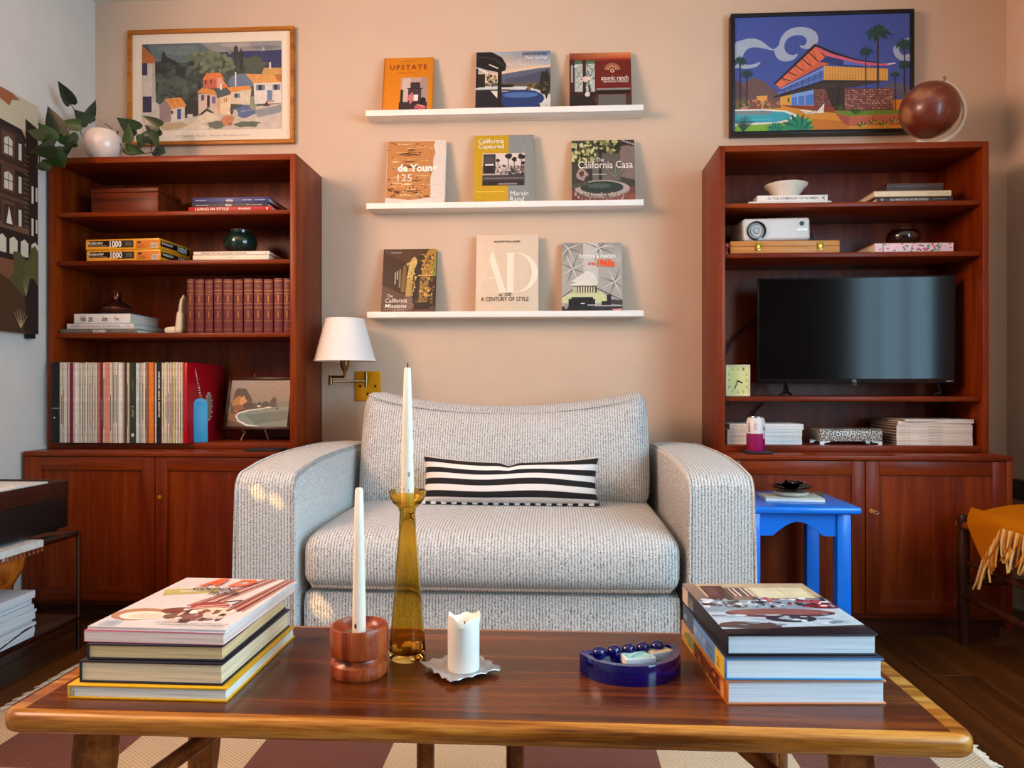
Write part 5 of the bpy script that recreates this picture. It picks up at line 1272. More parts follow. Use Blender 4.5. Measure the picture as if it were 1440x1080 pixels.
B().tube([(el, -.11, .004), (el, -.11, .042)], .0085, 12).done('joint', bronze, sl)
B().tube([(el, -.11, .035), (sxx, ys, .034)], .0052, 10).done('arm', bronze, sl)
zz = [U(485, y, WYB+ys).z-bp_.z for y in (531, 523, 519, 508, 448.5)]
B().lathe([(0, zz[0]-.004), (.006, zz[0]-.004), (.006, zz[1]), (.012, zz[2]), (.017, zz[2]+.012), (.017, zz[3]+.01), (.008, zz[3]+.03), (0, zz[3]+.03)], sxx, ys, 20).done('socket', bronze, sl)
B().lathe([(.113, zz[3]), (.070, zz[4]), (.0685, zz[4]), (.1115, zz[3]), (.113, zz[3])], sxx, ys, 48).done('lamp_shade', mat('#e9e4de', .75, var=.01), sl)
B().lathe([(.1135, zz[3]), (.1137, zz[3]+.006), (.111, zz[3]+.006)], sxx, ys, 48).done('shade_trim', mat('#f2eee8', .7, var=.01), sl)
B().lathe([(.0725, zz[4]-.004), (.0707, zz[4]), (.069, zz[4])], sxx, ys, 48).done('shade_trim', mat('#f2eee8', .7, var=.01), sl)
b = B()
for k in range(3):
    a = R(120*k+20); b.tube([(sxx, ys, zz[4]-.012), (sxx+.069*math.cos(a), ys+.069*math.sin(a), zz[4]-.006)], .0015, 6)
b.tube([(sxx, ys, zz[3]+.03), (sxx, ys, zz[4]-.012)], .002, 6).done('shade_carrier', bronze, sl)

# ================================================================== things on the left bookcase
YS = YH+.014
def lz(i): return (LB if i == 3 else LZ[i])+.0003
def rz_(i): return (RB if i == 3 else RZ[i])+.0003
# plant in a white pot
pp_ = U(145, 216, YH+.075)
pot = thing('potted_pothos', 'trailing pothos plant in a white pot on top of the left bookcase', 'plant', (pp_.x, YH+.075, ZT+.0004))
B().lathe([(0, 0), (.030, 0), (.036, .004), (.055, .030), (.064, .058), (.065, .080), (.058, .105), (.048, .116), (.044, .113), (.054, .100), (.059, .078), (.05, .03), (0, .02)], seg=36).done('pot', mat('#e6d2c4', .25, coat=.4, var=.03), pot)
B().lathe([(0, .100), (.05, .100)], seg=24).done('soil', mat('#2a1c12', .95, bump=.6), pot)
leaf_m = [mat('#1b2812', .3, coat=.2, var=.15, vscale=30), mat('#22361a', .3, coat=.2, var=.15, vscale=30), mat('#2f4a1c', .3, coat=.2, var=.15, vscale=30)]
stem_m = mat('#2e2a16', .6)
def leaf_mesh(n=7):
    # heart shaped leaf, 1 long, tip at +x, cupped about its midrib
    prof = [(0, 0), (-.10, .20), (-.04, .36), (.16, .43), (.42, .38), (.68, .23), (.88, .08), (1.0, 0)]
    vs, fs = [], []
    for i, (x, w) in enumerate(prof):
        for s, k in ((-1, 1.), (-1, .5), (0, 0), (1, .5), (1, 1.)):
            xm = max(0., x) if k == 0 else x*(k)+max(0, x)*(1-k)
            vs.append((xm, s*w*k, .10*(w*k)**1.2*2-.10*x*x))
    for i in range(len(prof)-1):
        for j in range(4): fs.append((i*5+j, i*5+j+1, (i+1)*5+j+1, (i+1)*5+j))
    me = bpy.data.meshes.new('leaf'); me.from_pydata(vs, [], fs); me.shade_smooth(); return me
LM = []
for m in leaf_m:
    me = leaf_mesh(); me.materials.append(m); LM.append(me)
rnd = random.Random(31)
O = pot.location
# (px, py of the leaf base; px, py of its tip; depth; size factor)
leaves = [((99, 146), (87, 121), .06, 1.), ((120, 168), (133, 148), .06, .8), ((113, 175), (92, 174), .05, .9), ((80, 189), (72, 160), .0, 1.05), ((62, 190), (46, 186), -.01, 1.), ((84, 190), (104, 202), .01, .9), ((76, 205), (52, 213), .0, 1.1), ((85, 214), (104, 202), -.01, .9), ((74, 213), (90, 232), -.03, 1.05), ((57, 228), (68, 238), -.04, .85), ((98, 190), (105, 204), .02, .8), ((72, 198), (60, 180), .01, .95),
          ((150, 203), (160, 193), .0, .75), ((192, 183), (172, 171), .04, .9), ((178, 199), (181, 182), .03, .8), ((193, 201), (207, 196), .03, .85), ((210, 186), (218, 200), .03, .85), ((176, 207), (193, 213), .02, .75), ((218, 210), (228, 214), .02, .7), ((224, 178), (207, 167), .05, .8), ((199, 188), (209, 201), .04, .75), ((222, 192), (213, 184), .05, .7), ((125, 172), (110, 160), .07, .8)]
for k, (b0, t0, dy, s) in enumerate(leaves):
    Y_ = YH+.055+dy if not (b0[0] < 112 and max(b0[1], t0[1]) > 199) else (YH-.075 if b0[0] > 64 else YH-.16)+dy*.3
    a, e = U(*b0, Y_), U(*t0, Y_+rnd.uniform(-.03, .02))
    lo = min(a.x, a.x+(e.x-a.x)*1.35)-.028
    if lo < -1.79:
        f_ = 1.79/abs(lo); a = Vector((0, 0, CZ))+(a-Vector((0, 0, CZ)))*f_; e = Vector((0, 0, CZ))+(e-Vector((0, 0, CZ)))*f_
    d = e-a; L_ = max(.052, d.length)*(1.32 if b0[0] > 64 else 1.05)
    x = d.normalized(); y = x.cross(Vector((rnd.uniform(-.25, .25), -1, rnd.uniform(.1, .5)))).normalized(); z = x.cross(y)
    M = Matrix((x, y, z)).transposed().to_4x4()
    o = bpy.data.objects.new('leaf', LM[k % 3]); COL.objects.link(o); o.parent = pot
    wd = max(.85, min(1.35, .055/L_))
    o.matrix_local = Matrix.Translation(a-O) @ M @ Matrix.Diagonal((L_*1.0, L_*wd, L_, 1))
vines = [[(112, 172, .07), (108, 160, .06), (99, 146, .06)], [(120, 172, .06), (112, 172, .05), (113, 185, .0), (125, 202, -.005), (145, 212, -.005), (158, 215, .0)], [(113, 172, .06), (112, 165, .06), (115, 158, .06)], [(128, 170, .07), (118, 170, .06), (120, 160, .06)],
         [(147, 174, .07), (156, 180, .03), (168, 200, .02), (178, 216, .012), (200, 216, .012), (225, 213, .012)], [(195, 215, .02), (194, 200, .03), (192, 184, .04)], [(180, 213, .02), (178, 200, .03)], [(212, 214, .02), (213, 202, .03), (210, 187, .03)], [(221, 212, .02), (223, 190, .05), (224, 179, .05)],
         [(128, 172, .06), (110, 172, .04), (95, 185, .01), (84, 190, .01), (72, 198, .0), (60, 190, -.01)], [(80, 190, .0), (74, 205, .0), (58, 214, -.02), (56, 230, -.04), (64, 238, -.04)], [(76, 205, .0), (85, 214, -.02)]]
for v in vines:
    pts = [U(px, py, YH+.055+dy if not (px < 112 and py > 199) else (YH-.075 if px > 64 else YH-.16))-O for px, py, dy in v]
    for q_, p_ in enumerate(pts):
        w_ = p_+O
        if w_.x < -1.77: pts[q_] = Vector((0, 0, CZ))+(w_-Vector((0, 0, CZ)))*(1.77/abs(w_.x))-O
    sm = []
    for i in range(len(pts)-1):
        p0_, p1_, p2_, p3_ = pts[max(0, i-1)], pts[i], pts[i+1], pts[min(len(pts)-1, i+2)]
        for q in range(5):
            t = q/5; sm.append(.5*((2*p1_)+(p2_-p0_)*t+(2*p0_-5*p1_+4*p2_-p3_)*t*t+(3*p1_-p0_-3*p2_+p3_)*t**3))
    sm.append(pts[-1])
    B().tube(sm, .0016, 6).done('vine', stem_m, pot)

# shelf 1: wooden box and three books
a, b_ = U(128, 290, YS+.06), U(222, 290, YS+.06)
h1 = U(180, 264, YS+.06).z-lz(0)
wbx = thing('wooden_box', 'plain dark wooden box with lid on the top shelf of the left bookcase', 'box', ((a.x+b_.x)/2, YS+.06, lz(0)))
w = b_.x-a.x; bxm = wood('#4a1a0a', '#6a2810', '#7c3414', 'x')
bx('body', bxm, wbx, -w/2, w/2, 0, .17, 0, h1-.017, r=.002); bx('lid', bxm, wbx, -w/2-.002, w/2+.002, -.002, .172, h1-.016, h1, r=.002)
def shelf_book(name, label, px0, px1, z, t, d, cover, Yf, txt=None, tcol='#e8e0d8', page='#e0d6c4', spine_col=None, rz=0., cat='book', **k):
    a, b_ = U(px0, 300, Yf), U(px1, 300, Yf); w = b_.x-a.x
    o = flat_book(name, label, cat, ((a.x+b_.x)/2, Yf, z), w, d, t, cover, page, 'front', rz, None, False, None, spine_col)
    for tt_, r_, *mo in (txt or []): write(o, spine_fr(w, t), tt_, r_, mo[0] if mo else tcol, bold=.01, lift=.0005)
    return o, z+t+.0003
z = lz(0)
_, z = shelf_book('book', 'red spined book titled LIVING IN STYLE PARIS on the left bookcase', 265, 383, z, .0155, .21, '#b01414', YS+.012, [('LIVING IN STYLE', (.08, .2, .48, .85)), ('PARIS', (.60, .25, .74, .75)), ('I', (.93, .2, .945, .8))])
_, z = shelf_book('book', 'dark grey spined book between the red and blue books, left bookcase', 270, 377, z, .0155, .21, '#2b2c38', YS+.02, [('dubai', (.44, .2, .52, .8)), ('ARCHITECTURE', (.05, .45, .22, .65)), ('PLACES', (.72, .45, .92, .6))])
_, z = shelf_book('book', 'blue spined book on top of the pile, upper left bookcase', 271, 378, z, .0195, .21, '#26306a', YS+.02, [('dubai', (.44, .25, .53, .8)), ('INTERIOR', (.04, .45, .18, .6)), ('MODERN', (.66, .45, .78, .58)), ('HOUSES', (.82, .45, .95, .58))])
# little things on the pile: dark beads
tag(B().tube([(U(330, 270, YS+.1).x+.012*math.cos(q*.7)+.002*q, YS+.10+.02*math.sin(q*.7), z+.004+.0015*(q % 3)) for q in range(10)], .0035, 6).done('bead_string', mat('#1a1210', .3)), 'dark bead string lying on the blue book, left bookcase', 'beads')

# shelf 2: two puzzle boxes, two books, green jar
def puzzle(label, px0, px1, z, t, up):
    Yf = YS+.015; a, b_ = U(px0, 340, Yf), U(px1, 340, Yf); w = b_.x-a.x
    o = thing('puzzle_box', label, 'box', ((a.x+b_.x)/2, Yf, z), (0, 0, R(-3)))
    bx('tray', mat('#c8811a', .4), o, -w/2+.002, w/2-.002, .002, .205, 0, t*.5); bx('lid', mat('#e39a1c', .35, coat=.2), o, -w/2, w/2, 0, .207, .003, t, r=.001)
    f = FR((-w/2, 0, 0), (1, 0, 0), (0, 0, 1), w, t)
    art('front_print', o, f, [('#e8a01e', rect(.0, .12, 1, .92)), ('#17100c', rect(.03, .14, .64, .78)), ('#e58a2a', rect(.03, .66, .42, .78)), ('#f0b040', rect(.03, .72, .40, .80)), ('#2a2622', rect(.50, .16, .65, .76)), ('#5a5048', rect(.54, .28, .62, .62)), ('#d87a20', rect(.68, .16, .985, .86)), ('#e8dccc', rect(.88, .42, .97, .86)), ('#241c14', rect(.70, .26, .75, .42))]+[('#2a1c14', rect(.885+.012*k, .46, .891+.012*k, .84)) for k in range(7)])
    write(o, f, 'Kodacolor', (.035, .2, .24, .46), '#f0e6d6', bold=.015); write(o, f, '1000', (.33, .16, .49, .74), '#f4eee4', bold=.03); write(o, f, 'PHOTO FINISH', (.04, .54, .28, .62), '#e8c8a0')
    write(o, f, 'Puzzle', (.70, .5, .80, .66), '#7a3a10'); write(o, f, 'AGES 12', (.70, .74, .82, .84), '#7a3a10')
    f2 = FR((w/2, 0, 0), (0, 1, 0), (0, 0, 1), .207, t)
    art('side_print', o, f2, [('#17100c', rect(.03, .16, .97, .80)), ('#e58a2a', rect(.03, .68, .55, .80))]); write(o, f2, 'Kodacolor', (.06, .22, .4, .5), '#f0e6d6', bold=.01); write(o, f2, '1000', (.55, .2, .85, .74), '#f4eee4', bold=.02)
    return z+t+.0003
z = puzzle('yellow jigsaw box with two black print panels, lower of the pair', 120, 227, lz(1), .040, 0)
z = puzzle('yellow jigsaw box with black print panels, upper of the pair', 119, 226, z, .040, 1)
z = lz(1)
_, z = shelf_book('book', 'thick cream spined book under the green jar, lower of two, left bookcase', 271, 378, z, .0175, .20, '#e0d2b4', YS+.012, [('1960', (.46, .3, .54, .7), '#b8a888')], spine_col='#e6dabe')
_, z = shelf_book('book', 'cream spined book directly under the green jar, left bookcase', 272, 379, z, .0145, .20, '#8a2a1c', YS+.014, [('ANGLES OF THE GOLDEN PARADISE', (.10, .3, .70, .7), '#4a4034'), ('I', (.95, .3, .96, .7), '#4a4034')], spine_col='#e6dcc6')
gj = U(339, 348, YS+.10)
j = thing('green_jar', 'dark green glazed round jar on two cream books, left bookcase', 'jar', (gj.x, YS+.095, z))
B().lathe([(0, 0), (.034, 0), (.042, .004), (.056, .026), (.060, .044), (.055, .062), (.042, .074), (.036, .078), (.037, .086), (.033, .087), (.031, .079), (.05, .06), (.05, .03), (0, .008)], seg=36).done('body', mat('#10271f', .12, coat=.6, var=.25, vscale=22), j)
B().lathe([(.0365, .0865), (.0368, .089), (.0325, .089)], seg=36).done('rim', mat('#4a3a34', .4), j)

# shelf 3: three books, copper vase, hand bookend, eleven volumes
z = lz(2)
_, z = shelf_book('book', 'grey-brown spined book titled WOMEN at the bottom, lower left pile', 84, 192, z, .0155, .21, '#6a5c50', YS+.006, [('WOMEN', (.43, .2, .60, .85), '#f0e8dc'), ('DRAWN WITH', (.06, .35, .36, .65), '#9a8c80'), ('AND BY', (.68, .35, .92, .65), '#9a8c80')])
_, z = shelf_book('book', 'pale pink spined book in the middle of the lower left pile', 94, 188, z, .0195, .21, '#b8bcc0', YS+.012, [('ARRANGING THINGS', (.06, .3, .80, .7), '#a88a80'), ('m', (.90, .35, .94, .65), '#a88a80')], spine_col='#d8ccc4')
_, z = shelf_book('book', 'thick white spined book under the copper vase, lower left pile', 104, 183, z, .036, .20, '#8fa0aa', YS+.014, [('Hello', (.12, .2, .22, .8), '#3a3430'), ('Letters to', (.26, .12, .34, .85), '#6a625c'), ('Someone', (.50, .2, .60, .8), '#4a443e'), ('Press', (.72, .3, .80, .7), '#6a625c')], spine_col='#e2d8cc')
cv = U(165, 436, YS+.10)
cvz = thing('copper_vase', 'copper lustre vase with short neck on the lower left pile', 'vase', (cv.x, YS+.095, z))
B().lathe([(0, 0), (.030, 0), (.036, .003), (.050, .014), (.053, .024), (.047, .036), (.030, .047), (.019, .054), (.0155, .062), (.0150, .076), (.0155, .082), (.020, .090), (.0175, .091), (.012, .082), (.012, .064), (.03, .044), (.04, .024), (0, .006)], seg=36).done('body', mat('#6a3a2c', .12, metal=.85, var=.3, vscale=25), cvz)
B().lathe([(.0530, .022), (.0540, .024), (.0530, .026)], seg=36).done('ridge', mat('#8a5a48', .2, metal=.8), cvz)
# hand bookend: the fingers point up along the books, the wrist lies on the shelf
hx = U(262, 460, YS+.06).x
hb = thing('hand_bookend', 'cream ceramic hand bookend holding up the red volumes', 'bookend', (hx-.0005, YS+.06, lz(2)))
hm = mat('#e2d2b0', .4, var=.05)
B().soft(-.072, -.022, -.022, .022, 0, .026, .010, 8, 6, 4, lambda p, u, v, w: Vector((p.x, p.y*(1.1-.2*u), p.z+.003*u*(w > 0)))).done('wrist', hm, hb)
bb = B()
bb.soft(-.034, -.002, -.026, .026, 0, .085, .012, 6, 8, 10, lambda p, u, v, w: Vector((p.x+(.008*(w*.5+.5)) if u < 0 else p.x, p.y*(1.06-.10*w), p.z)))
bb.done('palm', hm, hb)
for k, (y_, l) in enumerate(((-.0185, .045), (-.006, .056), (.0065, .052), (.0185, .038))):
    B().tube([(-.012, y_*.96, .070), (-.0115, y_, .085), (-.0095, y_*1.02, .085+l*.5), (-.0075, y_*1.0, .085+l*.8), (-.0062, y_*.98, .085+l)], [.0075, .0078, .0066, .0058, .003], 10).done('finger', hm, hb)
B().tube([(-.020, .018, .025), (-.024, .024, .045), (-.022, .027, .065), (-.018, .027, .080)], [.009, .0085, .007, .004], 10).done('thumb', hm, hb)
# volumes
names = ['first', 'second', 'third', 'fourth', 'fifth', 'sixth', 'seventh', 'eighth', 'ninth', 'tenth', 'last']
vx = [262, 273, 287, 300, 313, 328, 342, 356, 370, 384.5, 398, 409]
vm = mat('#5c1016', .38, var=.12, vscale=70, coat=.1); gold = mat('#a8742c', .35, metal=.9, var=.05)
for k in range(11):
    Yf = YS+.004+.002*(k % 3)
    a, b_ = U(vx[k], 430, Yf), U(vx[k+1], 430, Yf); w = b_.x-a.x-.0006
    h = U(340, 391.5+(k % 3)*.6, Yf).z-lz(2)
    o = thing('volume', 'maroon leather-bound volume, %s from the hand bookend' % names[k], 'book', ((a.x+b_.x)/2, Yf, lz(2)), group='maroon leather volumes')
    pts = [(-w/2, .006), (-w/2+.002, .0015), (-w*.2, 0), (w*.2, 0), (w/2-.002, .0015), (w/2, .006), (w/2, .010), (-w/2, .010)]
    b = B().prism(pts, 'z', 0, h); b.done('spine', vm, o)
    B().box(-w/2, -w/2+.0025, .010, .20, 0, h, r=.0006).box(w/2-.0025, w/2, .010, .20, 0, h, r=.0006).done('cover', vm, o)
    bx('pages', pages('#c8a878', 'x'), o, -w/2+.0025, w/2-.0025, .010, .196, .003, h-.004)
    b = B()
    for q in (.06, .22, .46, .54, .72, .78, .95): b.box(-w*.42, w*.42, -.0007, .0012, h*q-.0006, h*q+.0006)
    for q in (.34, .63): b.box(-.0012, .0012, -.0006, .0006, h*q-.012, h*q+.012)
    b.done('gilt_bands', gold, o)['kind'] = 'stuff'
    write(o, FR((-w/2, -.0004, 0), (1, 0, 0), (0, 0, 1), w, h), 'NOVELS', (.2, .12, .8, .15), '#a8742c', lift=.0004)

# shelf 4: record row
rec = thing  # alias
YR = YH-.030
sp = [(72, 82.5, '#0f0f12', 'wide black box set at the left end of the record row')]
def px_(c): return 60+c*.1389
def fill(c0, c1, cols, n):
    w_ = (c1-c0)/n
    for k in range(n): sp.append((px_(c0+w_*k), px_(c0+w_*(k+1)), cols[k % len(cols)], None))
CRM = ['#d9cdb8', '#c4b6a0', '#e4dbc8', '#b3a48e', '#d3c6ae', '#cabda6', '#e8e0d2', '#a89880']
fill(168, 216, CRM[1:], 4); sp.append((px_(216), px_(240), '#e6ccc8', 'pale pink record sleeve near the left end of the record row'))
fill(240, 268, ['#7a3038', '#cfc0ae', '#5a2028'], 2); sp.append((px_(268), px_(305), '#6e1c2a', 'maroon record sleeve near the left end of the record row'))
sp.append((px_(305), px_(320), '#c89a98', 'dusty pink record sleeve right of the maroon one')); sp.append((px_(320), px_(352), '#ece4d8', 'wide white record sleeve with a dark dot near the left of the row'))
fill(352, 545, CRM, 15)
sp.append((px_(545), px_(575), '#b4706a', 'rose record sleeve left of the dark red one')); sp.append((px_(575), px_(606), '#7c1e1c', 'dark red patterned record sleeve in the row'))
fill(606, 622, CRM, 1); sp.append((px_(622), px_(680), '#d98a72', 'salmon record sleeve in the record row'))
fill(680, 765, CRM[2:], 6); sp.append((px_(765), px_(800), '#e9e2d6', 'bright white record sleeve in the middle of the row')); fill(800, 830, ['#d8b8a8', '#8a6a62', '#cbb9a4'], 2)
sp.append((px_(830), px_(850), '#4a3626', 'dark brown record sleeve left of the green one')); fill(850, 878, CRM, 2)
sp.append((px_(878), px_(943), '#343518', 'olive green record box set in the record row'))
sp.append((px_(943), px_(975), '#c9d6dc', 'pale blue-white record sleeve right of the olive box')); fill(975, 1045, CRM[3:], 5)
fill(1045, 1070, ['#a8643c', '#8a5234'], 2); sp.append((px_(1070), px_(1120), '#e8791c', 'bright orange record sleeve in the record row'))
fill(1120, 1148, ['#7a2c28', '#d0c0aa'], 2); sp.append((px_(1148), px_(1200), '#15120f', 'black record spine with white lettering right of the orange one'))
fill(1200, 1425, ['#e2d6b4', '#cdbd84', '#d9cfb8', '#e6dcc8', '#b89c78', '#e8d2c4', '#c9a07c', '#dcd0ba', '#a88a6a'], 18)
rnd = random.Random(17); hb_ = U(150, 510, YR).z-lz(3)
gm = {}
last_, cnt_ = '', 0
CN = {'e': 'white', 'd': 'cream', 'c': 'beige', 'b': 'tan', 'a': 'brown', '7': 'dark red', '5': 'dark red', '8': 'brown'}
NTH = ['first', 'second', 'third', 'fourth', 'fifth', 'sixth', 'seventh', 'eighth', 'ninth', 'tenth', 'eleventh', 'twelfth', 'thirteenth', 'fourteenth', 'fifteenth', 'sixteenth', 'seventeenth', 'eighteenth']
for k, (a_, b2, c, lab) in enumerate(sp):
    if lab: last_, cnt_ = ' '.join(lab.split(' ')[:4]).replace(' record', '').replace(' at', '').replace(' with', '').replace(' spine', '').replace(' near', '').replace(' left', '').replace(' in', ''), 0
    else:
        auto = 'thin %s record sleeve, %s to the right of the %s sleeve' % (CN.get(c[1], 'beige'), NTH[cnt_], last_); cnt_ += 1
    xa, xb = U(a_, 560, YR).x, U(b2, 560, YR).x
    h = hb_+rnd.uniform(-.003, .002)+(.004 if lab and 'black box' in lab else 0); w = xb-xa-.0004
    o = thing('record_sleeve', lab or auto, 'record', ((xa+xb)/2, YR+rnd.uniform(0, .004), lz(3)), group='records on the bottom shelf')
    sm = mat(c, .55, var=.18, vscale=55)
    d = .285
    B().box(-w/2, w/2, 0, d, 0, h, r=min(.0006, w*.15), seg=1).done('sleeve', sm, o)
    f = FR((-w/2, 0, 0), (1, 0, 0), (0, 0, 1), w, h)
    fv = FR((-w/2, 0, h), (0, 0, -1), (1, 0, 0), h, w)      # lettering running down the spine
    if lab is None and k % 2 == 0 or (lab and 'patterned' in lab):
        cc = random.Random(k).choice(['#6a5a4c', '#8a4a40', '#4a4a50', '#7a6a54'])
        bx('spine_title', mat(cc, .6, var=.3, vscale=300), o, -w*.22, w*.22, -.0003, .0004, h*rnd.uniform(.1, .3), h*rnd.uniform(.55, .9))
    if lab and 'white lettering' in lab: write(o, fv, 'HANK WILLIAMS  I AM BLUE  GREATEST HITS', (.12, .3, .68, .7), '#f0ece4', bold=.02, lift=.0006)
    if lab and 'olive' in lab: write(o, fv, 'LIFE', (.54, .35, .68, .62), '#c8c49a', lift=.0006); write(o, fv, 'OPERA', (.2, .4, .36, .6), '#8a8a5c', lift=.0006); write(o, fv, 'I', (.88, .3, .92, .7), '#e0dcc0', lift=.0006)
    if lab and 'dark dot' in lab: B().lathe([(0, 0), (.0018, 0), (.0018, .0006), (0, .0006)], seg=10, M=Matrix.Translation((0, 0, h*.22)) @ Matrix.Rotation(R(90), 4, 'X')).done('dot', wick_m, o)
    if lab and 'black box' in lab:
        B().lathe([(0, 0), (.0025, 0), (.0025, .0008), (0, .0008)], seg=12, M=Matrix.Translation((-.004, 0, h*.31)) @ Matrix.Rotation(R(90), 4, 'X')).done('sticker', white_paint, o)
        bx('band', mat('#8a8a90', .4), o, -w*.5, w*.5, -.0005, .001, h*.42, h*.43)
xr = U(258, 560, YR).x
rs = thing('record_box', 'red record box set at the right end of the record row', 'record', (xr+.0075, YR-.002, lz(3)), group='records on the bottom shelf')
B().box(-.007, .007, 0, .288, 0, hb_, r=.001).done('sleeve', mat('#b00a18', .3, coat=.2, var=.05), rs)
bx('lid_edge', mat('#8a0812', .4), rs, -.0072, .0072, .001, .287, hb_*.5-.0006, hb_*.5+.0006)
# necklace with blue tag leaning on the red box
xf = xr+.0150
tg = thing('blue_tag_pendant', 'turquoise blue tag pendant on a bead chain leaning on the red record box', 'pendant', (xf+.020, YH+.026, lz(3)), (0, R(-3), R(-52)))
hT = hb_*.55
B().box(-.003, .003, -.024, .024, 0, hT-.014, r=.001).prism([(-.024, hT-.014), (.024, hT-.014), (.012, hT), (-.012, hT)], 'x', -.003, .003).done('tag', mat('#2f95c4', .45, var=.05), tg)
b = B()
for k in range(26):
    t = k/25; b.ball((-.003+.001*math.sin(k), .004+-.004-.030*t if t < .5 else -.019+.050*(t-.5)*1.0, hT+.004+(hb_-hT-.02)*(1-abs(2*t-1))), .0022, 6)
b.done('chain', mat('#d8c8b0', .2, metal=.6), tg)
lp = thing('leaf_pendant', 'beige beaded leaf pendant hanging on the red record box', 'pendant', (xf+.002, YR+.150, lz(3)+hb_*.25))
B().prism([(-.0, 0), (.022, .03), (.028, .065), (.018, .095), (-.002, .11), (-.02, .09), (-.026, .055), (-.018, .02)], 'x', 0, .004, r=.001).done('leaf', mat('#a8806a', .6, var=.3, vscale=90), lp)
b = B()
for k in range(14):
    a = 2*math.pi*k/14; b.ball((.003, .026*math.cos(a), .055+.05*math.sin(a)), .0035, 6)
b.done('bead_edge', mat('#c8b098', .4), lp)

# seascape on its easel
Ye = YH+.13
a, b_ = U(314, 605, Ye), U(410, 530, Ye)
w, h = (b_.x-a.x), (b_.z-a.z)*1.02
ep = thing('seascape_painting', 'small seascape painting in a dark frame on a wire easel, left bookcase', 'picture', ((a.x+b_.x)/2, Ye, a.z), (R(-14), 0, R(-3)))
fw = .012; fm_ = wood('#2a1008', '#3d1a0c', '#4d2412', 'x', rough=.3)
for nm, q in (('frame_rail', (-w/2, w/2, -.014, 0, 0, fw)), ('frame_rail', (-w/2, w/2, -.014, 0, h-fw, h)), ('frame_stile', (-w/2, -w/2+fw, -.014, 0, fw, h-fw)), ('frame_stile', (w/2-fw, w/2, -.014, 0, fw, h-fw))): bx(nm, fm_, ep, *q, r=.002)
bx('canvas', mat('#8a7c70', .7), ep, -w/2+fw, w/2-fw, -.008, -.001, fw, h-fw)
BX = (540, 265, 1095, 660)
sh = [('#9a8a7a', rect(540, 265, 1095, 660)), (['#a8988a', '#9c8c7c', '#8a7a6a', '#94846f'], rect(540, 265, 1095, 460)), ('#5a6458', rect(540, 455, 1095, 560)), ('#6c7a70', [(960, 460), (1095, 458), (1095, 500), (960, 500)]), ('#7a8c84', [(540, 500), (1095, 490), (1095, 660), (540, 660)]), ('#5c7068', [(700, 560), (1095, 520), (1095, 600), (800, 640)]), ('#8a5c40', [(540, 540), (640, 530), (610, 570), (640, 620), (720, 660), (540, 660)]), ('#5a4030', [(540, 600), (640, 630), (720, 660), (540, 660)]), ('#f0ece0', stroke([(880, 505), (740, 520), (640, 545), (615, 570), (640, 610), (720, 645), (840, 660)], [4, 10, 12, 14, 14, 12, 8])), ('#4a3020', [(560, 540), (580, 370), (600, 335), (680, 338), (720, 390), (750, 430), (755, 460), (800, 470), (860, 500), (700, 520), (600, 550)]), ('#b87840', blob(620, 470, 50, 60, rr_, 12)), ('#d09858', blob(665, 440, 30, 40, rr_, 10)), ('#8a4c26', blob(640, 500, 60, 26, rr_, 10)), ('#33241a', blob(720, 480, 50, 24, rr_, 10)), ('#3a2c20', [(590, 345), (680, 338), (740, 420), (700, 420), (650, 370)])]
for x_, y_, rx, ry in ((820, 470, 14, 20), (875, 470, 30, 28), (950, 450, 30, 34), (945, 480, 44, 14), (840, 485, 50, 8)): sh.append(('#2a1c14', blob(x_, y_, rx, ry, rr_, 10)))
sh += [('#f0ece4', blob(818, 488, 22, 6, rr_)), ('#e8e4dc', blob(905, 498, 30, 6, rr_)), ('#2a1c14', blob(990, 505, 14, 5, rr_))]
art('painting', ep, FR((-w/2+fw, -.008, fw), (1, 0, 0), (0, 0, 1), w-2*fw, h-2*fw), sh, BX, noise=.12, nscale=80, rough=.4)
ez = thing('wire_easel', 'thin brass wire easel holding the seascape painting', 'easel', (ep.location.x, Ye, lz(3)))
zb = a.z-lz(3)
wire = mat('#c8a878', .2, metal=1.)
for s in (-1, 1):
    x_ = s*.046
    B().tube([(x_*.9, -.030, zb+.010), (x_*.9, -.030, zb-.004), (x_*.9, -.004, zb-.006), (x_*.85, .006, zb+.01), (x_*.72, .006+.25*h*1.0, zb+h+.008), (x_*.72, -.008+.25*h, zb+h+.016)], .0016, 6).done('support', wire, ez)
    B().tube([(x_*.9, -.012, zb-.006), (x_*1.05, -.02, zb*.4), (x_*1.12, -.026, .0016)], .0016, 6).done('leg', wire, ez)
B().tube([(0, .06, zb+.1), (.006, .075, .0016)], .0016, 6).done('leg', wire, ez)
# dark flat slab on the base cabinet in front of the bookcase
q = G(375, 632, Z0H+.002)
def coaster(label, px0, px1, py):
    a, b_ = G(px0, py, Z0H+.002), G(px1, py, Z0H+.002)
    return tag(B().box(a.x, b_.x, YBASE+.030, YBASE+.118, Z0H+.0004, Z0H+.006, r=.0015).done('coaster', mat('#1c1a20', .6)), label, 'coaster')
coaster('flat dark slab on the cabinet ledge below the seascape painting', 352, 400, 632)

# ================================================================== things on the right bookcase
YT = YH+.014
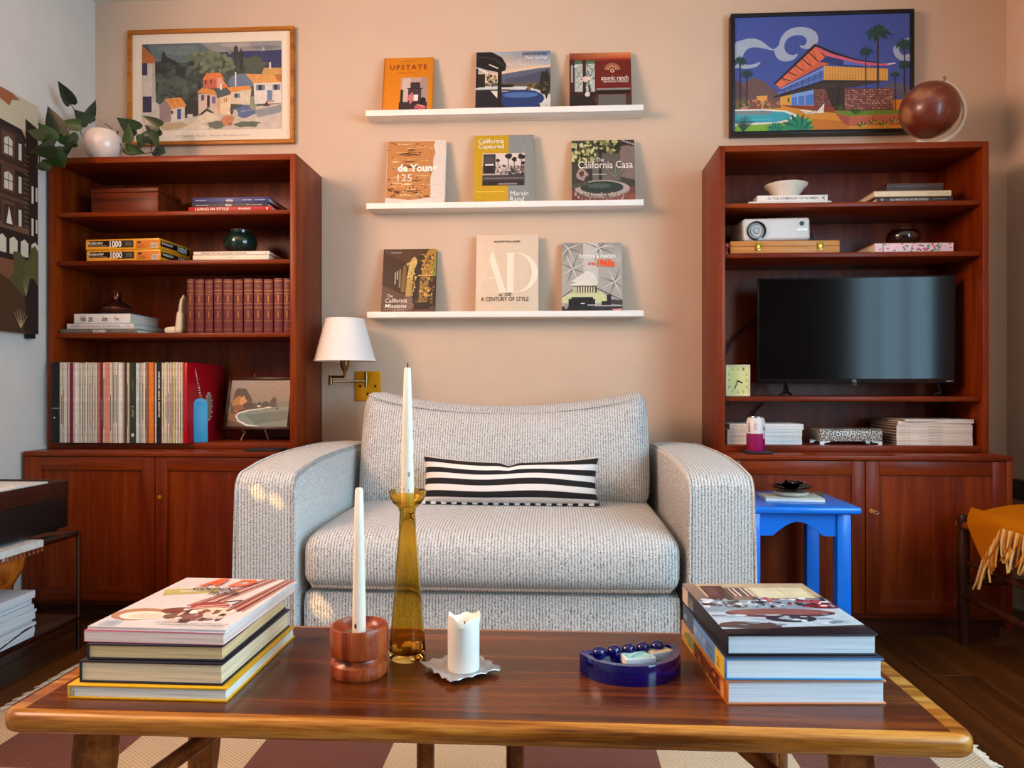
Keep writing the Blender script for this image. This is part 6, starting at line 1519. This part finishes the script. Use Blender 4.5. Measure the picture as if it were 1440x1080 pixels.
# globe on top
gc = U(1307, 155, YH+.10); gr = .105*.98
gl_ = thing('globe', 'antique reddish-brown tilted globe on top of the right bookcase', 'globe', (gc.x, YH+.10, ZT+.0004))
cz = gc.z-ZT
globe_r = (U(1349, 155, YH+.10).x-gc.x)*.955
cz = max(cz, globe_r+.006)
def globe_mat():
    m, nt, p, N, L = base('globe_map')
    tc = N('ShaderNodeTexCoord'); no = N('ShaderNodeTexNoise'); no.inputs['Scale'].default_value = 11.; no.inputs['Detail'].default_value = 6
    L(tc.outputs['Object'], no.inputs['Vector'])
    rp = N('ShaderNodeValToRGB'); e = rp.color_ramp.elements
    e[0].position = .50; e[0].color = (*lin('#6a2c1c'), 1); e[1].position = .62; e[1].color = (*lin('#9a6844'), 1)
    k = e.new(.54); k.color = (*lin('#7a3a26'), 1)
    L(no.outputs['Fac'], rp.inputs['Fac']); L(rp.outputs['Color'], p.inputs['Base Color']); p.inputs['Roughness'].default_value = .32; p.inputs['Coat Weight'].default_value = .2
    return m
B().ball((0, 0, cz), globe_r, 40).done('sphere', globe_mat(), gl_)
tilt = R(-23)
ax_ = Vector((math.sin(-tilt), 0, math.cos(tilt)))
silver = mat('#e2d6c4', .35, metal=.15, var=.05)
pts = []
for k in range(25):
    a = R(90-(-tilt)*57.3-180*k/24-8) if False else R(64-176*k/24)
    pts.append(Vector((math.cos(a)*(globe_r+.024)+.006, .012, cz+math.sin(a)*(globe_r+.016))))
vs, fs = [], []
for p in pts:
    d = (p-Vector((.006, .012, cz))).normalized()
    for (r_, y_) in ((-.005, -.004), (.006, -.004), (.006, .004), (-.005, .004)): vs.append(p+d*r_+Vector((0, y_, 0)))
for k in range(len(pts)-1):
    for q in range(4): fs.append((k*4+q, k*4+(q+1) % 4, (k+1)*4+(q+1) % 4, (k+1)*4+q))
fs += [(0, 1, 2, 3), tuple(4*(len(pts)-1)+q for q in (3, 2, 1, 0))]
b = B().faces(vs, [f for f in fs]); 
for v in b.bm.verts: v.co.z = max(v.co.z, .0075)
b.done('meridian_arm', silver, gl_)
pt = Vector((0, 0, cz))+Vector((math.cos(R(64)), 0, math.sin(R(64))))*(globe_r+.004)
B().tube([pt, pt+Vector((.004, 0, .010)), pt+Vector((.008, 0, .014)), pt+Vector((.012, 0, .022)), pt+Vector((.006, 0, .026)), pt+Vector((.003, 0, .020))], .0022, 8).done('finial', bronze, gl_)
B().lathe([(0, 0), (.048, 0), (.046, .003), (.02, .0055), (0, .006)], -.01, 0, 36).done('base', silver, gl_)

# shelf 1
z = rz_(0)
_, z = shelf_book('book', 'thin white book at the bottom of the pair under the white bowl', 1053, 1169, z, .0065, .19, '#d8cfc4', YT+.008)
_, z = shelf_book('book', 'white book titled IN THE COMPANY OF WOMEN under the white bowl', 1065, 1164, z, .0215, .19, '#d6d0c8', YT+.012, [('IN THE COMPANY OF WOMEN', (.15, .3, .87, .72), '#8a7c74'), ('<', (.92, .2, .96, .8), '#2a2422')], spine_col='#e6ded4')
wb = U(1105, 262, YT+.10)
bw = thing('white_bowl', 'white enamel footed bowl with chipped rim on the right bookcase', 'bowl', (wb.x, YT+.10, z))
B().lathe([(0, 0), (.036, 0), (.038, .004), (.046, .020), (.062, .042), (.072, .051), (.074, .056), (.071, .0565), (.058, .042), (.042, .020), (0, .008)], seg=40).done('body', mat('#e4d8c8', .35, var=.04), bw)
b = B()
for a in (-1.75, -1.62, -1.9, -.9, -2.5): b.ball((.0725*math.cos(a), .0725*math.sin(a), .0565), .0024, 6, (1.4, 1.2, .5))
b.done('rim_chips', mat('#2a1c14', .7), bw)
z = rz_(0)
_, z = shelf_book('book', 'dark grey spined book at the bottom of the upper right pile', 1233, 1340, z, .0155, .19, '#2a2628', YT+.010, [('AN AMERICAN IN PROVENCE', (.17, .25, .68, .78), '#c8beb4'), ('o', (.05, .25, .09, .75), '#c8beb4'), ('JAMIE', (.74, .35, .92, .65), '#9a9088')])
_, z = shelf_book('book', 'cream spined book in the middle of the upper right pile', 1229, 1338, z, .0205, .22, '#b08a5c', YT+.006, [('THE OLD HOUSE', (.68, .35, .88, .65), '#b0a080'), ('o', (.93, .3, .96, .7), '#a89878')], spine_col='#d8c8a4')
_, z = shelf_book('book', 'old brown book at the top of the upper right pile', 1246, 1326, z, .0165, .14, '#3a2a22', YT+.03, page='#5a483c')
_, z = shelf_book('book', 'worn dark brown book crowning the upper right pile', 1247, 1327, z, .0145, .14, '#44302a', YT+.032, page='#4a3a30')
# shelf 2: wooden case with projector, red knob, vase on floral book
z = rz_(1)
a, b_ = U(1027, 345, YT+.004), U(1181, 345, YT+.004); w = b_.x-a.x
wc2 = thing('wooden_case', 'light wooden case with two brass clasps under the projector', 'case', ((a.x+b_.x)/2, YT+.004, z))
cwd = wood('#9a5a24', '#c08244', '#d09a58', 'x', rough=.4); hc2 = .042
bx('body', cwd, wc2, -w/2, w/2, 0, .20, 0, hc2*.55, r=.002); bx('lid', cwd, wc2, -w/2, w/2, 0, .20, hc2*.56, hc2, r=.002)
for s in (-.25, .32):
    x_ = s*w
    cb = B().box(x_-.010, x_+.010, -.0025, 0, hc2*.2, hc2*.9, r=.001)
    for q in range(8): cb.ball((x_+.009*math.cos(q*.785), -.003, hc2*.55+.009*math.sin(q*.785)), .0028, 6)
    cb.done('clasp', mat('#b08a3a', .3, metal=1.), wc2)
z += hc2+.0003
a, b_ = U(1046, 330, YT+.018), U(1143, 330, YT+.018); w = b_.x-a.x; hp = .082
pj = thing('projector', 'small white projector with a round black lens on the wooden case', 'projector', ((a.x+b_.x)/2, YT+.03, z+.0025), (0, R(-1.4), R(3)))
B().box(-w/2, w/2, 0, .16, .004, hp, r=.011, seg=4).done('body', mat('#cfccc8', .4, var=.01), pj)
RX = Matrix.Rotation(R(90), 4, 'X')
lx, lzz = -w/2+.045, .038
B().lathe([(.033, .0), (.033, .006), (.029, .007), (.026, .0), (.014, -.004), (0, -.001)], seg=40, M=Matrix.Translation((lx, .0, lzz)) @ RX).done('lens', mat('#0c0b0d', .12, coat=.8, var=0), pj)
B().lathe([(.0105, .0075), (.012, .0065), (.0115, .003)], seg=24, M=Matrix.Translation((lx, 0, lzz)) @ RX).lathe([(.021, .005), (.0225, .0045), (.022, .001)], seg=28, M=Matrix.Translation((lx, 0, lzz)) @ RX).done('lens_ring', mat('#3a383c', .25, metal=.6), pj)
B().lathe([(0, .002), (.0075, .002), (.008, 0)], seg=20, M=Matrix.Translation((w/2-.030, 0, hp-.022)) @ RX).done('sensor', black_plastic, pj)
bx('badge', mat('#b8b4ae', .3, metal=.5), pj, w/2-.046, w/2-.012, -.001, .001, hp-.046, hp-.040)
write(pj, FR((w/2-.046, -.001, hp-.046), (1, 0, 0), (0, 0, 1), .034, .006), 'WiMiUS', (.2, .2, .8, .8), '#4a4644', lift=.0004)
for x_ in (-w*.36, w*.36): B().lathe([(0, 0), (.007, 0), (.007, .005), (0, .005)], x_, .03, 12).done('foot', black_plastic, pj)
tag(B().tube([(b_.x+.003, YT+.10, z+.045), (b_.x+.018, YT+.09, z+.042), (b_.x+.022, YT+.085, z+.025), (b_.x+.022, YT+.085, z+.001)], .003, 6).box(b_.x+.015, b_.x+.029, YT+.078, YT+.092, z+.0005, z+.016, r=.002).done('power_plug', black_plastic), 'black plug and cable beside the projector', 'cable')
rk = U(1021, 348, YT+.014)
kb = thing('red_knob', 'small red wooden knob at the left end of the projector shelf', 'knob', (rk.x, YT+.014, rz_(1)))
B().lathe([(0, 0), (.009, 0), (.0095, .003), (.006, .010), (.007, .015), (.0125, .022), (.0135, .029), (.0105, .036), (0, .039)], seg=20).done('knob', mat('#8a1210', .25, coat=.4), kb)
B().lathe([(.0068, .009), (.0078, .0115), (.0068, .014)], seg=20).done('collar', mat('#5a0c0a', .3), kb)
z = rz_(1)
fb, z = shelf_book('book', 'pink floral spined book under the dark glass vase', 1230, 1341, z, .031, .19, '#a87a4c', YT+.008, spine_col='#e2c4c8')
wf = U(1341, 300, YT+.008).x-U(1230, 300, YT+.008).x
sh = []
q3 = random.Random(6)
for k in range(60):
    x_, y_ = q3.uniform(.03, .97), q3.uniform(.1, .9)
    sh.append((q3.choice(['#c8506a', '#d88a9a', '#a83a54', '#3a7a5c', '#e8a8b0', '#6a4a50']), blob(x_, y_, .016, .10, q3, 7), 's'))
for x_ in (.10, .80): sh.append(('#1e6a4a', rect(x_, .05, x_+.012, .95)))
art('spine_print', fb, FR((-wf/2, 0, 0), (1, 0, 0), (0, 0, 1), wf, .031), sh)
gv = U(1270, 338, YT+.09)
dv = thing('dark_glass_bowl', 'dark oxblood glass bowl on the pink floral book', 'bowl', (gv.x, YT+.09, z))
B().lathe([(0, 0), (.030, 0), (.042, .006), (.054, .024), (.056, .038), (.048, .054), (.040, .058), (.037, .056), (.046, .050), (.05, .036), (.04, .012), (0, .008)], seg=36).done('body', mat('#1c0508', .06, coat=.8, var=0), dv)
B().lathe([(.0402, .0575), (.0395, .0605), (.0372, .0575)], seg=36).done('rim', mat('#2c0a0c', .1, coat=.6), dv)

# shelf 3: television, clock
tl_ = U(1065, 540, YH+.145); tr_ = U(1344, 537, YH+.085)
tw_ = (Vector((tr_.x, tr_.y, 0))-Vector((tl_.x, tl_.y, 0))).length
ang = math.atan2(tr_.y-tl_.y, tr_.x-tl_.x)
zb = U(1200, 539, YH+.115).z; zt = U(1200, 389, YH+.115).z; h = zt-zb
tv = thing('television', 'flat black television standing on the right bookcase', 'television', ((tl_.x+tr_.x)/2, (tl_.y+tr_.y)/2, rz_(2)), (0, 0, ang))
z0t = zb-rz_(2)
bx('bezel', mat('#08080a', .3, var=0), tv, -tw_/2, tw_/2, 0, .012, z0t, z0t+h, r=.002)
bx('screen', mat('#020406', .10, var=0, spec=.28), tv, -tw_/2+.006, tw_/2-.006, -.0006, .002, z0t+.016, z0t+h-.006)
bx('back_shell', black_plastic, tv, -tw_*.40, tw_*.40, .012, .055, z0t+.03, z0t+h*.72, r=.012)
f = FR((-tw_/2, -.0004, z0t), (1, 0, 0), (0, 0, 1), tw_, .016)
write(tv, f, 'TCL', (.485, .2, .51, .75), '#c8ccd0', lift=.0006); write(tv, f, 'Roku TV', (.955, .35, .985, .7), '#c8ccd0', lift=.0006)
bx('sensor_lip', black_plastic, tv, -.008, .008, .001, .008, z0t-.006, z0t)
for s in (-.70, .84):
    x_ = s*tw_/2
    for e in (-1, 1): B().tube([(x_, .012, z0t+.01), (x_+e*.012, .012-.05*(e < 0)+.03*(e > 0), .012), (x_+e*.030, -.035 if e < 0 else .05, .004)], [.006, .006, .004], 8).done('foot', black_plastic, tv)
ck = U(1037, 556, YT+.030)
a, b_ = U(1020, 540, YT+.028), U(1054, 540, YT+.028)
w = b_.x-a.x; h = U(1037, 513, YT+.028).z-rz_(2)
cl2 = thing('desk_clock', 'small square pale yellow clock beside the television', 'clock', ((a.x+b_.x)/2, YT+.020, rz_(2)), (0, 0, R(-2)))
bx('case', mat('#1c1a18', .4), cl2, -w/2+.002, w/2-.002, .006, .05, .0005, h, r=.002)
b = B()
for q in ((-w/2, w/2, 0, .006, 0, .006), (-w/2, w/2, 0, .006, h-.006, h), (-w/2, -w/2+.006, 0, .006, .006, h-.006), (w/2-.006, w/2, 0, .006, .006, h-.006)): b.box(*q, r=.0008)
b.done('frame', mat('#d8cfa0', .3), cl2)
bx('dial', mat('#d8d68e', .6, var=.02), cl2, -w/2+.006, w/2-.006, .003, .006, .006, h-.006)
f = FR((-w/2, .003, 0), (1, 0, 0), (0, 0, 1), w, h)
NUM = {12: (.5, .14), 1: (.72, .14), 2: (.85, .30), 3: (.85, .5), 4: (.85, .70), 5: (.72, .86), 6: (.5, .86), 7: (.28, .86), 8: (.15, .70), 9: (.15, .5), 10: (.15, .30), 11: (.28, .14)}
for k, (x_, y_) in NUM.items(): write(cl2, f, str(k), (x_-.045, y_-.045, x_+.045, y_+.045), '#7c7840', lift=.0004)
art('clock_hands', cl2, f, [('#16130f', stroke([(.5, .52), (.36, .78)], .035)), ('#16130f', stroke([(.46, .50), (.70, .58)], .045)), ('#16130f', ell(.5, .52, .04, .035))], lift=.0012)
cb_ = thing('tv_cables', 'black cables behind the television on the right bookcase', 'cable', (0, 0, 0))
for pts_ in ([(1016, 500), (1028, 478), (1042, 462), (1062, 450)], [(1016, 506), (1030, 480), (1046, 460), (1064, 445)]):
    B().tube([U(x_, y_, WYB-.03) for x_, y_ in pts_], .0022, 6).done('cable', black_plastic, cb_)
ca2 = thing('lower_cable', 'black cable rising behind the magazines and can, right bookcase', 'cable', (0, 0, 0))
B().tube([U(x_, y_, WYB-.03) for x_, y_ in ((1056, 588), (1062, 578), (1073, 567))], .003, 6).done('cable', black_plastic, ca2)
B().ball(tuple(U(1056, 588, WYB-.03)), .005, 8).done('cable_end', black_plastic, ca2)

# bottom shelf: magazines, can, silver box, magazines
rnd = random.Random(44)
z = rz_(3)
for k in range(7):
    t_ = (.0095, .010, .0085, .011, .0105, .010, .0095)[k]; px1 = 1128+(2 if k >= 5 else 0)
    a, b_ = U(1026 if k > 4 else 1023, 600, YT+.012), U(px1, 600, YT+.012)
    flat_book('magazine', 'white spined magazine in the low stack behind the drinks can, %s' % _o[6-k], 'magazine', ((a.x+b_.x)/2, YT+.012+rnd.uniform(0, .003), z), b_.x-a.x, .20, t_, ('#e6e8e6', '#dce4e4', '#e8e6e0')[k % 3], '#d8d0c4', 'front', 0, 'magazines behind the can', True)
    z += t_+.0003
co = G(1046, 628, Z0H+.008)
tag(B().box(co.x-.040, co.x+.046, YBASE+.03, YBASE+.118, Z0H+.0004, Z0H+.0065, r=.0015).done('coaster', mat('#1c1a20', .6)), 'flat dark slab under the drinks can', 'coaster')
cn = thing('drinks_can', 'white and magenta drinks can in front of the magazines, right bookcase', 'can', (co.x, YBASE+.075, Z0H+.0069), (0, 0, R(0)))
cr = (U(1060, 600, YBASE+.075).x-U(1034, 600, YBASE+.075).x)/2; chh_ = .113
B().lathe([(cr*.78, .003), (cr*.90, .0), (cr, .010), (cr, .058), (cr*.999, .058)], seg=36).done('lower_print', mat('#a01a5c', .25, metal=.2, var=.12, vscale=20), cn)
B().lathe([(cr, .058), (cr, chh_-.016), (cr*.86, chh_-.004), (cr*.86, chh_-.002)], seg=36).done('upper_print', mat('#ded6d2', .4, var=.03), cn)
B().lathe([(cr*.80, chh_-.004), (cr*.87, chh_-.003), (cr*.87, chh_), (cr*.82, chh_), (cr*.80, chh_-.006), (0, chh_-.006)], seg=36).done('lid', chrome, cn)
B().lathe([(0, .003), (cr*.78, .003)], seg=24).done('bottom', chrome, cn)
bx('pull_tab', chrome, cn, -.008, .008, -.012, .012, chh_-.005, chh_-.003, r=.0008)
# lettering wrapped round the can
def wrap(body, a0, a1, z0_, z1_, col, vertical=False):
    v, f_ = text_mesh(body, .01)
    ax0, bx0 = min(p.x for p in v), max(p.x for p in v); ay0, by0 = min(p.y for p in v), max(p.y for p in v)
    out_ = []
    for p in v:
        u_, t_ = (p.x-ax0)/(bx0-ax0), (p.y-ay0)/(by0-ay0)
        if vertical: u_, t_ = 1-t_, u_
        a = a0+(a1-a0)*u_; out_.append((math.cos(a)*(cr+.0004), math.sin(a)*(cr+.0004), z0_+(z1_-z0_)*t_))
    me = bpy.data.meshes.new('lettering'); me.from_pydata(out_, [], f_); link('lettering', me, mat(col, .4, var=0), cn)
wrap('WILD BERRY', R(205), R(222), .030, .095, '#3a2a34', True); wrap('Yerba', R(300), R(335), .068, .082, '#2a2028'); wrap('Mate', R(305), R(335), .040, .060, '#e8d8e0'); wrap('MATE', R(245), R(262), .072, .092, '#b89a8a', True)
sb = U(1196, 620, YT+.02)
a, b_ = U(1153, 620, YT+.02), U(1241, 620, YT+.02); w = b_.x-a.x
sbx = thing('filigree_box', 'silver filigree footed box between the two magazine stacks', 'box', ((a.x+b_.x)/2, YT+.02, rz_(3)))
def filigree():
    m, nt, p, N, L = base('filigree_silver')
    tc = N('ShaderNodeTexCoord'); no = N('ShaderNodeTexNoise'); no.inputs['Scale'].default_value = 230.; no.inputs['Detail'].default_value = 2
    L(tc.outputs['Object'], no.inputs['Vector'])
    rp = N('ShaderNodeValToRGB'); e = rp.color_ramp.elements
    e[0].position = .46; e[0].color = (*lin('#1a1614'), 1); e[1].position = .54; e[1].color = (*lin('#d8d2c8'), 1)
    L(no.outputs['Fac'], rp.inputs['Fac']); L(rp.outputs['Color'], p.inputs['Base Color']); p.inputs['Roughness'].default_value = .35; p.inputs['Metallic'].default_value = .3
    bp = N('ShaderNodeBump'); bp.inputs['Strength'].default_value = .8; bp.inputs['Distance'].default_value = .002
    L(no.outputs['Fac'], bp.inputs['Height']); L(bp.outputs['Normal'], p.inputs['Normal'])
    return m
fil = filigree()
bx('body', fil, sbx, -w/2, w/2, 0, .11, .012, .048, r=.001); bx('lid', fil, sbx, -w/2-.001, w/2+.001, -.001, .111, .0485, .053, r=.001)
for s in (-1, 1):
    for y_ in (0, .10): B().prism([(s*w/2, 0), (s*(w/2-.014), 0), (s*(w/2-.016), .006), (s*(w/2-.034), .009), (s*(w/2-.036), .012), (s*w/2, .012)], 'y', y_, y_+.010).done('foot', mat('#c8c4bc', .25, metal=.9), sbx)
z = rz_(3)
for k in range(10):
    t_ = (.0095, .0095, .0085, .0105, .009, .0105, .0085, .0065, .0065, .006)[k]
    p0x, p1x = (1261, 1368) if k < 7 else ((1262, 1368), (1263, 1370), (1270, 1373))[k-7]
    a, b_ = U(p0x, 600, YT+.010), U(p1x, 600, YT+.010)
    o = flat_book('magazine', 'cream spined magazine in the stack right of the silver box, %s' % _o[9-k] if k < 9 else 'loose white magazine lying skewed on top of the right-hand magazine stack', 'magazine', ((a.x+b_.x)/2, YT+.010+rnd.uniform(0, .003), z), b_.x-a.x, .21, t_, ('#e2d8cc', '#dccfc0', '#e6dcd2')[k % 3], '#5a4a40', 'front', R((0, 0, 0, 0, 0, 0, 0, 2, 0, 6)[k]), 'magazines beside the silver box', True)
    if k < 7:
        ww = b_.x-a.x
        write(o, spine_fr(ww, t_), 'ARCHITECTURAL DIGEST', (.42, .3, .60, .7), '#a89a8c', lift=.0005); write(o, spine_fr(ww, t_), 'ISSUE', (.05, .3, .18, .7), '#a89a8c', lift=.0005)
    z += t_+.0003
